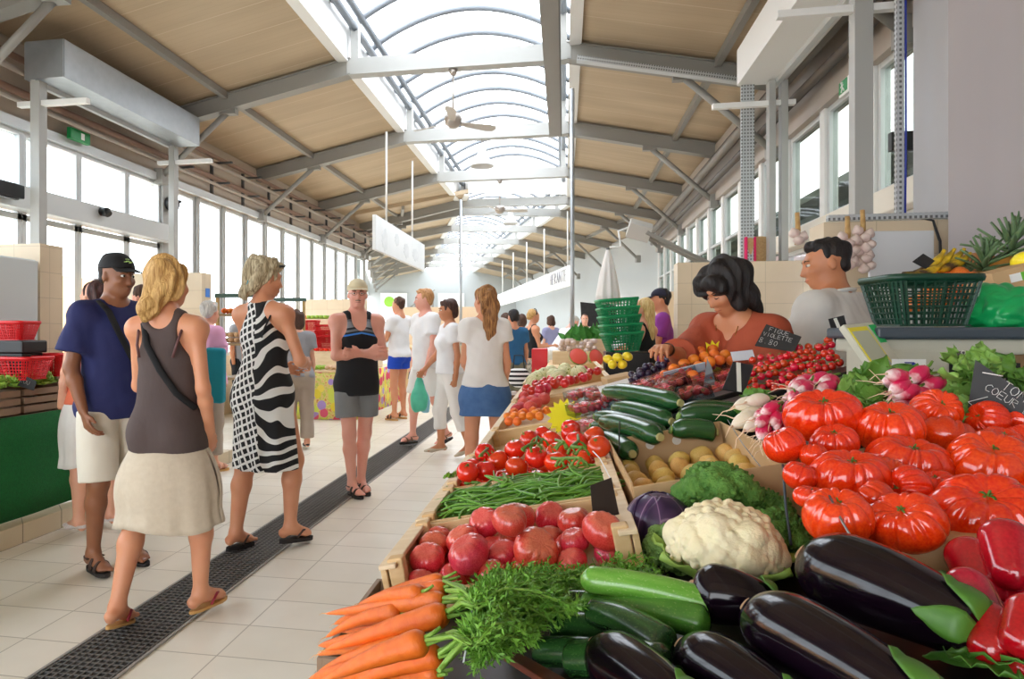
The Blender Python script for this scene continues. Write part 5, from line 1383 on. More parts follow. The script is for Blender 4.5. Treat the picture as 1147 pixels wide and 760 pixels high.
def leafy(label, spots, mats, seed, L=.11, W=.075, rf=.28):
    t = thing('radish_leaves', label, 'leaves'); t['kind'] = 'stuff'; r = random.Random(seed)
    for mi, mt in enumerate(mats):
        m = MB()
        for i, (px, py, d, dx, dy, dz) in enumerate(spots):
            if i % len(mats) != mi: continue
            for q in range(3):
                dd = Rr*(dx+r.gauss(0, .4))+V(0, 0, dy+r.gauss(0, .35))+Tt*(dz+r.gauss(0, .4)); leaf(m, P(px+r.uniform(-9, 9), py+r.uniform(-7, 7), d+r.uniform(-.04, .04)), dd, Tt*.8+V(0, 0, .7)+Rr*r.gauss(0, .4), L*r.uniform(.6, 1.15), W*r.uniform(.7, 1.15), r.uniform(.2, 1.0), r.uniform(.12, rf), r.randint(0, 999), 8, 6, r.uniform(-.1, .25))
        m.build('leaf', mt, t, solid=.0006)
    return t
leafy('heap of green radish leaves behind the big tomatoes in the middle', [(940+12*i, 426+9*j, 1.58-.05*j, .8-.1*j, .15-.3*j, .35) for i in range(7) for j in range(4)], [RLEAF, RLEAFL], 5, .075, .055)
leafy('pale green radish leaves fanning out beside the slate sign', [(1064+9*i, 408+10*j, 1.46-.02*j, .5, .35-.4*j, .5) for i in range(4) for j in range(6)], [RLEAFL, RLEAF], 8, .058, .05)
leafy('green leaf tips sticking up behind the slate sign at the right edge', [(1122+8*i, 418+4*i, 1.50, .7, .2, .2) for i in range(4)], [RLEAF], 9, .07, .05)
leafy('green sprigs in a box right of the strawberry punnets', [(828+6*i, 452-2*i, 1.95, .5, .3, .4) for i in range(4)], [RLEAF], 10, .05, .035)
box_thing('black_box', 'dark box under the radish bunches behind the beefsteak tomatoes', 'box', (.80, 1.79, zs(.80)+.052), (.60, .36, .10), DARKB, TILT)
# ================================================================= shop scale with its green basket
SCB = M('scale_cream', (196, 194, 176), .4); SCD = M('scale_dark', (66, 76, 84), .4)
scp = V(1.42, 1.86, 0)
sc = thing('shop_scale', 'grey cream shop scale with a dark weighing plate and tilted display', 'scale', (0, 0, 0))
ztop = CAMZ-(366-372)/FPX*1.9
c = P(1085, 380, 1.95)
MB().box(P(1090, 373, 1.95)+V(0, .12, 0), (.58, .34, .035), (0, 0, .05)).build('plate', SCD, sc, bevel=.008)
MB().box(P(1090, 388, 1.95)+V(0, .12, 0), (.54, .30, .045), (0, 0, .05)).build('plate_support', SCB, sc, bevel=.008)
MB().box(P(1025, 428, 1.93)+V(.0, .12, 0), (.19, .22, .20), (0, 0, .05)).build('body', SCB, sc, bevel=.012)
MB().box(P(1118, 428, 1.93)+V(.0, .12, 0), (.05, .22, .20), (0, 0, .05)).build('foot', SCB, sc, bevel=.01)
MB().box(P(1085, 436, 2.03)+V(0, .12, 0), (.3, .2, .16), (0, 0, .05)).build('recess_shade', M('scale_shadow', (52, 52, 48), .6), sc)  # dark set-back block, the shade under the plate put into its colour
# display: tilted slab facing the customer
q = [P(972, 368, 1.94), P(1005, 365, 1.98), P(988, 416, 1.88), P(956, 406, 1.84)]
ex = (q[1]-q[0]).normalized(); ez = (q[0]-q[3]); ez = (ez-ex*ez.dot(ex)).normalized(); ey = ez.cross(ex); R = Matrix((ex, ey, ez)).transposed(); cc = (q[0]+q[1]+q[2]+q[3])/4; W, H = (q[1]-q[0]).length, (q[0]-q[3]).length
dm = MB().box((0, .012, 0), (W, .022, H)).build('display', SCB, sc, bevel=.004); dm.matrix_world = Matrix.Translation(cc) @ R.to_4x4()
for nm, x, z, w_, h_, mt, y in (('screen_border', -.018, .0, W*.62, H*.82, M('yellow_border', (226, 212, 60), .5), -.0005), ('screen', -.018, -.004, W*.54, H*.70, M('lcd_grey', (178, 182, 160), .3), -.0012), ('green_key', W*.36, H*.25, W*.2, H*.36, M('green_key', (40, 170, 90), .4), -.0005)):
    o = MB().box((x, y, z), (w_, .002, h_)).build(nm, mt, dm)
# white sticker with a blue mark
sk = MB().box((0, 0, 0), (.085, .0015, .034)).build('sticker', M('label_white', (244, 244, 240)), sc, loc=P(1018, 409, 1.80), rot=(0, 0, .05))
BLUE = M('logo_blue', (34, 52, 150), .5)
m = MB(); m.poly([(-.012, .009), (.012, .009), (.02, .003), (.006, -.001), (-.008, -.001), (-.014, -.006), (-.018, -.005), (-.01, .003), (.004, .003), (.008, .005), (-.010, .006)], .0008); m.build('blue_mark', BLUE, sk, loc=(0, -.0012, 0))
for k in range(5): MB().box((-.034+.004*k, -.0012, .0), (.0026, .0008, .007)).build('letter', BLUE, sk)
for k in range(6): MB().box((.02+.0038*k, -.0012, -.003), (.0026, .0008, .006)).build('letter', BLUE, sk)
# shopping basket
def basket(label, loc, rot, w, d, h, mat, taper=.78, rows=9, cols=8, name='shopping_basket', bar=.0055, group=None, handles=False):
    t = thing(name, label, 'basket', loc, rot, group)
    def ring(z, s, th, hh, nm):
        m = MB(); W, D = w*s/2, d*s/2; r = min(W, D)*.3; pts = []
        for cx, cy, a0 in ((W-r, D-r, 0), (-(W-r), D-r, PI/2), (-(W-r), -(D-r), PI), (W-r, -(D-r), 3*PI/2)):
            for k in range(5): a = a0+PI/2*k/4; pts.append(V(cx+r*math.cos(a), cy+r*math.sin(a), z))
        pts.append(pts[0]); m.tube(pts, th, 6, False, hh/th); return m, pts
    m, p1 = ring(h, 1, bar*1.3, bar*2.2, 'rim'); m.build('rim', mat, t)
    m = MB(); 
    for k in range(rows):
        z = h*(k+.3)/rows; s = taper+(1-taper)*z/h; mm, pp = ring(z, s, bar*.5, bar*.9, ''); m.tube(pp, bar*.5, 4, False)
    _, p0 = ring(0.004, taper, bar, bar, ''); n = len(p1)-1
    tot = []
    for side in range(4):
        a1, b1 = p1[side*5-1 if side else n-1], p1[side*5]; a0, b0 = p0[side*5-1 if side else n-1], p0[side*5]
        for k in range(cols+1): u = k/cols; m.bar(a0.lerp(b0, u), a1.lerp(b1, u), bar, bar*.9, up=(0, 1, 0.01) if side % 2 else (1, 0, .01))
    for k in range(5):
        if k: m.bar(p0[k], p1[k], bar*1.2, bar); m.bar(p0[k+5], p1[k+5], bar*1.2, bar); m.bar(p0[k+10], p1[k+10], bar*1.2, bar); m.bar(p0[k+15], p1[k+15], bar*1.2, bar)
    m.build('side_lattice', mat, t)
    m = MB(); W, D = w*taper/2, d*taper/2
    for k in range(9): m.box((-W+2*W*k/8, 0, .003), (bar, 2*D, .005)); m.box((0, -D+2*D*k/8, .003), (2*W, bar, .005))
    m.build('bottom_lattice', mat, t)
    return t
GRB = M('basket_dark_green', (18, 62, 44), .4)
bc = P(1049, 366, 1.97); basket('dark green plastic basket standing on the scale plate', V(bc.x, bc.y+.10, bc.z+.002), .10, .265, .21, .145, GRB, .74, 8, 7)
# fruit and boxes on the rack behind the scale
rack = thing('display_rack', 'dark rack behind the scale carrying the tropical fruit', 'rack', (1.62, 2.76, 0))
MB().box((0, 0, 1.16), (.72, .40, .03)).build('shelf', DARKB, rack)
for sx in (-1, 1):
    for sy in (-1, 1): MB().box((sx*.33, sy*.17, .575), (.03, .03, 1.15)).build('leg', STEELD, rack)
box_thing('fruit_carton', 'cardboard carton of mangoes seen through the green basket', 'carton', (1.50, 2.66, 1.235), (.42, .26, .12), CARD)
mg = ball1('mango', MANGO, (10, 16), flat=1.2)(0)
for i, q in enumerate(((1035, 335, 2.55), (1048, 331, 2.5), (1062, 333, 2.5), (1060, 322, 2.55), (1078, 322, 2.5), (1045, 321, 2.6), (1075, 308, 2.55), (1062, 309, 2.6), (1090, 331, 2.5), (1024, 342, 2.55), (1088, 314, 2.5))):
    o = mg if i == 0 else dup(mg); tag(o, 'orange-red mango in the carton behind the green basket', 'mango', 'mangoes behind the green basket'); o.location = P(*q); o.scale = (.033,)*3; o.rotation_euler = (1.3, .4*i, i)
BAN = M('banana_skin', (238, 200, 40), .45, col2=(70, 48, 30), vs=16, sharp=.8)
def banana():
    m = MB(); pts = [V(.16*math.cos(a)-.16, 0, .16*math.sin(a)) for a in [(-.55+1.1*i/10) for i in range(11)]]
    m.tube(pts, [.006, .012, .016, .0175, .018, .018, .0175, .016, .013, .008, .006], 6); o = m.build('banana', BAN); return tag(o, 'x', 'banana')
b0 = banana()
for i, (px, py, d, ry) in enumerate(((1040, 300, 2.6, -.9), (1050, 297, 2.6, -.8), (1060, 295, 2.62, -.7), (1066, 298, 2.58, -.75), (1036, 306, 2.56, -1.0))):
    o = b0 if i == 0 else dup(b0); tag(o, 'overripe black-spotted banana behind the green basket', 'banana', 'bananas behind the green basket'); o.location = P(px, py, d); o.rotation_mode = 'XYZ'; o.rotation_euler = (.2, 0.9+.1*i, .15+.06*i)
box_thing('cardboard_flap', 'brown cardboard carton standing behind the bananas', 'carton', P(1089, 297, 2.8), (.17, .02, .10), M('flap_brown', (196, 140, 92), .7), (.2, -.18, .05))
PIN = fruit_mat('pineapple_skin', (176, 120, 40), (120, 92, 40), rough=.6); PLEAF = M('pineapple_leaf', (112, 140, 96), .45, col2=(70, 104, 62), vs=14)
def pineapple(label, base, d, s, seed):
    t = thing('pineapple', label, 'pineapple', base, group='pineapples on the rack'); r = random.Random(seed)
    MB().add(*surf(16, 32, lambda a, ph: V(math.sin(a*PI)**.7*math.cos(ph), math.sin(a*PI)**.7*math.sin(ph), -1.3*math.cos(a*PI)-1.2)*.062*(1+.06*math.sin(8*ph+16*a)*math.sin(8*ph-16*a))), True).build('flesh', PIN, t)
    m = MB()
    for k in range(34):
        a = k*2.4; tl = .15+.035*k; L = .16*(1-.012*k)*r.uniform(.85, 1.1); dv = V(math.cos(a)*(1.25-.033*k), math.sin(a)*(1.25-.033*k), .35+.04*k)
        leaf(m, V(0, 0, .0+.0022*k), dv, V(-dv.x, -dv.y, 1.2), L, .024, -.25+.5*(1-k/34), .0, k, 6, 2, .35)
    m.build('crown', PLEAF, t, solid=.001)
    t.scale = (s,)*3; t.rotation_mode = 'XYZ'; t.rotation_euler = V(0, 0, 1).rotation_difference(Vector(d).normalized()).to_euler(); return t
pineapple('pineapple whose crown leans left, in front of the larger one', P(1100, 305, 2.55), (.1, -.3, 1), .85, 1)
pineapple('pineapple with the tallest crown at the right edge', P(1130, 288, 2.75), (.15, -.1, 1), 1.05, 2)
pineapple('small pineapple crown low behind the basket rim', P(1085, 311, 2.7), (-.4, -.2, 1), .5, 3)
ct_ = thing('fruit_carton', 'pale carton with a green and white label at the right edge', 'carton', P(1128, 312, 2.35), (0, -.25, .05))
MB().box((0, 0, 0), (.19, .16, .075)).build('body', CARD, ct_, bevel=.002)
MB().box((-.01, -.081, .004), (.065, .002, .028)).build('label', M('label_white', (244, 244, 240)), ct_); MB().box((.008, -.0825, .004), (.03, .002, .028)).build('label_green', M('label_green', (110, 196, 60), .5), ct_)
o = dup(le); tag(o, 'yellow lemon at the right edge on the pale carton', 'lemon', 'lemon at the edge'); o.location = P(1146, 293, 2.4); o.scale = (.035,)*3
bag_m = M('green_bag', (24, 176, 96), .3, col2=(16, 140, 76), vs=10, bump=.8, bs=16)
def crumpled_bag(label, loc, rx, ry, rz, mat, seed, name='plastic_bag'):
    s = SDF(.007); s.ell((0, 0, 0), (rx, ry, rz*.8), None, .02); s.ell((-.02, 0, rz*.6), (rx*.45, ry*.5, rz*.5), None, .04); s.ell((rx*.5, 0, rz*.15), (rx*.5, ry*.7, rz*.6), None, .04)
    s.cut((0, 0, -rz*.62), (0, 0, -1))
    o = s.mesh(name, mat, None, lambda v: v*(.92+.22*np.abs(vnoise(v, 40, seed))+.14*np.abs(vnoise(v, 95, seed+1)))[:, None], 1); o.location = loc; return tag(o, label, 'bag')
crumpled_bag('crumpled bright green plastic bag lying on the scale plate', P(1128, 352, 1.98)+V(.02, .06, .002), .095, .085, .085, bag_m, 3)
# ================================================================= slates, price cards, stakes
SLATE = M('slate_black', (26, 26, 27), .55, col2=(40, 40, 42), vs=14); SLATEG = M('slate_grey', (112, 112, 110), .6, col2=(96, 96, 94), vs=14); CHALK = M('chalk', (236, 236, 232), .9)
GL = {'T': [[(0, 1.4), (1, 1.4)], [(.5, 1.4), (.5, 0)]], 'O': [[(.5, 0), (.1, .3), (0, .7), (.15, 1.2), (.5, 1.4), (.9, 1.1), (1, .7), (.85, .2), (.5, 0)]], 'M': [[(0, 0), (.1, 1.4), (.5, .6), (.9, 1.4), (1, 0)]], 'A': [[(0, 0), (.5, 1.4), (1, 0)], [(.2, .5), (.8, .5)]], 'E': [[(1, 1.4), (0, 1.4), (0, 0), (1, 0)], [(0, .7), (.8, .7)]],
      'C': [[(1, 1.2), (.6, 1.4), (.1, 1.0), (0, .6), (.3, 0), (1, .1)]], 'U': [[(0, 1.4), (.05, .3), (.5, 0), (.9, .3), (1, 1.4)]], 'R': [[(0, 0), (0, 1.4), (.8, 1.3), (.9, .9), (0, .7), (1, 0)]], 'D': [[(0, 0), (0, 1.4), (.7, 1.2), (1, .7), (.7, .1), (0, 0)]], 'B': [[(0, 0), (0, 1.4), (.8, 1.3), (.8, .8), (0, .7), (.9, .6), (.9, .1), (0, 0)]], 'F': [[(1, 1.4), (0, 1.4), (0, 0)], [(0, .7), (.7, .7)]],
      'I': [[(.5, 1.4), (.5, 0)]], 'G': [[(1, 1.2), (.5, 1.4), (0, .8), (.2, .1), (.7, 0), (1, .3), (1, .6), (.6, .6)]], 'V': [[(0, 1.4), (.5, 0), (1, 1.4)]], 'L': [[(0, 1.4), (0, 0), (.9, 0)]], '4': [[(.7, 1.5), (0, .6), (1, .4)], [(1, .9), (.7, -.3)]], '8': [[(.5, .7), (.1, 1.0), (.3, 1.4), (.8, 1.3), (.8, .9), (.2, .5), (.1, .1), (.6, 0), (.9, .3), (.5, .7)]], '0': [[(.5, 0), (.1, .4), (.2, 1.1), (.6, 1.3), (.9, .8), (.8, .2), (.5, 0)]], 'P': [[(0, 0), (0, 1.4), (.9, 1.2), (.8, .7), (0, .6)]], 'S': [[(1, 1.2), (.5, 1.4), (.1, 1.1), (.9, .4), (.5, 0), (0, .2)]], '/': [[(0, 0), (1, 1.4)]], 'H': [[(0, 0), (0, 1.4)], [(1, 0), (1, 1.4)], [(0, .7), (1, .7)]], 'N': [[(0, 0), (0, 1.4), (1, 0), (1, 1.4)]], '.': [[(.4, 0), (.5, .1)]], '-': [[(0, .7), (1, .7)]], 'Y': [[(0, 1.4), (.5, .7), (1, 1.4)], [(.5, .7), (.5, 0)]]}
def chalk(parent, text, x, z, size, y, mat=None, slope=0.0, th=.0012, gap=1.25):
    m = MB()
    for i, chx in enumerate(text):
        for st_ in GL.get(chx, []):
            pts = [V(x+(i*gap+p[0])*size*.6, y, z+p[1]*size*.62+slope*(i*gap+p[0])*size*.6) for p in st_]; m.tube(pts, th, 4, True, .5)
    return m.build('chalk_writing', mat or CHALK, parent)
def sign_from(label, quad, mat, name='slate_sign', th=.004, cat='sign', border=None):
    """quad: 4 world points tl,tr,br,bl (roughly planar)"""
    ex = (quad[1]-quad[0]+quad[2]-quad[3]).normalized(); ez = (quad[0]-quad[3]+quad[1]-quad[2]); ez = (ez-ex*ez.dot(ex)).normalized(); ey = ez.cross(ex); R = Matrix((ex, ey, ez)).transposed(); c = (quad[0]+quad[1]+quad[2]+quad[3])/4
    t = thing(name, label, cat); t.matrix_world = Matrix.Translation(c) @ R.to_4x4()
    t.location = c; t.rotation_mode = 'XYZ'; t.rotation_euler = R.to_euler()
    loc = [(R.transposed() @ (p-c)) for p in quad]; m = MB(); m.poly([(p.x, p.z) for p in reversed(loc)], th); m.build('panel', mat, t)
    return t, loc
t, L = sign_from('black slate reading TOMATE COEUR DE BOEUF with a chalked 4, at the right edge', [P(1093, 403, 1.34), P(1180, 462, 1.24), P(1176, 512, 1.24), P(1082, 470, 1.34)], SLATE)
chalk(t, 'TOMATE', -.035, .030, .020, -.0035, slope=-.06); chalk(t, 'COEUR DE BOEUF', -.055, .014, .016, -.0035, slope=-.06, th=.001); chalk(t, '4', -.062, -.040, .048, -.0035, th=.0018); chalk(t, '80', -.02, -.045, .022, -.0035, mat=M('chalk_dim', (96, 98, 100), .9))
m = MB(); m.tube([(-.075, -.003, .040), (-.045, -.003, .052)], .0012, 4); m.build('chalk_line', CHALK, t)
t, L = sign_from('grey slate with chalked script half hidden behind the radish leaves', [P(1073, 393, 1.56), P(1124, 397, 1.56), P(1114, 424, 1.56), P(1068, 414, 1.56)], SLATEG); chalk(t, '8.0/', -.045, .006, .022, -.0035); chalk(t, 'POIS', .0, .0, .018, -.0035)
t, L = sign_from('black slate reading FIGUE VIOLETTE 8.80 in front of the reaching woman', [P(858, 362, 2.60), P(898, 378, 2.52), P(889, 393, 2.5), P(846, 388, 2.6)], SLATE); chalk(t, 'FIGUE', -.045, .022, .020, -.0035); chalk(t, 'VIOLETTE', -.060, .0, .018, -.0035); chalk(t, '8.80', -.065, -.030, .024, -.0035)
def striped(label, quad):
    t, L = sign_from(label, quad, SLATE, 'price_card'); w = (L[1]-L[0]).length; h = (L[0]-L[3]).length
    MB().box((0, -.003, 0), (w*.2, .003, h*.92)).build('white_clip', M('clip_white', (232, 230, 220), .5), t); return t
striped('black price card with a white clip in front of the cherry tomatoes', [P(821, 405, 2.1), P(844, 409, 2.1), P(834, 440, 2.06), P(809, 436, 2.06)])
striped('black price card with a white clip standing before the man in the pale shirt', [P(928, 357, 2.3), P(945, 353, 2.3), P(954, 386, 2.28), P(938, 392, 2.28)])
def stake(label, pts, r=.0013, mat=None):
    c = pts[0]; o = MB().tube([q-c for q in pts], r, 6).build('price_stake', mat or M('stake_wire', (150, 150, 150), .3, .8), loc=c); return tag(o, label, 'stake')
stake('thin wire stake holding the clipped card before the pale shirt', [P(950, 390, 2.28), P(957, 402, 2.26)])
t, L = sign_from('dark back of a price card leaning at the right corner of the beans', [P(661, 545, 1.34), P(685, 534, 1.35), P(698, 600, 1.245), P(665, 588, 1.26)], M('card_back_brown', (40, 30, 28), .5), 'price_card')
stake('white wire stake rising from the dark card at the corner of the beans', [P(684, 536, 1.35), P(672, 513, 1.42), P(664, 505, 1.44)], mat=M('stake_white', (226, 226, 226), .4))
stake('metal price spike stuck between the front left beefsteak tomatoes', [P(929, 555, .99), P(944, 585, .94), P(960, 612, .91)], .0018)
stake('thin wire spike at the back corner of the potato box', [P(815, 470, 1.78), P(832, 497, 1.62), P(853, 524, 1.46)])
stake('black wire stake standing left of the potato box', [P(694, 472, 1.9), P(693, 520, 1.85)], .002, BLACK)
stake('dark wire stake behind the broccoli beside the beefsteak tomatoes', [P(877, 520, 1.18), P(880, 565, 1.13), P(886, 610, 1.09)], .0022, M('stake_blue', (60, 74, 84), .4))
t, L = sign_from('black diamond-shaped price card above the bananas', [P(1034, 284, 2.5), P(1047, 292, 2.5), P(1037, 301, 2.5), P(1022, 293, 2.5)], SLATE, 'price_card')
# yellow star card
c = P(633, 467, 2.9); t = thing('price_star', 'yellow star-shaped price card stuck behind the vine tomatoes', 'price card', c); t.rotation_euler = (-.2, .15, YAW)
out = []
for k in range(32):
    r = .082 if k % 2 == 0 else .062; out.append((r*math.cos(2*PI*k/32), r*math.sin(2*PI*k/32)))
YST = M('star_yellow', (250, 240, 40), .6); MB().poly(out[::-1], .003).build('card', YST, t)
MB().tube([(0, .004, -.06), (0, .004, -.16)], .002, 6).build('stake', STEELD, t)
m = MB(); m.tube([(-.05, -.003, -.05), (-.03, -.003, -.047), (-.03, -.003, -.056)], .001, 4); m.tube([(-.016, -.003, -.05), (0, -.003, -.048)], .001, 4); m.build('pen_marks', M('pen_marks', (190, 170, 30), .8), t)
c = P(801, 401, 2.98); t = thing('price_star', 'bright yellow star card partly hidden under the reaching arm', 'price card', c); t.rotation_euler = (-.2, .3, YAW)
MB().poly(out[::-1], .003).build('card', YST, t); MB().tube([(0, .004, -.06), (0, .004, -.2)], .002, 6).build('stake', STEELD, t)
for k, (q, w_, h_, rot, lab) in enumerate(((( 690, 437, 2.8), .13, .075, (-.5, -.28, .2), 'white price sheet lying behind the cucumbers'), ((905, 433, 1.95), .07, .035, (-.6, -.2, .1), 'small white price label below the cherry tomatoes'), ((913, 428, 2.05), .06, .025, (-.6, -.2, .3), 'pale green price label below the cherry tomatoes'), ((832, 398, 2.7), .09, .04, (-.4, -.1, .2), 'white and blue packet behind the cherry tomatoes'))):
    o = MB().box((0, 0, 0), (w_, .003, h_)).build('price_label', M('paper_%d' % k, ((238, 236, 234), (240, 240, 236), (206, 222, 190), (226, 230, 238))[k], .7), loc=P(*q), rot=rot); tag(o, lab, 'label')
t, L = sign_from('grey folded price card standing among the apricots', [P(792, 402, 2.62), P(797, 410, 2.6), P(803, 438, 2.56), P(787, 440, 2.56)], M('card_grey', (128, 134, 140), .5), 'price_card')
# ================================================================= people
def nv(v): return Vector(v).normalized()
def hair_mat(name, c1, c2, rough=.62):
    if name in MATS: return MATS[name]
    m = bpy.data.materials.new(name); t = NT(m); b = t.n('ShaderNodeBsdfPrincipled'); b.inputs['Roughness'].default_value = rough
    nz = t.n('ShaderNodeTexNoise'); nz.inputs['Scale'].default_value = 1.6; nz.inputs['Detail'].default_value = 5; nz.inputs['Distortion'].default_value = .6
    t.l(t.obj((70, 70, 9)), nz.inputs[0]); t.l(t.ramp(nz.outputs[0], [(.34, lin(c1)), (.66, lin(c2))]), b.inputs['Base Color'])
    bp = t.n('ShaderNodeBump'); bp.inputs['Strength'].default_value = .6; bp.inputs['Distance'].default_value = .01; t.l(nz.outputs[0], bp.inputs['Height']); t.l(bp.outputs[0], b.inputs['Normal'])
    t.out(b.outputs[0]); MATS[name] = m; return m
def skin(name, c, c2): return M('skin_'+name, c, .48, col2=c2, vs=7, sss=.12, bump=.03, bs=120)
SK_TAN = skin('tan', (222, 158, 122), (212, 142, 106)); SK_FAIR = skin('fair', (234, 180, 152), (226, 162, 134)); SK_PINK = skin('pink', (238, 178, 158), (230, 158, 138)); SK_DARK = skin('brown', (152, 100, 70), (134, 84, 56)); SK_OLIVE = skin('olive', (206, 142, 104), (190, 122, 84))
def cloth(name, c, c2=None, **k):
    k.setdefault('bump', .35); k.setdefault('bs', 9); return M('cloth_'+name, c, .85, col2=c2, vs=k.pop('vs', 5), var=.10 if c2 is None else 0, bstretch=k.pop('bstretch', (2.2, 2.2, .8)), **k)
EYEW = M('eye_white', (236, 232, 226), .2); IRIS = M('iris', (44, 32, 24), .2); BROW = M('eyebrow', (70, 52, 38), .8); LIPS = M('lips', (176, 88, 80), .5); LIPD = M('lips_dark', (110, 58, 48), .5)
GLASSF = M('spectacle_frame', (60, 58, 56), .3, .5)
class Fig: pass
def ik(sh, tgt, a, b, hint):
    d = tgt-sh; L = min(d.length, (a+b)*.995); u = d.normalized(); x = (a*a-b*b+L*L)/(2*L); h = math.sqrt(max(0, a*a-x*x)); n = Vector(hint); n = (n-u*n.dot(u)).normalized(); el = sh+u*x+n*h
    return el-sh, (sh+u*L)-el
def human(label, px, d, phi, H=1.72, fem=False, skin_=None, h=None, lean=0.0, side=0.0, head=(0, 0, 0), armR=None, armL=None, legR=None, legL=None, footR=(0, 0), footL=(0, 0), build=1.0, belly=0.0, curl=.5, curlR=None, palmR=None, palmL=None, face=False, hands=True, ground=None, headonly=False, dloc=None):
    f = Fig(); s = H/1.75; f.s = s; f.fem = fem; f.h = h or max(.0075, d*.0021)
    g = dloc if dloc is not None else P(px, 400, d)
    f.root = thing('person', label, 'person', (g.x, g.y, 0), (0, 0, YAW+phi))
    f.inv = (Matrix.Translation((g.x, g.y, 0)) @ Matrix.Rotation(YAW+phi, 4, 'Z')).inverted()
    f.Rt = Rt = (Matrix.Rotation(-lean, 3, 'X') @ Matrix.Rotation(side, 3, 'Y'))
    armR = armR or ((.16, .02, -1), (.05, .25, -1)); armL = armL or ((-.16, .02, -1), (-.05, .25, -1))
    legR = legR or ((.04, .02, -1), (0, -.03, -1)); legL = legL or ((-.04, .02, -1), (0, -.03, -1))
    hipw = (.092 if not fem else .095)*s; shw = (.168 if not fem else .150)*s*build
    th, sh, ua, fa = .425*s, .405*s, .295*s, .25*s
    P0 = V(0, 0, 0); J = {}
    for sd, leg, ft in (('R', legR, footR), ('L', legL, footL)):
        sg = 1 if sd == 'R' else -1
        hip = P0+V(sg*hipw, 0, -.03*s); kn = hip+nv(leg[0])*th; an = kn+nv(leg[1])*sh
        Rf = Matrix.Rotation(ft[0], 3, 'Z') @ Matrix.Rotation(-ft[1], 3, 'X')
        pts = {'heel': an+Rf @ V(0, -.045*s, -.045*s), 'ball': an+Rf @ V(0, .115*s, -.06*s), 'toe': an+Rf @ V(0, .165*s, -.064*s)}
        J['hip'+sd], J['kn'+sd], J['an'+sd], J['Rf'+sd] = hip, kn, an, Rf
        for k, q in pts.items(): J[k+sd] = q
    low = min(min(J[k+sd].z-(.03 if k == 'heel' else .018)*s for k in ('heel', 'ball', 'toe')) for sd in 'RL')
    zoff = V(0, 0, -low+.018)
    for k in list(J):
        if isinstance(J[k], Vector): J[k] = J[k]+zoff
    P0 = zoff.copy(); f.P0 = P0; T = lambda x, y, z: P0+Rt @ V(x*s, y*s, z*s); f.T = T
    J['chest'] = T(0, 0, .34); J['nb'] = T(0, -.015, .535)
    for sd, arm in (('R', armR), ('L', armL)):
        sg = 1 if sd == 'R' else -1
        shd = T(sg*shw/s, -.01, .475)
        if len(arm) == 3: arm = ik(shd, f.inv @ Vector(arm[1]), ua, fa, arm[2])
        el = shd+nv(arm[0])*ua; wr = el+nv(arm[1])*fa
        J['sh'+sd], J['el'+sd], J['wr'+sd] = shd, el, wr
    yaw, pit, roll = head
    Rh = Matrix.Rotation(-lean*.5, 3, 'X') @ Matrix.Rotation(yaw, 3, 'Z') @ Matrix.Rotation(-pit, 3, 'X') @ Matrix.Rotation(roll, 3, 'Y'); f.Rh = Rh
    hs = .97*(s**.6)*(1.0 if not fem else .96); f.hs = hs
    f.hc = J['nb']+(Matrix.Rotation(-lean*.7, 3, 'X') @ V(0, .028*s, .165*s))+Rh @ V(0, .012*s*math.sin(pit)*2, 0)
    f.J = J; HP = lambda x, y, z: f.hc+Rh @ V(x*hs, y*hs, z*hs); f.HP = HP
    # torso blocks: (centre, radii)
    b = build
    if fem: f.torso = [(T(0, 0, .0), (.165*s*b, .115*s*b, .12*s)), (T(0, .01*belly, .15), (.128*s*b, (.095+.02*belly)*s*b, .15*s)), (T(0, .005, .33), (.142*s*b, .104*s*b, .16*s))]
    else: f.torso = [(T(0, 0, .0), (.150*s*b, .112*s*b, .12*s)), (T(0, .015*belly, .15), (.142*s*b, (.104+.03*belly)*s*b, .16*s)), (T(0, .005, .33), (.165*s*b, .112*s*b, .17*s))]
    f.extra = [(T(sg*.07, -.055, -.035), .098*s*b) for sg in (-1, 1)]
    if fem: f.extra += [(T(sg*.068*b, .075, .335), .066*s*b) for sg in (-1, 1)]
    S_ = SDF(f.h); R9 = np.array(Rt)
    for c, r in f.torso: S_.ell(c, r, R9, .06*s)
    for c, r in f.extra: S_.ell(c, r, None, .04*s)
    S_.cone(J['shL'], J['shR'], .055*s*b, .055*s*b, .06*s)
    nr = (.056 if not fem else .047)*s
    S_.cone(J['nb']+Rt @ V(0, 0, -.05*s), f.HP(0, -.02, -.05), nr*1.12, nr*.95, .04*s)
    for sg, sd in ((1, 'R'), (-1, 'L')):
        S_.cone(J['nb'], J['sh'+sd], .05*s, .05*s, .05*s)
        S_.ell(J['sh'+sd], (.053 if not fem else .045)*s*b, None, .03*s)
        a0 = (.045 if not fem else .039)*s*b
        S_.cone(J['sh'+sd], J['el'+sd], a0*1.05, a0*.82, .03*s)
        mid = J['el'+sd].lerp(J['wr'+sd], .3)
        S_.cone(J['el'+sd], mid, a0*.82, a0*.86, .025*s); S_.cone(mid, J['wr'+sd], a0*.86, a0*.56, .02*s)
        t0 = (.082 if not fem else .086)*s*b
        S_.cone(J['hip'+sd], J['kn'+sd], t0*1.05, t0*.64, .05*s)
        kn, an = J['kn'+sd], J['an'+sd]; dv = (an-kn).normalized(); back = dv.cross(V(1, 0, 0)).normalized(); back = back if back.y < 0 else -back
        cf = kn.lerp(an, .30)+back*.012*s
        S_.cone(kn, cf, t0*.62, t0*.64, .035*s); S_.cone(cf, an, t0*.63, t0*.40, .03*s)
        S_.cone(an+V(0, 0, -.01*s), J['heel'+sd], .032*s, .028*s, .02*s)
        Rf = J['Rf'+sd]; upf = Rf @ V(0, 0, 1)
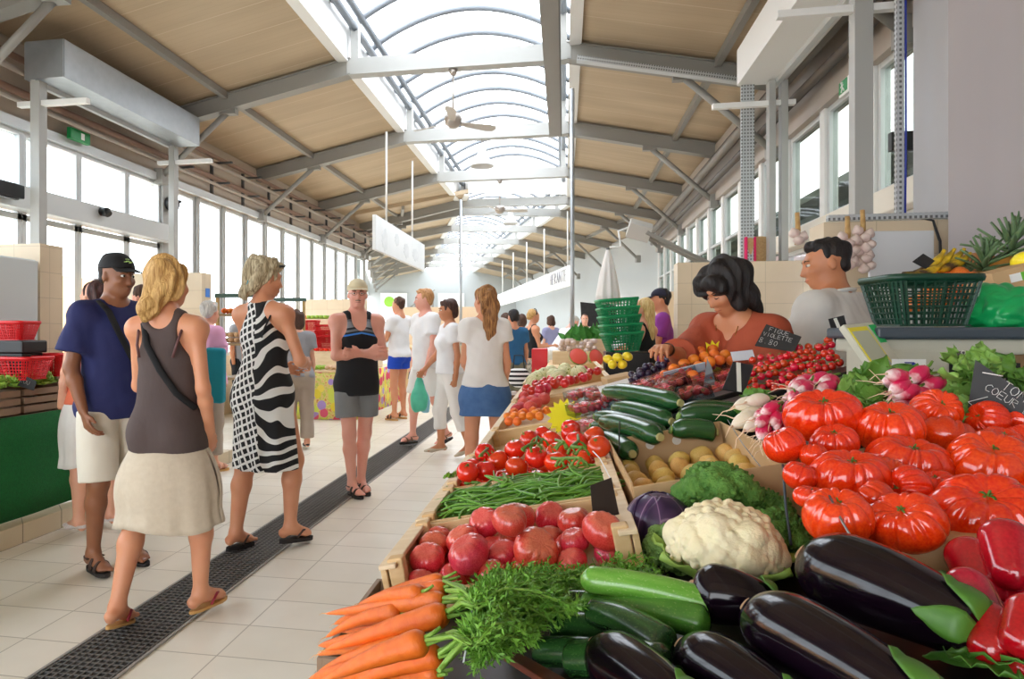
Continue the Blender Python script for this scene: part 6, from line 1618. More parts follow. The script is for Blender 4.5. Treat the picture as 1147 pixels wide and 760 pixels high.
        S_.cone(J['heel'+sd]+upf*.012*s, J['ball'+sd]+upf*.005*s, .028*s, .036*s, .02*s, (upf, .62)); S_.cone(an, J['ball'+sd]+upf*.012*s, .032*s, .022*s, .03*s)
        for k in range(5):
            tx = sg*(-.028+.0145*k)*s; L = (.058, .052, .046, .038, .030)[k]*s; a = J['ball'+sd]+Rf @ V(tx*.9, -.005*s, .003*s); S_.cone(a, a+Rf @ V(0, L, -.004*s), (.013, .0095, .009, .0085, .008)[k]*s, (.0125, .009, .0085, .008, .008)[k]*s, .006)
        if hands:
            pm = {'R': palmR, 'L': palmL}[sd]; cu = curlR if (sd == 'R' and curlR is not None) else curl
            hand(S_, J['el'+sd], J['wr'+sd], Vector(pm) if pm else V(-sg, .1, 0), sg, cu, s*(1 if not fem else .92))
    # head
    R9 = np.array(Rh)
    def e(c, r, k, sub=False): S_.ell(HP(*c), tuple(q*hs for q in r), R9, k*hs, sub)
    e((0, -.012, .038), (.076, .098, .088), .03); e((0, .030, -.025), (.062, .072, .088), .03); e((0, .058, -.092), (.034, .034, .026), .03); e((0, .02, -.075), (.055, .055, .03), .03)
    S_.cone(HP(0, .096, .012), HP(0, .117, -.034), .0085*hs, .0125*hs, .018*hs); e((.010, .104, -.040), (.008, .009, .007), .008); e((-.010, .104, -.040), (.008, .009, .007), .008)
    e((0, .090, .030), (.050, .014, .010), .02)
    for sg in (-1, 1):
        e((sg*.031, .100, .006), (.017, .012, .010), .012, True); e((sg*.036, .074, -.028), (.022, .022, .018), .03)
        e((sg*.078, -.008, -.012), (.009, .020, .031), .008)
    e((0, .099, -.064), (.021, .010, .0065), .008); e((0, .098, -.075), (.018, .010, .007), .008)
    f.skin = skin_ or SK_TAN
    f.body = S_.mesh('body', f.skin, f.root, None, 1)
    if face:
        for sg in (-1, 1):
            if face == 'down': MB().tube([HP(sg*.018, .099, .0), HP(sg*.031, .102, -.004), HP(sg*.046, .094, .0)], [.001, .0022, .001], 5).build('eyelash', IRIS, f.root); m = MB(); m.tube([HP(sg*.014, .1015, .0235), HP(sg*.03, .1005, .030), HP(sg*.05, .086, .0255)], [.003*hs, .0035*hs, .002*hs], 5); m.build('eyebrow', BROW, f.root); continue
            o = MB().add(*surf(8, 12, lambda a, ph: V(math.sin(a*PI)*math.cos(ph)*.013, math.cos(a*PI)*.0105, math.sin(a*PI)*math.sin(ph)*.0075)), True).build('eye', EYEW, f.root); o.matrix_basis = Matrix.Translation(HP(sg*.031, .089, .005)) @ Rh.to_4x4()
            i = MB().tube([(0, .0085, 0), (0, .0112, 0)], .0058, 10).build('iris', IRIS, o)
            m = MB(); m.tube([HP(sg*.014, .1015, .0235), HP(sg*.03, .1005, .030), HP(sg*.05, .086, .0255)], [.0035*hs, .004*hs, .002*hs], 5); m.build('eyebrow', BROW, f.root)
        m = MB(); m.tube([HP(-.024, .096, -.0695), HP(-.01, .1075, -.069), HP(.01, .1075, -.069), HP(.024, .096, -.0695)], [.0015*hs, .0034*hs, .0034*hs, .0015*hs], 5, True, .6); m.build('mouth', LIPD if f.skin is SK_DARK else LIPS, f.root)
    return f
def hand(S_, el, wr, n, sg, curl, s):
    f = (wr-el).normalized(); n = (n-f*n.dot(f)).normalized(); lat = f.cross(n)*1.0
    tside = lat if lat.dot(V(0, 1, 0)) > 0 or abs(lat.y) < .3 and lat.z > 0 else -lat
    for i in range(4):
        o = (i-1.5); a = wr+f*.012*s-tside*(o*.011*s); kn = wr+f*(.088-.004*abs(o-.5))*s-tside*(o*.0195*s)
        S_.cone(a, kn, .0125*s, .0108*s, .008)
        L = (.040, .045, .042, .032)[i]*s; ang = curl*(.55+.12*i); p = kn
        for j, q in enumerate((1, .68, .52)):
            dv = f*math.cos(ang)+n*math.sin(ang)-tside*(o*.05); p2 = p+dv*L*q; S_.cone(p, p2, (.0098-.0008*j)*s, (.0092-.0008*j)*s, .004); p = p2; ang += curl*.75
    a = wr+f*.028*s+tside*.02*s; b = a+(f*.72+tside*.62+n*.25).normalized()*.046*s; c = b+(f*.9+tside*.2+n*.35).normalized()*.032*s
    S_.cone(a, b, .0135*s, .0108*s, .008); S_.cone(b, c, .0108*s, .0088*s, .005)
# ---------------------------------------------------------------- garments
def add_torso(S_, f, e, k=.05):
    R9 = np.array(f.Rt)
    for c, r in f.torso: S_.ell(c, tuple(q+e for q in r), R9, k)
    for c, r in f.extra: S_.ell(c, r+e, None, k*.8)
def shirt(f, name, mat, hem=-.02, sleeve=.5, e=.014, flare=.03, neck=(.03, .09, .075), loose=.0, vneck=0, sl_flare=.02, hemw=None, long=False):
    s, J, T, Rt = f.s, f.J, f.T, f.Rt; S_ = SDF(f.h*1.05); add_torso(S_, f, e+loose)
    S_.cone(J['shL'], J['shR'], .058*s+e, .058*s+e, .06)
    w = (hemw or (f.torso[0][1][0]+e+flare)); yd = Rt @ V(0, 1, 0)
    S_.cone(T(0, 0, .25), T(0, 0, hem), f.torso[2][1][0]*.94+loose, w, .05, (yd, .74))
    for sg, sd in ((1, 'R'), (-1, 'L')):
        S_.cone(J['nb'], J['sh'+sd], .045*s+e*.6, .052*s+e*.6, .04)
        if sleeve > 0:
            a, b, c = J['sh'+sd], J['el'+sd], J['wr'+sd]; r0 = .056*s+e
            if sleeve <= 1: S_.cone(a, a.lerp(b, sleeve), r0, (.050*s+e+sl_flare) if not long else r0*.95, .035, None, True)
            else:
                S_.cone(a, b, r0, .05*s+e+sl_flare*.5, .035); S_.cone(b, b.lerp(c, sleeve-1), .05*s+e+sl_flare*.5, .045*s+e+sl_flare, .03, None, True)
    S_.cut(T(0, 0, hem), -(Rt @ V(0, 0, 1)))
    if neck: S_.ell(J['nb']+Rt @ V(0, neck[0]*s, .035*s), (neck[2]*s, neck[1]*s, .075*s), np.array(Rt), .01, True)
    if vneck: S_.cone(J['nb']+Rt @ V(0, .06*s, .03*s), J['nb']+Rt @ V(0, .14*s, -vneck*s), .05*s, .012*s, .01, None, False, False, True)
    return S_.mesh(name, mat, f.root, lambda v: v+.0045*np.stack([vnoise(v, 34, 1)+.5*vnoise(v, 75, 5), vnoise(v, 38, 2)+.5*vnoise(v, 80, 6), vnoise(v, 20, 3)*.4], 1), 2)
def tank(f, name, mat, hem=-.05, e=.011, strap=.075, scoop_f=.13, scoop_b=.10, flare=.02, arm=.105, armz=.0, hemw=None, ext=True):
    s, J, T, Rt = f.s, f.J, f.T, f.Rt; S_ = SDF(f.h*1.05); add_torso(S_, f, e)
    S_.cone(J['shL'], J['shR'], .058*s+e, .058*s+e, .06)
    for sd in 'RL': S_.cone(J['nb'], J['sh'+sd], .050*s+e*.7, .052*s+e*.7, .04)
    w = hemw or (f.torso[0][1][0]+e+flare); S_.cone(T(0, 0, .2), T(0, 0, hem), f.torso[1][1][0]+e*.8, w, .05, (Rt @ V(0, 1, 0), .74)); S_.cut(T(0, 0, hem), -(Rt @ V(0, 0, 1)))
    R9 = np.array(Rt)
    for sg in (-1, 1): S_.ell(T(sg*(strap+arm+.012), 0, .46+armz), (arm*s, .2*s, .135*s), R9, .015, True)
    S_.ell(T(0, .10, .56), (strap*.78*s+.012, .09*s, scoop_f*s), R9, .015, True); S_.ell(T(0, -.11, .56), (strap*.78*s+.012, .09*s, scoop_b*s), R9, .015, True)
    S_.ell(T(0, 0, .58), (strap*.8*s, .2*s, .06*s), R9, .01, True)
    return S_.mesh(name, mat, f.root, lambda v: v+.003*np.stack([vnoise(v, 40, 1), vnoise(v, 42, 2), vnoise(v, 22, 3)*.3], 1), 2)
def shorts(f, name, mat, length=.75, e=.016, flare=.03, top=.10, shin=0.0):
    s, J, T, Rt = f.s, f.J, f.T, f.Rt; S_ = SDF(f.h*1.05); R9 = np.array(Rt)
    S_.ell(f.torso[0][0], tuple(q+e for q in f.torso[0][1]), R9, .05); 
    for c, r in f.extra[:2]: S_.ell(c, r+e*.8, None, .04)
    t0 = (.086 if not f.fem else .09)*s
    for sd in 'RL':
        a, b, c = J['hip'+sd], J['kn'+sd], J['an'+sd]
        if length <= 1: S_.cone(a, a.lerp(b, length), t0*1.05+e, t0*(1-.3*length)+e+flare*.7, .015, None, True)
        else: S_.cone(a, b, t0*1.05+e, t0*.72+e, .04); S_.cone(b, b.lerp(c, length-1), t0*.72+e, t0*.5+e+flare, .03, None, True)
    S_.cut(T(0, 0, top), Rt @ V(0, 0, 1))
    return S_.mesh(name, mat, f.root, lambda v: v+.004*np.stack([vnoise(v, 32, 1), vnoise(v, 36, 2), vnoise(v, 18, 3)*.3], 1), 2)
def skirt(f, name, mat, top=.06, drop=.5, w0=None, w1=None, asp=.78, folds=9, fold=.03, shift=(0, 0), wave=.012):
    s, T = f.s, f.T; w0 = w0 or f.torso[0][1][0]*.97+.014; w1 = w1 or w0*1.35; m = MB()
    def fn(u, v):
        a = 2*PI*v; hipb = math.sin(PI*min(1, u*1.2))*.03; w = w0+(w1-w0)*u+hipb; k = 1+fold*u*(math.sin(folds*a+.8*math.sin(2*a))+.5*math.sin(2.3*folds*a+1))
        p = T(0, 0, top); back = -.02*math.sin(PI*min(1, u*1.3)) if math.sin(a) < 0 else 0
        return V(p.x+w*k*math.cos(a)+shift[0]*u*u, p.y+w*asp*k*math.sin(a)+back*s+shift[1]*u*u, p.z-drop*s*u+wave*u*math.sin(3*a+1))
    m.grid(fn, 14, 72); return m.build(name, mat, f.root, solid=.004)
def loop_strap(f, name, mat, pts, w=.03, t=.004):
    m = MB(); m.tube(pts, w/2, 6, True, t/w*2); return m.build(name, mat, f.root)
def hair(f, mat, kind='short', extra=(), cut_face=True, puff=1.0, name='hair', noise=.02, length=0):
    HP, hs, Rh = f.HP, f.hs, f.Rh; S_ = SDF(max(.006, f.h*.85)); R9 = np.array(Rh)
    def e(c, r, k=.02, sub=False): S_.ell(HP(*c), tuple(q*hs for q in r), R9, k*hs, sub)
    if kind == 'short': e((0, -.022, .048), (.083*puff, .100*puff, .088*puff)); e((0, -.06, -.01), (.070, .05, .06)); e((0, .03, .10), (.055, .06, .03))
    elif kind == 'crop': e((0, -.025, .050), (.079, .098, .084)); e((0, -.065, -.02), (.062, .038, .045))
    elif kind == 'fringe': e((0, -.045, .015), (.083, .082, .055)); e((0, -.07, -.02), (.066, .036, .05))
    elif kind == 'bob': e((0, -.020, .045), (.094, .112, .098)); e((0, -.055, -.04), (.090, .068, .10)); e((.06, .0, -.03), (.035, .06, .085)); e((-.06, .0, -.03), (.035, .06, .085)); e((0, .065, .06), (.07, .045, .045))
    elif kind == 'long': e((0, -.022, .045), (.088, .105, .092)); e((0, -.075, -.05), (.088, .05, .13)); e((0, -.095, -.20), (.085, .034, .15)); e((0, -.10, -.30), (.06, .026, .12))
    elif kind == 'back': e((0, -.025, .045), (.083, .103, .088)); e((0, -.07, -.01), (.068, .05, .065))
    if cut_face:
        e((0, .115, -.045), (.072, .075, .112), .01, True)
        if kind in ('short', 'crop', 'fringe', 'back'):
            for sg in (-1, 1): e((sg*.085, .006, -.03), (.022, .036, .048), .008, True)
    for x in extra:
        if x[0] == 'e': e(x[1], x[2], x[3] if len(x) > 3 else .02)
        else: S_.cone(HP(*x[1]), HP(*x[2]), x[3]*hs, x[4]*hs, .02*hs)
    def nz(v):
        c = np.array(f.hc); dd = v-c; L = np.linalg.norm(dd, axis=1)[:, None]+1e-6
        q = v*np.array([1, 1, .25]); return v+dd/L*(noise*.5*(vnoise(q, 120, 4)+.6*vnoise(q, 60, 8)))[:, None]
    return S_.mesh(name, mat, f.root, nz, 1)
def cap(f, mat, brim=True, emblem=None, name='cap'):
    HP, hs, Rh = f.HP, f.hs, f.Rh; R9 = np.array(Rh); S_ = SDF(max(.005, f.h*.7)); c = HP(0, -.008, .046)
    S_.ell(c, tuple(q*hs for q in (.088, .110, .092)), R9, .01); up = Rh @ V(0, -.12, 1); S_.cut(HP(0, 0, .040), -up)
    o = S_.mesh(name, mat, f.root, None, 1)
    if brim:
        m = MB()
        def fn(u, v):
            a = (v-.5)*2.1; r0 = .098; x = math.sin(a)*.088; y = .02+.082*math.cos(a); L = .085*math.cos(a*.75)
            return HP(x*(1+.1*u), y+L*u-.02, .052-.018*u-.05*x*x*40*u*.5)
        m.grid(fn, 6, 14); m.build('brim', mat, o, solid=.005)
    if emblem:
        m = MB()
        for (x, z, w, h) in ((-.02, .088, .02, .010), (-.006, .083, .014, .016), (.008, .090, .018, .018), (.022, .086, .014, .014), (.004, .102, .022, .012)):
            y = .110*math.sqrt(max(0, 1-(x/.088)**2-((z-.046)/.092)**2))-.008
            m.tube([HP(x-w/2, y+.0015, z), HP(x, y+.004, z+.002), HP(x+w/2, y+.0015, z)], h*.5*hs, 6, True, .3)
        m.build('emblem', emblem, o)
    return o
def sandals(f, mat, sole=None, heel=True, thong=False, sides='RL', name='sandal', th=.022):
    s, J = f.s, f.J
    for sd in sides:
        Rf = J['Rf'+sd]; an = J['an'+sd]; c = an
        t = f.root; m = MB(); out = []
        for k in range(24):
            a = 2*PI*k/24; y = .122*math.sin(a); w = .040+.008*math.sin(a)-(.010 if abs(y) < .05 else 0)*.6; out.append((w*math.cos(a)*s, (y+.052)*s))
        R2 = Rf @ Matrix.Rotation(-PI/2, 3, 'X')
        zc = J['heel'+sd]+Rf @ V(0, .045*s, 0); off = Rf @ V(0, 0, -(.029*s+th/2)); base = an+Rf @ V(0, 0, -.045*s)+off+Rf @ V(0, 0, -.004)
        m.poly([(x, y) for x, y in reversed(out)], th, R2, base); so = m.build(name, sole or mat, t, bevel=.003)
        m = MB(); q = lambda x, y, z: an+Rf @ V(x*s, y*s, z*s)
        if thong:
            for sg in (-1, 1): m.tube([q(sg*.044, .03, -.068), q(sg*.036, .075, -.028), q(sg*.01, .115, -.034), q(-.012 if sd == 'R' else .012, .128, -.06)], .0065, 6)
        else:
            for y, zt in ((.045, -.012), (.10, -.030)):
                pts = [q(.046*math.cos(a), y+.012*math.cos(a), -.07+(zt+.078)*math.sin(a)) for a in [PI*i/10 for i in range(11)]]; m.tube(pts, .012, 6, True, .35)
            if heel:
                pts = [q(.042*math.cos(a), .03-.088*math.sin(a), -.018) for a in [PI*i/10 for i in range(11)]]; m.tube(pts, .010, 6, True, .35)
            m.tube([q(0, .05, -.008), q(0, .10, -.026)], .008, 6, True, .4)
        m.build('strap', mat, so)
def flats(f, mat, sides='RL', name='shoe'):
    s, J = f.s, f.J
    for sd in sides:
        Rf = J['Rf'+sd]; up = Rf @ V(0, 0, 1); S_ = SDF(max(.006, f.h*.8))
        S_.cone(J['heel'+sd]+up*.008*s, J['ball'+sd]+up*.004*s, .034*s, .043*s, .02, (up, .62)); S_.cone(J['ball'+sd], J['toe'+sd]+Rf @ V(0, .02*s, 0), .041*s, .026*s, .02, (up, .6))
        S_.ell(J['an'+sd]+Rf @ V(0, .035*s, .0), (.03*s, .062*s, .045*s), np.array(Rf), .008, True); S_.mesh(name, mat, f.root, None, 1)
HAIR_BLOND = hair_mat('hair_blond', (226, 186, 118), (170, 122, 64)); HAIR_BROWN = hair_mat('hair_brown', (92, 58, 38), (52, 32, 22)); HAIR_BLACK = hair_mat('hair_black', (34, 25, 23), (15, 11, 11), .6); HAIR_GREY = hair_mat('hair_grey_blond', (214, 200, 166), (122, 104, 74)); HAIR_GOLD = hair_mat('hair_golden_brown', (196, 142, 84), (112, 70, 40)); HAIR_RED = hair_mat('hair_sandy', (216, 164, 110), (170, 116, 72)); HAIR_WHITE = hair_mat('hair_white', (224, 222, 216), (180, 178, 172)); HAIR_DKRED = hair_mat('hair_dark_red', (78, 34, 26), (40, 20, 18))
WT = cloth('white', (240, 240, 242)); WT2 = cloth('white_warm', (242, 238, 234)); CREAM = cloth('cream', (228, 220, 204)); NAVY = cloth('navy', (34, 40, 92), bs=7); BEIGE = cloth('beige_linen', (208, 194, 174), (198, 183, 162), vs=40); TAUPE = cloth('dark_taupe', (82, 68, 66), bs=12); BLK = cloth('black', (20, 20, 23)); GREYS = cloth('grey_shorts', (134, 136, 138)); SAND = M('sandal_brown', (62, 42, 34), .6); SOLE = M('sole_dark', (34, 28, 26), .7); SOLET = M('sole_tan', (206, 160, 96), .7); REDST = M('strap_red', (150, 34, 52), .5)
# 1 man in navy T-shirt and black cap
f = human('man in a navy T-shirt, cream shorts and black cap, facing the blonde woman', 128, 3.80, -2.25, 1.74, False, SK_DARK, lean=.03, head=(.22, .10, 0), armR=((.22, -.02, -1), (-.10, .42, -1)), armL=((-.2, .1, -1), (0, .6, -1)), legR=((.05, .14, -1), (.0, -.16, -1)), legL=((-.06, .02, -1), (0, -.08, -1)), face=True, curl=.6, belly=.3)
shirt(f, 't_shirt', NAVY, -.10, .72, .016, .012, (.015, .075, .068), .006, sl_flare=.03); shorts(f, 'shorts', CREAM, .98, .014, .04, -.05)
o = cap(f, M('cap_black', (22, 22, 25), .8, bump=.2), True, M('emblem_green', (206, 240, 150), .6)); hair(f, HAIR_BLACK, 'crop'); sandals(f, SAND, SOLE)
T = f.T; loop_strap(f, 'bag_strap', BLK, [T(.10, .02, .555), T(.085, .10, .50), T(.04, .135, .38), T(-.02, .155, .25), T(-.09, .15, .12), T(-.16, .09, .02)], .045, .006)
MB().lathe([(0, .004), (.004, 0), (0, -.004)], 8).build('earring', M('gold', (212, 175, 90), .2, 1), f.root, loc=f.HP(.080, -.004, -.042))
# 2 blonde woman in brown tank top
f = human('blonde woman seen from behind in a dark brown tank top and beige skirt', 190, 3.10, -.12, 1.63, True, SK_TAN, lean=-.03, head=(-.12, .05, 0), armR=((.18, -.10, -1), (-.05, .42, -.9)), armL=((-.12, .22, -1), (.25, .8, -.35)), legR=((.07, .24, -1), (.02, -.10, -1)), legL=((-.09, -.14, -1), (-.05, -.36, -1)), footL=(.1, .25), footR=(-.35, 0), curl=.5)
tank(f, 'tank_top', TAUPE, -.12, .012, .07, .14, .085, .016, .095, .01); skirt(f, 'skirt', BEIGE, -.09, .40, w1=.25, folds=7, fold=.035, asp=.74)
hair(f, HAIR_BLOND, 'back', [('e', (0, -.045, .035), (.090, .095, .095)), ('e', (.0, -.085, -.03), (.07, .06, .09)), ('c', (0, -.11, -.07), (-.015, -.125, -.13), .045, .05), ('c', (-.015, -.125, -.13), (-.03, -.12, -.175), .05, .028), ('e', (.05, -.03, .0), (.045, .07, .09))], True, 1.0, noise=.03)
T = f.T
for sg in (-1, 1): loop_strap(f, 'bra_strap', M('bra_brown', (92, 52, 50), .6), [T(sg*.115, .06, .50), T(sg*.118, 0, .535), T(sg*.115, -.06, .50), T(sg*.10, -.105, .40), T(sg*.085, -.115, .34)], .014, .004)
loop_strap(f, 'bag_strap', BLK, [T(-.10, .02, .54), T(-.085, -.07, .505), T(-.04, -.122, .40), T(.03, -.130, .28), T(.10, -.112, .17), T(.165, -.05, .09)], .03, .006)
sandals(f, REDST, SOLET, False, True, name='flip_flop', th=.014)
# 3 woman in a black and white patterned dress
DM = bpy.data.materials.new('dress_pattern'); t = NT(DM); b = t.n('ShaderNodeBsdfPrincipled'); b.inputs['Roughness'].default_value = .75
tc = t.n('ShaderNodeTexCoord'); sp = t.n('ShaderNodeSeparateXYZ'); t.l(tc.outputs['Object'], sp.inputs[0])
wv = t.n('ShaderNodeTexWave', wave_type='RINGS'); wv.inputs['Scale'].default_value = 2.8; wv.inputs['Distortion'].default_value = 15; wv.inputs['Detail'].default_value = .6; wv.inputs['Detail Scale'].default_value = 1.1; t.l(t.obj((1.6, 1, 1.1)), wv.inputs[0])
w1 = t.ramp(wv.outputs[1], [(.66, (0, 0, 0, 1)), (.70, (1, 1, 1, 1))])
cmb = t.n('ShaderNodeCombineXYZ'); wob = t.n('ShaderNodeTexNoise'); wob.inputs['Scale'].default_value = 3; t.l(tc.outputs['Object'], wob.inputs[0])
xx = t.math('ADD', t.math('ADD', sp.outputs[0], .045), t.math('MULTIPLY_ADD', wob.outputs[0], .12, -.06))
gx = t.math('ABSOLUTE', t.math('SUBTRACT', t.math('FRACT', t.math('MULTIPLY', t.math('ADD', xx, t.math('MULTIPLY', sp.outputs[2], .25)), 26.0)), .5)); gz = t.math('ABSOLUTE', t.math('SUBTRACT', t.math('FRACT', t.math('MULTIPLY', t.math('SUBTRACT', sp.outputs[2], t.math('MULTIPLY', xx, .4)), 22.0)), .5))
gr = t.math('GREATER_THAN', t.math('MAXIMUM', gx, gz), .33)
half = t.math('MULTIPLY_ADD', sp.outputs[2], -.07, .16); band = t.math('LESS_THAN', t.math('ABSOLUTE', xx), half)
pat = t.mix(band, w1, gr); t.l(t.mix(pat, lin((18, 18, 22)), lin((238, 238, 236))), b.inputs['Base Color']); t.out(b.outputs[0])
f = human('woman seen from behind in a sleeveless black and white patterned dress', 297, 4.12, -.42, 1.74, True, SK_TAN, lean=-.02, head=(-.45, .12, .0), armR=((.38, .06, -1), (-.35, .75, -.12)), armL=((-.1, .3, -1), (.3, .8, -.2)), legR=((.05, .34, -1), (.02, -.12, -1)), legL=((-.05, -.10, -1), (-.02, -.20, -1)), footL=(.0, .12), footR=(-.35, .1), build=1.06)
s_ = f.s; S_ = SDF(f.h); add_torso(S_, f, .014); T = f.T; Rt = f.Rt
S_.cone(T(0, 0, .36), T(0, -.01, .51), .135*s_, .10*s_, .04, (Rt @ V(0, 1, 0), .85)); S_.cone(T(0, -.02, .02), T(.0, .0, -.47), .185*s_, .215*s_, .06, (Rt @ V(0, 1, 0), .74), True)
R9 = np.array(Rt)
for sg in (-1, 1): S_.ell(T(sg*.205, -.02, .485), (.108*s_, .2*s_, .135*s_), R9, .02, True)
S_.ell(T(0, 0, .58), (.075*s_, .1*s_, .05*s_), R9, .01, True); S_.cut(T(0, 0, -.47), V(0, 0, -1))
S_.mesh('dress', DM, f.root, lambda v: v+(.010*np.clip((f.P0.z+.1-v[:, 2])/.5, 0, 1)*np.sin(np.arctan2(v[:, 1], v[:, 0])*9))[:, None]*np.stack([np.cos(np.arctan2(v[:, 1], v[:, 0])), np.sin(np.arctan2(v[:, 1], v[:, 0])), 0*v[:, 0]], 1), 2)
loop_strap(f, 'bra_strap', BLK, [T(.118, .06, .49), T(.12, 0, .53), T(.115, -.06, .50), T(.095, -.112, .40), T(.08, -.125, .34)], .016, .004)
hair(f, HAIR_GREY, 'back', [('e', (0, -.03, .05), (.096, .108, .096)), ('e', (0, -.085, -.03), (.07, .055, .075)), ('c', (0, -.12, -.055), (-.02, -.13, -.12), .034, .04), ('e', (.03, .03, .09), (.06, .07, .04))], True, noise=.04)
MB().lathe([(.022, -.012), (.028, 0), (.022, .012)], 14).build('hair_tie', M('hair_tie_blue', (70, 170, 196), .5), f.root, loc=f.HP(0, -.122, -.052), rot=(1.2, 0, f.Rh.to_euler().z))
m = MB(); m.tube([f.HP(-.085, .06, .085), f.HP(-.06, .10, .10), f.HP(0, .105, .115), f.HP(.06, .10, .10), f.HP(.088, .05, .085)], .008, 6); m.build('sunglasses', GLASSF, f.root)
sandals(f, SAND, SOLE, False, True, name='flip_flop', th=.026)
# 4 man with folded arms
TK = bpy.data.materials.new('striped_tank'); t = NT(TK); b = t.n('ShaderNodeBsdfPrincipled'); b.inputs['Roughness'].default_value = .8; tc = t.n('ShaderNodeTexCoord'); sp = t.n('ShaderNodeSeparateXYZ'); t.l(tc.outputs['Object'], sp.inputs[0])
zz = t.math('ADD', sp.outputs[2], t.math('MULTIPLY', t.math('ABSOLUTE', sp.outputs[0]), .18)); K = (lambda a: (a-1.0)/.6)
t.l(t.ramp(t.math('MULTIPLY_ADD', zz, 1/.6, -1.0/.6), [(0, lin((20, 20, 24))), (K(1.315), lin((20, 20, 24))), (K(1.317), lin((60, 130, 220))), (K(1.330), lin((60, 130, 220))), (K(1.332), lin((40, 40, 46))), (K(1.345), lin((120, 122, 130))), (K(1.365), lin((40, 40, 46))), (K(1.38), lin((140, 142, 150))), (K(1.43), lin((110, 112, 118))), (K(1.45), lin((28, 28, 32)))], 'CONSTANT'), b.inputs['Base Color']); t.out(b.outputs[0])
f = human('man with folded arms in a black tank top, grey shorts and pale cap', 400, 5.5, -2.72, 1.73, False, SK_PINK, head=(-.25, .0, 0), armR=((.10, .34, -1), (-1.0, .34, .12)), armL=((-.10, .30, -1), (1.0, .52, .10)), legR=((-.04, .08, -1), (-.06, -.02, -1)), legL=((.04, -.08, -1), (.06, -.06, -1)), footR=(.2, 0), footL=(.1, 0), face=True, belly=.9, build=1.04, palmR=(0, -1, 0), palmL=(0, -1, 0), curl=.3)
tank(f, 'tank_top', TK, -.13, .012, .085, .16, .10, .02, .10); shorts(f, 'shorts', GREYS, .66, .010, .035, -.09); cap(f, cloth('cap_beige', (226, 212, 178))); hair(f, HAIR_GREY, 'crop'); sandals(f, SAND, SOLE)
m = MB()
for sg in (-1, 1): m.tube([f.HP(sg*.031+.021*math.cos(a), .108, .004+.015*math.sin(a)) for a in [2*PI*i/14 for i in range(15)]], .0013, 4)
m.tube([f.HP(-.010, .108, .008), f.HP(.010, .108, .008)], .0013, 4); m.tube([f.HP(.052, .106, .008), f.HP(.078, .02, .008)], .0013, 4); m.tube([f.HP(-.052, .106, .008), f.HP(-.078, .02, .008)], .0013, 4); m.build('spectacles', GLASSF, f.root)
m = MB(); m.tube([f.HP(-.022, .107, -.057), f.HP(0, .112, -.053), f.HP(.022, .107, -.057)], [.003, .005, .003], 6); m.build('moustache', M('moustache_grey', (150, 130, 110), .8), f.root)
# 5 man in blue shorts, back turned
f = human('short-haired man in a white T-shirt and bright blue shorts by the far stall', 447, 10.2, .95, 1.84, False, SK_TAN, armR=((.1, .2, -1), (-.1, .9, -.1)), armL=((-.15, .3, -1), (0, .9, -.05)), hands=False, legR=((.05, .1, -1), (0, -.08, -1)))
shirt(f, 't_shirt', WT, -.06, .55, .016, .012); shorts(f, 'shorts', cloth('blue', (26, 74, 196)), .45, .013, .035, -.02); hair(f, HAIR_BROWN, 'crop'); sandals(f, SAND, SOLET, False)
# 6 man in white
f = human('sandy-haired man in a white T-shirt and shorts walking beside the woman in white', 476, 7.8, 2.15, 1.78, False, SK_PINK, head=(-.42, .02, 0), armR=((.2, .0, -1), (.05, .12, -1)), armL=((-.15, .1, -1), (0, .4, -1)), legR=((.05, .22, -1), (.02, .0, -1)), legL=((-.03, -.18, -1), (0, -.38, -1)), footL=(0, .35), face=True, belly=.4)
shirt(f, 't_shirt', WT, -.10, .62, .016, .012, vneck=.03, sl_flare=.03); shorts(f, 'shorts', WT2, .85, .013, .035, -.06); hair(f, HAIR_RED, 'short'); sandals(f, M('sandal_tan', (112, 86, 64), .7), SOLE)
wr = f.J['wrR']; MB().box(wr+V(.0, .03, -.11), (.03, .05, .10), (.2, 0, 0)).build('phone', BLACK, f.root, bevel=.004)
# 7 woman in white with a green bag
f = human('dark-haired woman in a white top and white cropped trousers carrying a green bag', 503, 7.15, 1.85, 1.63, True, SK_OLIVE, head=(-.05, .05, 0), armR=((.12, .35, -1), (.05, .62, -.75)), armL=((-.16, -.1, -1), (0, .1, -1)), legR=((.04, .2, -1), (0, -.05, -1)), legL=((-.03, -.16, -1), (0, -.36, -1)), footL=(0, .3), face=True, belly=.8, build=1.08, curl=1.2)
shirt(f, 'top', WT, -.02, .5, .014, .014, (.04, .10, .085)); shorts(f, 'trousers', WT2, 1.55, .012, .02, .02); hair(f, hair_mat('hair_brown_dark', (92, 54, 40), (44, 28, 24)), 'short', [('e', (0, -.07, -.05), (.06, .045, .06))], True, 1.08); flats(f, M('trainer_beige', (196, 182, 160), .7, bump=.2))
bag7 = f.root.matrix_basis @ f.J['wrR'] if False else None
gx_ = Matrix.Translation(f.root.location) @ f.root.rotation_euler.to_matrix().to_4x4(); hp = gx_ @ (f.J['wrR']+nv((.05, .62, -.75))*.08)
S_ = SDF(.012); S_.ell((0, 0, -.26), (.10, .07, .14), None, .02); S_.cone((0, 0, -.16), (0, 0, -.07), .07, .04, .03); S_.cone((-.03, 0, -.1), (-.012, 0, .0), .02, .012, .02); S_.cone((.03, 0, -.1), (.012, 0, .0), .02, .012, .02)
o = S_.mesh('shopping_bag', M('bag_mint', (96, 208, 172), .35, col2=(70, 180, 150), vs=9, bump=.5, bs=20), None, lambda v: v*(1+.05*vnoise(v, 40, 3))[:, None], 1); o.location = hp; tag(o, 'mint green carrier bag in the hand of the woman in white', 'bag')
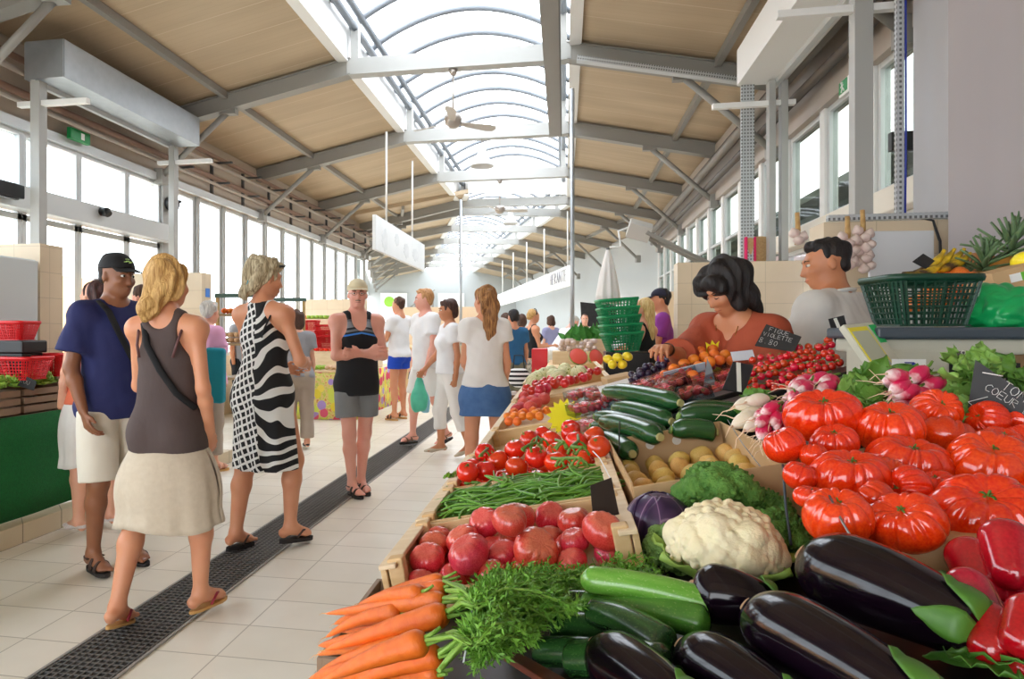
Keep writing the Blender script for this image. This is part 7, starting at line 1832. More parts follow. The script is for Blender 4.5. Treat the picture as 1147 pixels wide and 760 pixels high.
S_ = SDF(.014); S_.ell((.05, .05, -.30), (.06, .05, .13), None, .02); S_.cone((.05, .05, -.2), (.02, .03, -.02), .03, .012, .02); o = S_.mesh('shopping_bag', M('bag_blue', (150, 206, 226), .4, bump=.4, bs=20), None, lambda v: v*(1+.05*vnoise(v, 40, 5))[:, None], 1); o.location = hp; tag(o, 'pale blue bag hanging behind the mint green carrier bag', 'bag')
# 8 woman in denim skirt
DEN = cloth('denim', (92, 130, 180), (58, 94, 146), vs=9)
f = human('long-haired woman seen from behind in a white T-shirt and blue denim skirt', 543, 5.4, .18, 1.67, True, SK_TAN, head=(.35, .03, 0), armR=((.14, .0, -1), (-.04, .2, -1)), armL=((-.05, .25, -1), (.25, .8, -.35)), legR=((.04, .02, -1), (0, -.03, -1)), legL=((-.04, .02, -1), (0, -.03, -1)))
shirt(f, 't_shirt', WT2, -.02, .42, .013, .008, (.02, .09, .08), .004); skirt(f, 'denim_skirt', DEN, .03, .29, w1=.205, asp=.78, folds=3, fold=.008, wave=.004); hair(f, HAIR_GOLD, 'long', noise=.03); flats(f, M('shoe_grey', (150, 140, 130), .7))
# 9 woman in black tank, patterned skirt
SKP = M('skirt_pattern', (70, 64, 58), .8, col2=(196, 186, 164), vs=70, stretch=(1, 1, .25), sharp=.8)
f = human('fair-haired woman with a black hairband, black top and short patterned skirt', 597, 11.0, -1.25, 1.68, True, SK_TAN, head=(.0, .05, 0), armR=((.1, .15, -1), (0, .95, .05)), armL=((-.1, .2, -1), (0, .95, .1)), hands=True, legR=((.04, .06, -1), (0, -.06, -1)))
tank(f, 'tank_top', BLK, -.02, .012); skirt(f, 'skirt', SKP, .03, .42, w1=.20, folds=4, fold=.012); hair(f, HAIR_BLOND, 'back', [('e', (0, -.09, .0), (.05, .05, .07))]); sandals(f, SAND, SOLE)
m = MB(); m.tube([f.HP(.088*math.cos(a), .015, .03+.108*math.sin(a)) for a in [PI*i/12 for i in range(13)]], .010, 6); m.build('hairband', BLACK, f.root)
# 10 couple of shoppers half hidden behind the denim skirt
f = human('dark-haired shopper in a blue T-shirt and olive shorts half hidden behind the denim-skirted woman', 575, 9.6, .3, 1.62, False, SK_TAN, hands=False)
shirt(f, 't_shirt', cloth('petrol', (38, 96, 140)), -.04, .55); shorts(f, 'shorts', cloth('olive_grey', (128, 126, 104)), .95, .02, .03, .04); hair(f, HAIR_BLACK, 'short'); flats(f, BLACK)
f = human('shopper in white with a pale sun hat behind the denim-skirted woman', 566, 12.6, .1, 1.66, True, SK_FAIR, hands=False)
shirt(f, 'top', WT, -.04, .5); skirt(f, 'skirt', WT2, .04, .7, w1=.22); cap(f, WT2, True, name='sun_hat'); hair(f, HAIR_BROWN, 'bob')
f = human('shopper in a long white dress beside the woman with the black hairband', 584, 12.0, .2, 1.62, True, SK_OLIVE, hands=False)
shirt(f, 'top', WT, -.04, .3); skirt(f, 'skirt', WT, .04, .72, w1=.24); hair(f, HAIR_BROWN, 'bob'); flats(f, BLACK)
c = P(581, 422, 9.3); t = thing('striped_bag', 'black and white striped shoulder bag next to the olive shorts', 'bag', c, YAW)
SB = bpy.data.materials.new('bag_stripes'); n = NT(SB); b = n.n('ShaderNodeBsdfPrincipled'); tc = n.n('ShaderNodeTexCoord'); sp = n.n('ShaderNodeSeparateXYZ'); n.l(tc.outputs['Object'], sp.inputs[0]); n.l(n.mix(n.math('GREATER_THAN', n.math('FRACT', n.math('MULTIPLY', sp.outputs[2], 16.0)), .5), lin((18, 18, 22)), lin((240, 240, 240))), b.inputs['Base Color']); n.out(b.outputs[0])
S_ = SDF(.02); S_.ell((0, 0, 0), (.16, .07, .15), None, .02); S_.cut((0, 0, .12), (0, 0, 1)); S_.mesh('body', SB, t); MB().tube([(-.08, 0, .1), (-.06, 0, .3), (.06, 0, .3), (.08, 0, .1)], .01, 6).build('handle', BLACK, t)
# 11.. far vendors and shoppers
f = human('white-haired man in a white shirt bending over the far stall', 622, 12.2, -1.2, 1.72, False, SK_PINK, lean=.62, head=(0, .2, 0), armR=((.1, .75, -.8), (0, .9, -.35)), armL=((-.1, .7, -.8), (0, .9, -.3)), hands=False, belly=.5)
shirt(f, 'shirt', WT, -.06, .8, .02, .01); shorts(f, 'trousers', CREAM, 1.9, .02, .02, .04); hair(f, HAIR_WHITE, 'short'); flats(f, SAND)
f = human('dark-haired woman with a pale top behind the far stall, facing this way', 655, 13.2, 3.0, 1.66, True, SK_FAIR, hands=False, face=True)
shirt(f, 'top', WT2, -.04, .5); shorts(f, 'trousers', BLK, 1.9, .02, .02, .04); hair(f, HAIR_BROWN, 'back'); flats(f, SAND)
f = human('shopper with brown hair and grey-blue top seen past the white-haired man', 617, 14.5, .4, 1.66, True, SK_FAIR, hands=False); shirt(f, 'top', cloth('lilac', (150, 150, 186)), -.1, .6); shorts(f, 'trousers', cloth('grey_trs', (120, 118, 120)), 1.9, .02, .02, .04); hair(f, HAIR_BROWN, 'bob'); flats(f, SAND)
f = human('blonde woman in a black top standing at the far right stall', 721, 6.75, .75, 1.64, True, SK_FAIR, head=(.3, .0, 0), hands=False); tank(f, 'top', BLK, -.05, .012); shorts(f, 'trousers', BLK, 1.9, .02, .02, .04); hair(f, hair_mat('hair_pale_blond', (240, 214, 156), (206, 168, 100)), 'long'); flats(f, BLACK)
f = human('man in a purple T-shirt and navy cap behind the blonde woman', 741, 7.4, 1.25, 1.78, False, SK_TAN, head=(0, .05, 0), armR=((.1, .3, -1), (0, .95, -.1)), armL=((-.15, .2, -1), (.15, .9, -.1)), belly=.5); shirt(f, 't_shirt', cloth('purple', (150, 62, 160)), -.08, .62, .018); shorts(f, 'trousers', cloth('grey_trs', (120, 118, 120)), 1.9, .02, .02, .04); cap(f, M('cap_navy', (36, 34, 56), .8)); hair(f, HAIR_BLACK, 'crop'); flats(f, BLACK)
# 15 the woman reaching over the stall
RUST = cloth('rust', (176, 82, 52), (158, 68, 42), bs=11, bump=.6)
f = human('dark-haired woman in a rust blouse reaching across the stall for an apricot', 0, 2.9, 2.1, 1.66, True, SK_OLIVE, h=.0066, lean=.36, side=-.05, head=(-.2, .42, .0), armR=('ik', P(747, 391, 2.80), (.3, .1, -1)), armL=((-.42, .1, -1), (.55, .65, -.45)), face='down', curl=.45, curlR=.8, palmR=(-.2, .3, -1), build=1.12, dloc=P(845, 400, 3.12))
shirt(f, 'blouse', RUST, -.05, 1.3, .018, .02, (.06, .12, .095), .01, vneck=.10, sl_flare=.022)
hair(f, HAIR_BLACK, 'bob', [('e', (.045, .062, .05), (.05, .05, .055)), ('e', (-.045, .062, .05), (.05, .05, .055)), ('e', (.07, .02, .0), (.03, .05, .09)), ('e', (-.07, .02, .0), (.03, .05, .09)), ('e', (0, -.05, .03), (.098, .10, .10)), ('e', (0, -.07, -.10), (.088, .055, .09)), ('c', (.07, -.05, -.08), (.085, -.06, -.19), .042, .02), ('c', (-.07, -.05, -.08), (-.085, -.06, -.19), .042, .02), ('e', (0, .075, .062), (.074, .04, .045))], True, noise=.03)
wr, el = f.J['wrR'], f.J['elR']; dv = (wr-el).normalized(); MB().lathe([(.027, -.014), (.0295, 0), (.027, .014)], 18, axis=rot_to((0, 0, 1), dv)).build('watch', BLACK, f.root, loc=wr-dv*.012)
T = f.T; m = MB(); m.tube([T(-.06, .06, .53), T(-.03, .12, .42), T(0, .14, .36), T(.03, .12, .42), T(.06, .06, .53)], .002, 4); m.build('necklace', M('gold', (212, 175, 90), .2, 1), f.root)
shorts(f, 'trousers', BLK, 1.9, .02, .02, .06); flats(f, BLACK)
VWF = f
# 16 the man in the pale shirt
f = human('dark-haired man in a pale grey shirt turned away behind the stall', 0, 3.1, .55, 1.76, False, SK_OLIVE, h=.0075, lean=.12, head=(.75, .12, 0), armR=((.2, .1, -1), (-.1, .7, -.6)), armL=((-.25, .25, -1), (.1, .8, -.4)), face=True, build=1.1, belly=.6, dloc=P(948, 400, 3.2))
shirt(f, 'shirt', cloth('pale_grey', (230, 229, 224), bs=8), -.12, .95, .022, .02, (.01, .078, .072), .012, sl_flare=.02); hair(f, HAIR_BLACK, 'crop', [('e', (0, .03, .095), (.06, .06, .035))], noise=.012); shorts(f, 'trousers', cloth('dark_trousers', (60, 58, 62)), 1.95, .02, .02, .06); flats(f, BLACK)
m = MB(); J = f.J; Rt = f.Rt; m.tube([J['nb']+Rt @ V(.074*math.cos(a), .07*math.sin(a)-.005, .012+.012*math.cos(a+PI/2)) for a in [2*PI*i/18 for i in range(19)]], .018, 6, True, .5); m.build('collar', cloth('pale_grey', (214, 212, 206)), f.root)
# 17-21 people behind on the left
f = human('brown-haired woman with a white hair clip behind the man in the cap', 106, 4.5, .95, 1.64, True, SK_FAIR, head=(.2, .1, 0), hands=False); tank(f, 'top', cloth('coral', (232, 120, 86)), -.05, .012); skirt(f, 'skirt', WT2, .03, .5, w1=.22); hair(f, HAIR_DKRED, 'back', [('e', (0, -.10, .06), (.05, .045, .05))]); flats(f, M('shoe_white', (238, 234, 232), .5, col2=(216, 200, 204), vs=80)); MB().box(f.HP(0, -.06, .135), (.06, .02, .02)).build('hair_clip', WT, f.root)
f = human('dark-haired man partly hidden by the peak of the black cap', 161, 6.05, 1.2, 1.72, False, SK_PINK, hands=False); shirt(f, 'shirt', cloth('pale_blue', (214, 228, 240)), -.08, .6); shorts(f, 'trousers', CREAM, 1.9, .02, .02, .04); hair(f, HAIR_BROWN, 'short'); flats(f, SAND)
f = human('grey-haired woman in a pink top and taupe trousers behind the blonde woman', 234, 6.45, -.75, 1.60, True, SK_FAIR, head=(.5, .1, 0), armL=((-.2, .2, -1), (.2, .6, -.6)), hands=False, build=1.15, belly=.6); shirt(f, 'top', cloth('pink', (238, 176, 214)), -.06, .5, .02); shorts(f, 'trousers', cloth('taupe_trs', (172, 156, 142)), 1.8, .02, .02, .04); hair(f, HAIR_WHITE, 'short'); sandals(f, M('sandal_pink', (214, 160, 140), .6), SOLET)
c = P(240, 420, 6.1); o = MB().box((0, 0, 0), (.22, .12, .5), None, .8).build('shoulder_bag', cloth('teal', (20, 138, 158)), bevel=.03, seg=3, loc=c, rot=(0, .06, YAW)); tag(o, 'teal shoulder bag beside the pink-topped woman', 'bag')
f = human('black-haired vendor behind the left stall, past the patterned dress', 273, 10.0, -2.2, 1.68, False, SK_OLIVE, hands=False); shirt(f, 'shirt', cloth('grey_shirt', (150, 150, 154)), -.08, .6); shorts(f, 'trousers', BLK, 1.9, .02, .02, .04); hair(f, HAIR_BLACK, 'short'); flats(f, BLACK)
f = human('brown-haired shopper in grey bending at the left stall beyond the dress', 334, 7.6, .35, 1.55, True, SK_FAIR, lean=.15, hands=False); shirt(f, 'top', cloth('grey_shirt', (150, 150, 154)), -.06, .5); shorts(f, 'trousers', cloth('taupe_trs', (172, 156, 142)), 1.9, .02, .02, .04); hair(f, HAIR_BROWN, 'bob'); flats(f, SAND)
def bx(name, label, cat, lo, hi, mat, bevel=.004, group=None, rot=(0, 0, 0)):
    lo, hi = Vector(lo), Vector(hi); o = MB().box((0, 0, 0), hi-lo).build(name, mat, bevel=bevel, loc=(lo+hi)/2, rot=rot); return tag(o, label, cat, group)
def XY(px, d): p = P(px, 372, d); return p.x, p.y
REDB = M('basket_red', (214, 24, 34), .35); GRNB = M('basket_green', (16, 140, 84), .4); GRASSC = M('green_cloth', (8, 106, 44), .9, col2=(6, 88, 36), vs=60, bump=.4, bs=200)
# ---- tiled blocks and kerb
for lo, hi in (((-5.3, 4.56, 0), (-4.0, 4.80, 2.02)), ((-5.3, 6.91, 0), (-4.0, 7.12, 2.0)), ((1.557, 4.42, 0), (2.25, 4.66, 2.0)), ((1.07, 6.72, 0), (2.36, 6.95, 2.0)), ((-5.3, 13.0, 0), (-4.0, 13.3, 2.0))): sbox('wall_tiled_block', lo, hi, WALLT)
sbox('trim_kerb', (-3.5, -3, 0), (-3.36, 6.4, .125), KERBT, .006)
# ---- left stall with the green cloth
t = thing('market_stall', 'market stall at the left edge with a bright green cloth front', 'stall', (0, 0, 0))
MB().box((-3.70, 3.3, .775), (.44, 3.5, .03)).build('top', BROWNP, t)
MB().grid(lambda u, v: (-3.475+.006*math.sin(40*u), 1.55+3.5*u, .13+.66*v), 60, 4).build('cloth_front', GRASSC, t, solid=.004)
for y in (1.7, 4.9): MB().box((-3.88, y, .38), (.06, .06, .76)).build('leg', STEELD, t)
LET = M('lettuce', (158, 196, 74), .55, col2=(120, 170, 50), vs=18)
def lettuce(seed):
    t = thing('lettuce', 'x', 'lettuce'); m = MB(); r = random.Random(seed)
    for k in range(22):
        a = k*2.4; e = .2+.07*k; leaf(m, (0, 0, -.03), (math.cos(a)*1.2, math.sin(a)*1.2, e), (-math.cos(a), -math.sin(a), .8), .12*r.uniform(.8, 1.1), .10, -.5, .12, k+seed, 6, 4, .2)
    m.build('leaf_head', LET, t, solid=.001); return t
l0 = lettuce(1)
for i in range(9):
    o = l0 if i == 0 else dup(l0); tag(o, 'green lettuce lying in the brown crates on the green-clothed stall', 'lettuce', 'lettuces on the green-clothed stall'); o.location = (-3.61+.12*(i % 2), 3.35+.2*(i//2)+.05*(i % 2), 1.0); o.rotation_euler = (.2, 0, i); o.scale = (.85,)*3
for i, y in enumerate((3.0, 3.55, 4.1, 4.65)):
    c = thing('slatted_crate', 'brown slatted crate %s on the green-clothed stall' % ['at the frame edge', 'holding lettuces, second from the edge', 'holding lettuces, next to the navy T-shirt', 'hidden behind the navy T-shirt'][i], 'crate', (-3.68, y, .795))
    for s in (-1, 1):
        for j in range(3):
            MB().box((s*.19, 0, .03+.055*j), (.012, .52, .04)).build('side_slat', BROWNP, c); MB().box((0, s*.255, .03+.055*j), (.37, .012, .04)).build('end_slat', BROWNP, c)
    MB().box((0, 0, .008), (.37, .5, .01)).build('base', BROWNP, c)
bsk = lambda lab, px, py, d, w, h, mat, g=None, rot=0, tp=.72, n='shopping_basket': basket(lab, P(px, py, d), rot, w, w*.8, h, mat, tp, 7, 9, n, .006, g)
c = P(18, 395, 4.55); bx('shop_scale', 'black shop scale with green keys between two red baskets at the left', 'scale', (c.x-.14, c.y-.1, c.z), (c.x+.14, c.y+.12, c.z+.085), BLACK, .01)
bx('stall_shelf', 'dark raised shelf behind the lettuces on the green-clothed stall', 'shelf', (-3.90, 3.1, .985), (-3.70, 5.0, 1.02), BROWNP)
o = bsk('red plastic basket standing in front of the black scale', 24, 424, 4.4, .31, .14, REDB); o.location.z = 1.022
bx('scale_stand', 'small dark stand under the black scale', 'stand', (c.x-.12, c.y-.08, 1.02), (c.x+.12, c.y+.1, c.z), DARKB)
o = bsk('upper red plastic basket standing on the black scale', 14, 379, 4.5, .24, .12, REDB); o.location = (c.x, c.y, c.z+.087)
o = bsk('red plastic basket half hidden behind the navy T-shirt', 60, 412, 4.75, .22, .15, REDB); o.location.z = 1.022
tt, L = sign_from('small black slate with red edge chalked COU among the lettuces', [P(22, 417, 4.3), P(41, 427, 4.3), P(38, 437, 4.3), P(17, 431, 4.3)], SLATE); chalk(tt, 'COU', -.04, -.01, .03, -.0035)
cab = thing('fridge', 'pale grey refrigerated cabinet against the tiled block at the left edge', 'fridge', (-4.20, 4.18, 0))
MB().box((0, 0, .95), (.48, .6, 1.86)).build('body', M('fridge_grey', (192, 200, 200), .35), cab, bevel=.008); MB().box((.252, .0, .95), (.02, .58, 1.84)).build('door', M('fridge_door', (206, 214, 214), .3), cab, bevel=.004)
# ---- pillar notices, onion rack
for k, c in enumerate(((70, 130, 214), (90, 180, 170), (196, 120, 190))): o = MB().box((0, 0, 0), (.004, .09, .10)).build('notice', M('notice_%d' % k, c, .6), loc=(-3.997, 7.03, 1.78-.14*k)); tag(o, ['blue notice, topmost on the tiled block left of centre', 'green notice on the tiled block, middle one', 'violet notice, lowest on the tiled block'][k], 'notice')
r_ = thing('produce_rack', 'metal-framed produce rack with green top rail behind the patterned dress', 'rack', (-3.95, 8.3, 0))
for x, y in ((-.35, -.5), (.35, -.5), (-.35, .6), (.35, .6)): MB().box((x, y, .9), (.035, .035, 1.8)).build('post', M('rack_brass', (176, 150, 96), .5), r_)
for z in (.75, 1.18, 1.55): MB().box((0, .05, z), (.74, 1.14, .03)).build('shelf', M('rack_shelf', (150, 130, 100), .6), r_)
for y in (-.5, .6): MB().box((0, y, 1.79), (.76, .05, .05)).build('top_rail', M('rack_green', (66, 96, 88), .5), r_)
OR_ = ball1('orange', APRI, (8, 12))(0); ON = ball1('onion', M('onion_skin', (222, 196, 160), .5, col2=(196, 150, 110), vs=8), (8, 12))(0)
for i in range(36):
    o = OR_ if i == 0 else dup(OR_); tag(o, 'orange on the rack behind the patterned dress', 'orange', 'oranges on the rack'); o.location = (-4.25+.085*(i % 8), 7.88+.085*(i//8), 1.605); o.scale = (.04,)*3
for i in range(48):
    o = ON if i == 0 else dup(ON); tag(o, 'pale onion on the middle shelf of the rack', 'onion', 'onions on the rack'); o.location = (-4.23+.08*(i % 8), 7.86+.09*((i % 24)//8), 1.232+.07*(i//24)); o.scale = (.037,)*3
# ---- floral stall
FLM = bpy.data.materials.new('floral_cloth'); n = NT(FLM); b = n.n('ShaderNodeBsdfPrincipled'); b.inputs['Roughness'].default_value = .85
vz = n.n('ShaderNodeTexVoronoi'); vz.inputs['Scale'].default_value = 7; n.l(n.obj(), vz.inputs[0]); rnd = n.n('ShaderNodeSeparateColor'); n.l(vz.outputs['Color'], rnd.inputs[0])
fc = n.ramp(rnd.outputs[0], [(0, lin((226, 206, 60))), (.22, lin((214, 70, 96))), (.42, lin((236, 214, 90))), (.58, lin((168, 140, 200))), (.72, lin((206, 216, 90))), (.86, lin((220, 90, 120)))], 'CONSTANT')
nz = n.n('ShaderNodeTexNoise'); nz.inputs['Scale'].default_value = 22; n.l(n.obj(), nz.inputs[0]); gc = n.ramp(nz.outputs[0], [(.38, lin((190, 196, 80))), (.55, lin((226, 206, 130))), (.68, lin((206, 130, 80)))])
n.l(n.mix(n.math('GREATER_THAN', vz.outputs['Distance'], .52), fc, gc), b.inputs['Base Color']); n.out(b.outputs[0])
t = thing('market_stall', 'market stall draped in yellow and pink flowered cloth beyond the patterned dress', 'stall', (0, 0, 0))
MB().box((-4.1, 11.2, .70), (1.95, 3.0, .03)).build('top', PINEL, t)
MB().grid(lambda u, v: (-5.05+1.95*u, 9.68+.01*math.sin(30*u), .01+.71*v), 40, 3).build('cloth_front', FLM, t, solid=.004)
MB().grid(lambda u, v: (-3.1+.01*math.sin(40*u), 9.68+3.0*u, .01+.71*v), 40, 3).build('cloth_side', FLM, t, solid=.004)
balls = [('nectarine', NECT, 'red nectarine'), ('apricot', APRI, 'orange apricot'), ('green_apple', M('apple_green', (150, 190, 70), .35), 'green apple'), ('onion', M('onion_skin', (222, 196, 160)), 'onion'), ('tomato', VINET, 'red tomato'), ('aubergine', PLUM, 'dark plum')]
for tier in range(4):
    y = 9.85+.45*tier; z = .72+.27*tier
    bx('tier_box', 'pale tier box, %s step of the flowered stall' % ordn(tier), 'box', (-4.95, y-.1, .72), (-3.18, y+.33, z+.03), PINEL)
    for k in range(4):
        nm, mt, lb = balls[(tier*2+k) % 5]; pr_ = None
        for i in range(15):
            if pr_ is None: pr_ = o = ball1(nm, mt, (7, 10))(i)
            else: o = dup(pr_)
            tag(o, '%s on the %s step of the flowered stall, %s crate from the left' % (lb, ordn(tier), ordn(k)), nm.replace('_', ' '), '%ss on the %s step, %s crate' % (lb, ordn(tier), ordn(k))); o.location = (-4.85+.42*k+.078*(i % 5), y-.04+.085*(i//5), z+.07); o.scale = (.038,)*3
for i in range(3): o = bsk('red basket %s of the stack on the flowered stall' % ['lowest', 'in the middle', 'topmost'][i], 366, 385, 9.6, .30, .18, REDB, 'red baskets stacked on the flowered stall'); o.location.z = 1.1+.075*i
o = bsk('single red basket left of the stack on the flowered stall', 348, 380, 10.0, .24, .14, REDB); o.location.z = 1.36
bx('produce_counter', 'plain wooden counter in the distance behind the man in blue shorts', 'counter', (-3.9, 14.5, 0), (-2.4, 17.2, 1.0), M('counter_wood', (222, 188, 140), .6)); bx('partition_screen', 'tan partition screen in the distance behind the folded-arms man', 'screen', (-4.4, 17.4, 0), (-2.2, 17.5, 2.0), M('screen_tan', (232, 208, 176), .7))
# ---- roller shutter boxes, posts, brackets
def shutter(label, X, Y0, Y1, Z0, Z1, side):
    X += side*.21; t = thing('shutter_box', label, 'shutter box', (X, (Y0+Y1)/2, Z0)); L = Y1-Y0; h = Z1-Z0; w = .42
    m = MB(); x = -side*w/2; m.box((x, 0, h/2), (.02, L, h)); m.box((0, 0, .012), (w, L, .02)); m.box((0, 0, h), (w, L, .02))
    for s in (-1, 1): m.box((0, s*L/2, h/2), (w, .02, h))
    m.build('casing', GALV if side < 0 else WHITE, t, bevel=.004); MB().box((side*.12, 0, -.02), (.05, L, .05)).build('shutter_edge', ALU, t)
shutter('long pale grey roller shutter box over the left entrance', -4.7, 5.65, 8.05, 3.76, 4.12, -1); shutter('long white roller shutter box over the right entrance', 1.68, 4.93, 6.98, 3.75, 4.10, 1)
for i, (x, y, w, lab) in enumerate(((-4.97, 5.65, .10, 'grey steel post left of the entrance under the left shutter box'), (-4.97, 7.9, .08, 'grey steel post at the far end of the left shutter box'), (1.98, 4.96, .115, 'wide grey steel post under the near end of the right shutter box'), (1.95, 6.98, .06, 'pale post at the far end of the right shutter box, left of its twin'), (2.06, 6.98, .06, 'pale post at the far end of the right shutter box, right of its twin'))):
    zb = 2.0 if i in (3, 4) else 0; y2 = y-.12 if i in (3, 4) else y
    t = thing('steel_post', lab, 'post', (x, y2, zb)); MB().box((0, 0, (3.74-zb)/2), (w, .1, 3.72-zb)).build('shaft', STEEL, t, bevel=.003)
    if i != 4: MB().box((.16*(1 if x < 0 else -1), 0, 3.52-zb), (.75, .06, .05)).build('bracket_arm', WHITE, t, bevel=.003)
SLOT = bpy.data.materials.new('slotted_steel'); n = NT(SLOT); b = n.n('ShaderNodeBsdfPrincipled'); b.inputs['Roughness'].default_value = .4; b.inputs['Metallic'].default_value = .4; tc = n.n('ShaderNodeTexCoord'); sp = n.n('ShaderNodeSeparateXYZ'); n.l(tc.outputs['Object'], sp.inputs[0])
hz_ = n.math('GREATER_THAN', n.math('FRACT', n.math('MULTIPLY', sp.outputs[2], 30.0)), .5); hx_ = n.math('LESS_THAN', n.math('ABSOLUTE', n.math('SUBTRACT', n.math('FRACT', n.math('MULTIPLY', n.math('ADD', sp.outputs[0], n.math('ADD', sp.outputs[1], 10.0)), 36.0)), .5)), .26); n.l(n.mix(n.math('MULTIPLY', hz_, hx_), lin((196, 200, 202)), lin((112, 114, 114))), b.inputs['Base Color']); n.out(b.outputs[0])
for i, (px, d, z0, z1, w, lab) in enumerate(((1018, 4.12, 2.02, 4.25, .045, 'tall slotted steel channel standing on the near tiled block, right edge'), (841, 6.45, 2.02, 4.0, .12, 'wide perforated cable riser left of the twin pale posts'), (881, 6.5, 2.02, 4.0, .05, 'narrow slotted channel with a blue cable right of the twin posts'))):
    x, y = XY(px, d); t = thing('cable_channel', lab, 'cable channel', (x, y+.12, z0)); MB().box((0, 0, (z1-z0)/2), (w, .03, z1-z0)).build('channel', SLOT, t)
    if i != 1: MB().tube([(w*.6, -.02, z1-z0-.05), (w*.65, -.02, .5), (w*.55, -.02, .05)], .006, 6).build('blue_cable', BLUE, t)
o = MB().box((0, 0, 0), (.66, .04, .035)).build('slotted_rail', SLOT, loc=(1.9, 4.40, 2.02)); tag(o, 'slotted rail along the top of the near tiled block where the garlic hangs', 'rail')
o = MB().box((0, 0, 0), (.34, .02, .62)).build('white_board', M('board_white', (214, 216, 218), .4), loc=P(1009, 309, 3.72)+V(0, 0, -.06), rot=(0, 0, .1), bevel=.003); tag(o, 'blank pale grey board leaning behind the man in the pale shirt', 'board')
o = MB().tube([P(1025, 243, 4.0), P(1045, 247, 3.98), P(1053, 270, 3.96), P(1054, 300, 3.9)], .008, 6).build('cable', BLACK); tag(o, 'black cable curving down at the end of the near tiled block', 'cable')
m = MB().box((0, 0, 0), (.24, .06, .13)).build('door_sensor', BLACK, bevel=.005, loc=P(1018, 158, 4.6)); tag(m, 'black sensor box on the right entrance frame behind the slotted channel', 'door sensor')
t = thing('exit_sign', 'white emergency exit sign with a green running figure, right side', 'sign', P(949, 96, 5.5)); MB().box((0, 0, 0), (.03, .26, .13)).build('casing', WHITE, t); MB().box((-.017, .04, .01), (.004, .16, .10)).build('pictogram', M('exit_green', (20, 140, 70), .4), t)
m = MB(); m.tube([(-.021, .05, .045), (-.021, .05, .035)], .012, 8); m.tube([(-.021, .05, .03), (-.021, .04, .0), (-.021, .06, -.035)], .007, 5); m.tube([(-.021, .04, .0), (-.021, .015, -.02), (-.021, .01, -.035)], .006, 5); m.tube([(-.021, .025, .02), (-.021, .05, .025), (-.021, .075, .01)], .005, 5); m.build('running_figure', M('label_white', (244, 244, 240)), t)
t = thing('exit_sign', 'small green exit sign under the left shutter box', 'sign', (-5.3, 6.6, 3.5)); MB().box((0, 0, 0), (.05, .3, .12)).build('casing', M('exit_green', (20, 140, 70)), t); MB().box((.028, .03, 0), (.004, .05, .07)).build('arrow', M('label_white', (244, 244, 240)), t)
# wicker basket on the far tiled block, garlic
c = P(849, 296, 6.5); t = thing('wicker_bag', 'straw bag with a bright pink stripe on top of the far tiled block', 'bag', (c.x, c.y+.1, 2.002), .2); S_ = SDF(.012); S_.cone((-.05, 0, .07), (-.05, 0, .22), .07, .08, .02, ((0, 1, 0), .7)); S_.cone((.05, 0, .07), (.05, 0, .22), .07, .08, .03, ((0, 1, 0), .7)); S_.cut((0, 0, .005), (0, 0, -1)); S_.cut((0, 0, .27), (0, 0, 1)); S_.mesh('body', M('straw', (214, 182, 134), .8, col2=(186, 148, 98), vs=60), t)
for x in (-.115, -.03): MB().box((x, -.045, .13), (.02, .05, .26)).build('pink_stripe', M('stripe_pink', (226, 40, 104), .7), t, bevel=.006)
GAR = M('garlic_skin', (232, 218, 206), .5, col2=(206, 176, 170), vs=14)
for b_, (px, py, nb) in enumerate(((966, 255, 12), (949, 262, 9), (893, 258, 3))):
    t = thing('garlic_braid', ['plump garlic braid hanging beside the blank board', 'garlic braid hanging right behind the head of the man in the pale shirt', 'garlic braid hanging left of the head of the man in the pale shirt'][b_], 'garlic', P(px, py-8, 3.75), 0, 'garlic braids on the rail'); m = MB(); m.tube([(0, .0, .06), (0.004, 0, -.04), (-.003, 0, -.12)], [.012, .014, .012], 7); m.build('braid', M('braid_straw', (206, 170, 110), .8, col2=(170, 130, 80), vs=40), t)
    for i in range(nb):
        bb = MB().add(*surf(8, 14, lambda a, ph: V(math.sin(a*PI)*math.cos(ph)*(1+.06*math.cos(7*ph)), math.sin(a*PI)*math.sin(ph)*(1+.06*math.cos(7*ph)), math.cos(a*PI)*.8+(.5*(1-a*4) if a < .25 else 0))*.029), True).build('bulb', GAR, t); bb.location = ((-.028, .028, 0)[i % 3]+random.uniform(-.008, .008), -.02-(.012 if i % 3 == 2 else 0), -.06-.026*i*.75); bb.rotation_euler = (.3, .4*(i % 3-1), i)
# ---- roof furniture
NICK = M('brushed_nickel', (176, 168, 160), .35, .7)
def fan(label, y, rot):
    t = thing('ceiling_fan', label, 'ceiling fan', (-1.36, y, ZS-.24), rot)
    MB().lathe([(0, 0), (.06, -.005), (.035, -.07), (0, -.075)], 16).build('canopy', NICK, t); MB().tube([(0, 0, -.05), (0, 0, -.56)], .012, 8).build('rod', NICK, t); MB().lathe([(0, -.55), (.10, -.56), (.11, -.62), (.10, -.68), (.05, -.72), (0, -.73)], 20).build('motor', NICK, t)
    for k in range(3):
        a = 2*PI*k/3; R = Matrix.Rotation(a, 3, 'Z') @ Matrix.Rotation(-.28, 3, 'X'); m = MB(); out = [(.10, -.03), (.2, -.045), (.5, -.07), (.58, -.05), (.60, 0), (.58, .05), (.5, .07), (.2, .045), (.10, .03)]
        m.poly([(x, z) for x, z in out], .008, R @ Matrix.Rotation(PI/2, 3, 'X'), (0, 0, -.66)); m.build('blade', M('fan_blade', (196, 190, 182), .5), t)
fan('three-bladed ceiling fan nearest the viewer under the skylight', 8.2, .62); fan('smaller ceiling fan further down the skylight', 14.3, .2)
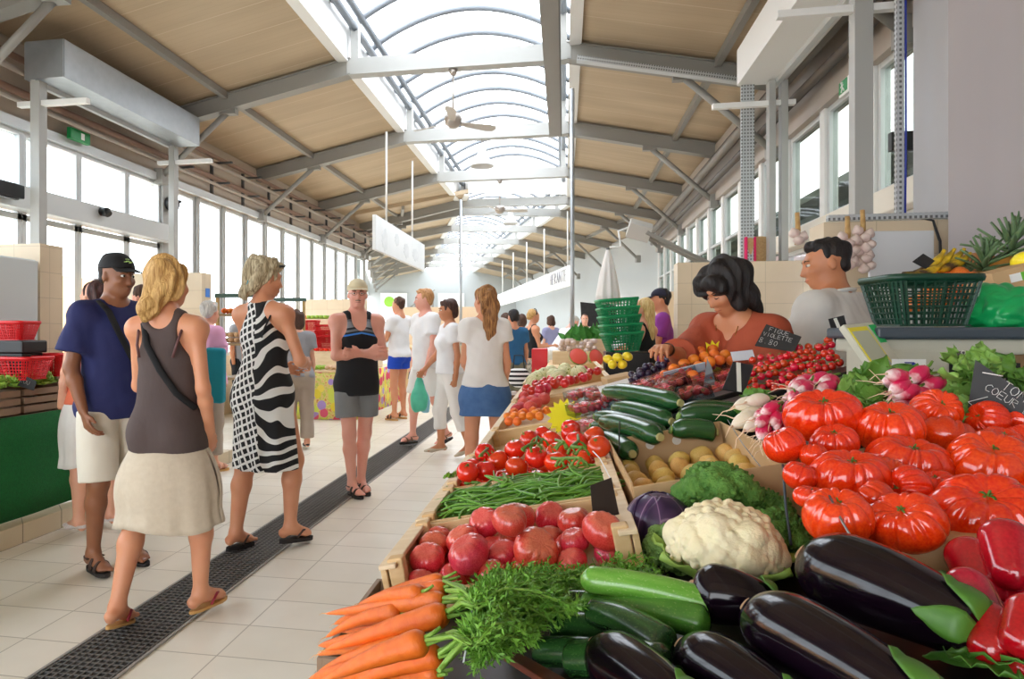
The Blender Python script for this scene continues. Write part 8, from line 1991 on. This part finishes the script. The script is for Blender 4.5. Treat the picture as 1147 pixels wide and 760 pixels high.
for i, y in enumerate((5.15, 11.25, 17.35)):
    t = thing('pendant_lamp', ['pendant lamp cut by the top edge of the photo', 'bell-shaped glass pendant lamp between the two fans', 'small white bell pendant lamp beyond the second fan'][i], 'lamp', (-1.37, y, ZS-.24)); MB().tube([(0, 0, 0), (0, 0, -.10)], .008, 6).build('cord', NICK, t); MB().lathe([(0, -.09), (.06, -.10), (.075, -.16), (.07, -.2), (0, -.205)], 16).build('cap', WHITE, t); MB().lathe([(.07, -.19), (.10, -.30), (.19, -.44), (.20, -.46), (.18, -.46), (.09, -.30), (.06, -.2)], 24).build('shade', M('lamp_shade', (206, 206, 204), .35), t)
def signboard(label, p0, p1, z0, z1, txt=None):
    L = (Vector(p1)-Vector(p0)).length; c = (Vector(p0)+Vector(p1))/2; a = math.atan2(p1[1]-p0[1], p1[0]-p0[0]); t = thing('hanging_sign', label, 'sign', (c.x, c.y, (z0+z1)/2), a); MB().box((0, 0, 0), (L, .06, z1-z0)).build('board', M('sign_white', (240, 241, 240), .5, col2=(222, 226, 226), vs=1.2), t, bevel=.006)
    return t, L
t, L = signboard('white hanging sign board with faint grey pictures on the left of the aisle', (-2.88, 9.94, 0), (-2.88, 13.57, 0), 2.6, 3.14)
for k, (x, z, w, h) in enumerate(((-1.3, -.05, .35, .36), (-.5, .06, .3, .2), (.2, -.05, .4, .26), (.95, -.04, .5, .24))): MB().poly([(w/2*math.cos(-q*PI/12)*(1+.15*math.sin(3*q)), h/2*math.sin(-q*PI/12)*(1+.15*math.cos(2*q))) for q in range(24)], .003, None, (0, -.032, 0)).build('faint_picture', M('sign_grey', (212, 216, 216), .6, col2=(230, 232, 232), vs=9), t, loc=(x, 0, z))
for y in (-1.1, .8): MB().tube([(y, 0, .27), (y, 0, 1.75)], .018, 8).build('rod', WHITE, t)
t, L = signboard('long white hanging sign with grey lettering in the far part of the hall', (.22, 17.2, 0), (-3.0, 30.8, 0), 2.52, 3.06); t.rotation_euler.z += PI
LT = M('sign_letter', (158, 160, 170), .6); chalk(t, 'HERANTE', -5.6, -.10, .34, .034, LT, th=.016, gap=1.4) if False else None
tx = chalk(t, 'HERANTE', 4.4, -.10, .34, 0, LT, th=.014, gap=1.45); tx.scale = (1, 1, 1); tx.location = (0, -.035, 0)
for k in range(5): MB().tube([(6.4-3*k, 0, .26), (6.4-3*k, 0, 1.7)], .022, 6).build('rod', WHITE, t)
for px, d, zb, zt, lab, r in ((641, 9.0, .0, 4.6, 'tall thin pole standing beside the far stalls, right of the long sign', .03), (516, 16.5, .0, 4.6, 'thin white pole standing in the aisle behind the woman in white', .035)):
    x, y = XY(px, d); o = MB().tube([(x, y, zb), (x, y, zt)], r, 10).build('pole', GALV); tag(o, lab, 'pole')
t = thing('cable_trunking', 'grey cable trunking hanging along the right edge of the skylight', 'trunking', (-.12, 6.2, 3.9)); MB().box((0, 0, .08), (.15, 5.4, .15)).build('trunk', BEAM, t); MB().box((.08, 0, .08), (.012, 5.4, .16)).build('side_rail', STEELD, t)
for y in (-2.4, 2.0): MB().tube([(0, y, .15), (0, y, .9)], .01, 6).build('hanger', GALV, t)
o = MB().box((0, 0, 0), (1.85, .10, .06)).build('cable_tray', SLOT, loc=(1.05, 7.95, zroof(2.37)-.30), rot=(0, .205, 0)); tag(o, 'perforated cable tray fixed along the nearest right roof beam', 'cable tray')
# ---- distant right: parasol, green baskets, melons, crates, floodlight
x, y = XY(681, 6.75); t = thing('parasol', 'closed white parasol standing behind the green baskets', 'parasol', (x, y, 0)); MB().tube([(0, 0, 0), (0, 0, 2.18)], .018, 8).build('pole', STEELD, t); MB().lathe([(.02, 2.16), (.05, 2.05), (.075, 1.9), (.10, 1.72), (.105, 1.62), (.03, 1.62)], 32, fr=lambda a, i: 1+.22*math.sin(8*a)*(i > 1)).build('canopy', WT2, t); MB().box((0, 0, .02), (.2, .3, .04)).build('base', BLACK, t)
x, y = XY(698, 6.2); bx('stand_box', 'dark box under the stack of green baskets', 'box', (.37, y-.16, 0), (x+.22, y+.25, 1.15), DARKB)
for i in range(5):
    o = bsk(['lowest green basket of the stack, standing on the dark box', 'second green basket from the bottom of the stack', 'middle green basket of the stack', 'second green basket from the top of the stack', 'topmost green basket of the stack'][i], 690, 392, 6.2, .36, .17, GRNB, 'green baskets stacked behind the stall', .15); o.location = (x-.012*i, y+.05, 1.152+.078*i); o.rotation_euler = (0, -.07, .15)
t = thing('market_stall', 'wooden market stall beyond the melons with watermelons and greens', 'stall', (0, 0, 0)); MB().box((.25, 8.3, .93), (.9, 2.1, .04)).build('top', PINE, t)
for sx in (-.13, .63):
    for sy in (7.4, 9.2): MB().box((sx, sy, .455), (.07, .07, .91)).build('leg', PINE, t)
MB().box((.25, 7.24, .80), (.9, .02, .22)).build('front_board', PINE, t)
WMR = M('watermelon_rind', (92, 150, 60), .4, col2=(206, 216, 130), vs=9, stretch=(3, 3, .4)); WMF = M('watermelon_flesh', (232, 92, 80), .5)
for i, (px, py, d, s, ry) in enumerate(((648, 404, 7.7, .11, .35), (668, 409, 7.55, .10, 1.0), (697, 404, 7.5, .12, .1))):
    t = thing('watermelon_half', ['cut watermelon with its red face up, left one on the far stall', 'watermelon piece mostly showing rind, beside the left cut one', 'half watermelon in a clear box on the far stall, right one'][i], 'watermelon', P(px, py, d)+V(0, 0, .02), (.95, ry, .1)); t.location.z = .955+s*.92; MB().lathe([(0, -s*.8)]+[(s*math.sin(a), -s*.8*math.cos(a)) for a in [PI/2*k/8 for k in range(1, 9)]], 24).build('rind', WMR, t); MB().lathe([(s*.95, .0), (s*.9, .004), (0, .006)], 24).build('flesh', WMF, t)
PAR = M('parsley', (70, 150, 50), .6, col2=(40, 110, 34), vs=20); m = MB(); r = random.Random(2); c = P(660, 372, 8.4)
for i in range(120): leaf(m, c+V(r.gauss(0, .12), r.gauss(0, .08), -.1), (r.gauss(0, .6), r.gauss(0, .6), 1), (0, -1, .2), r.uniform(.12, .26), .07, .8, .2, i, 4, 2)
o = m.build('parsley', PAR); tag(o, 'big bunch of bright green parsley on the far stall', 'parsley', None, 'stuff')
bx('crate_support', 'pale crate under the parsley on the far stall', 'crate', (c.x-.25, c.y-.15, .95), (c.x+.25, c.y+.2, c.z-.08), PINEL)
GC = None
for i in range(40):
    if GC is None: GC = o = ball1('garlic_bulb', GAR, (6, 9))(0)
    else: o = dup(GC)
    tag(o, 'pale garlic bulb heaped before the parsley on the far stall', 'garlic', 'garlic heaped on the far stall'); q = P(628+38*random.random(), 393-12*random.random(), 8.0+.3*random.random()); o.location = q; o.scale = (.035,)*3
q = P(645, 395, 8.1); bx('produce_box', 'pale box under the garlic on the far stall', 'box', (q.x-.28, q.y-.1, .95), (q.x+.28, q.y+.3, q.z+.02), PINEL)
q = P(606, 408, 8.6); bx('red_crate', 'bright red crate beside the short patterned skirt', 'crate', (q.x-.12, q.y, .72), (q.x+.08, q.y+.3, 1.12), REDB, .01); bx('crate_stand', 'dark stand under the bright red crate', 'stand', (q.x-.11, q.y+.02, 0), (q.x+.07, q.y+.28, .718), DARKB)
q = P(580, 455, 6.3); bx('side_crate', 'brown wooden crate jutting from the stall by the nectarines', 'crate', (q.x-.1, q.y-.1, .55), (q.x+.1, q.y+.25, .75), BROWNP); bx('crate_stand', 'dark stand under the brown crate by the nectarines', 'stand', (q.x-.09, q.y-.08, 0), (q.x+.09, q.y+.22, .55), DARKB)
tt, L = sign_from('black menu board with chalk scribbles far behind the white-haired man', [P(650, 338, 14.5), P(690, 342, 14.5), P(690, 372, 14.5), P(652, 372, 14.5)], SLATE, 'blackboard', .03); chalk(tt, 'PRIX DU', -.3, .12, .12, -.018, th=.008) if 'X' in GL else chalk(tt, 'MENU', -.25, .08, .14, -.018, th=.006) if False else None
bx('board_stand', 'dark stand carrying the far black menu board', 'stand', (P(655, 372, 14.6).x, P(670, 372, 14.7).y, 0), (P(685, 372, 14.6).x, P(670, 372, 14.8).y, 1.35), DARKB)
t = thing('far_rack', 'pale shelving unit with crates of green and orange fruit behind the reaching woman', 'rack', (1.62, 7.38, 0)); MB().box((0, 0, .70), (.8, .44, 1.38)).build('body', M('tan_panel', (222, 196, 160), .6), t); MB().box((0, 0, 1.4), (.84, .48, .03)).build('top', PINEL, t)
for k, (nm, mt, lb) in enumerate((('lime', M('lime_skin', (120, 186, 40), .4), 'green lime'), ('orange', APRI, 'orange'))):
    p0 = None
    for i in range(24):
        if p0 is None: p0 = o = ball1(nm, mt, (7, 10))(0)
        else: o = dup(p0)
        tag(o, lb+' in a crate on the pale shelving unit behind the reaching woman', nm, lb+'s on the pale shelving unit'); o.location = (1.48+.06*(i % 6)-.08 if k == 0 else 1.25+.055*(i % 5), 7.22+.07*(i//6 if k == 0 else i//5), 1.447); o.scale = (.03,)*3
pineapple('pineapple on the pale shelving unit in the distance', V(1.27, 7.52, 1.56), (0, -.1, 1), .8, 6)
q = P(716, 258, 8.3); t = thing('floodlight', 'floodlight on two long arms under the right roof', 'floodlight', q); MB().box((0, 0, 0), (.28, .18, .2), (.5, .3, 0)).build('housing', M('flood_grey', (196, 194, 188), .4), t, bevel=.01)
for s in (-1, 1): MB().tube([(.08, s*.1, -.04), (1.0, .6+s*.14, -.42)], .028, 8).build('arm', BEAM, t)
MB().tube([(-.1, 0, .05), (-.25, 0, .0), (-.22, 0, -.2), (-.36, 0, -.2)], .015, 6).build('yoke', WHITE, t)
o = bx('low_partition', 'low tan partition with a blue edge behind the purple T-shirt', 'partition', (P(742, 372, 11).x, P(742, 372, 11).y, 0), (P(742, 372, 11).x+1.0, P(742, 372, 11).y+.1, 2.0), M('tan_panel', (222, 196, 160)))
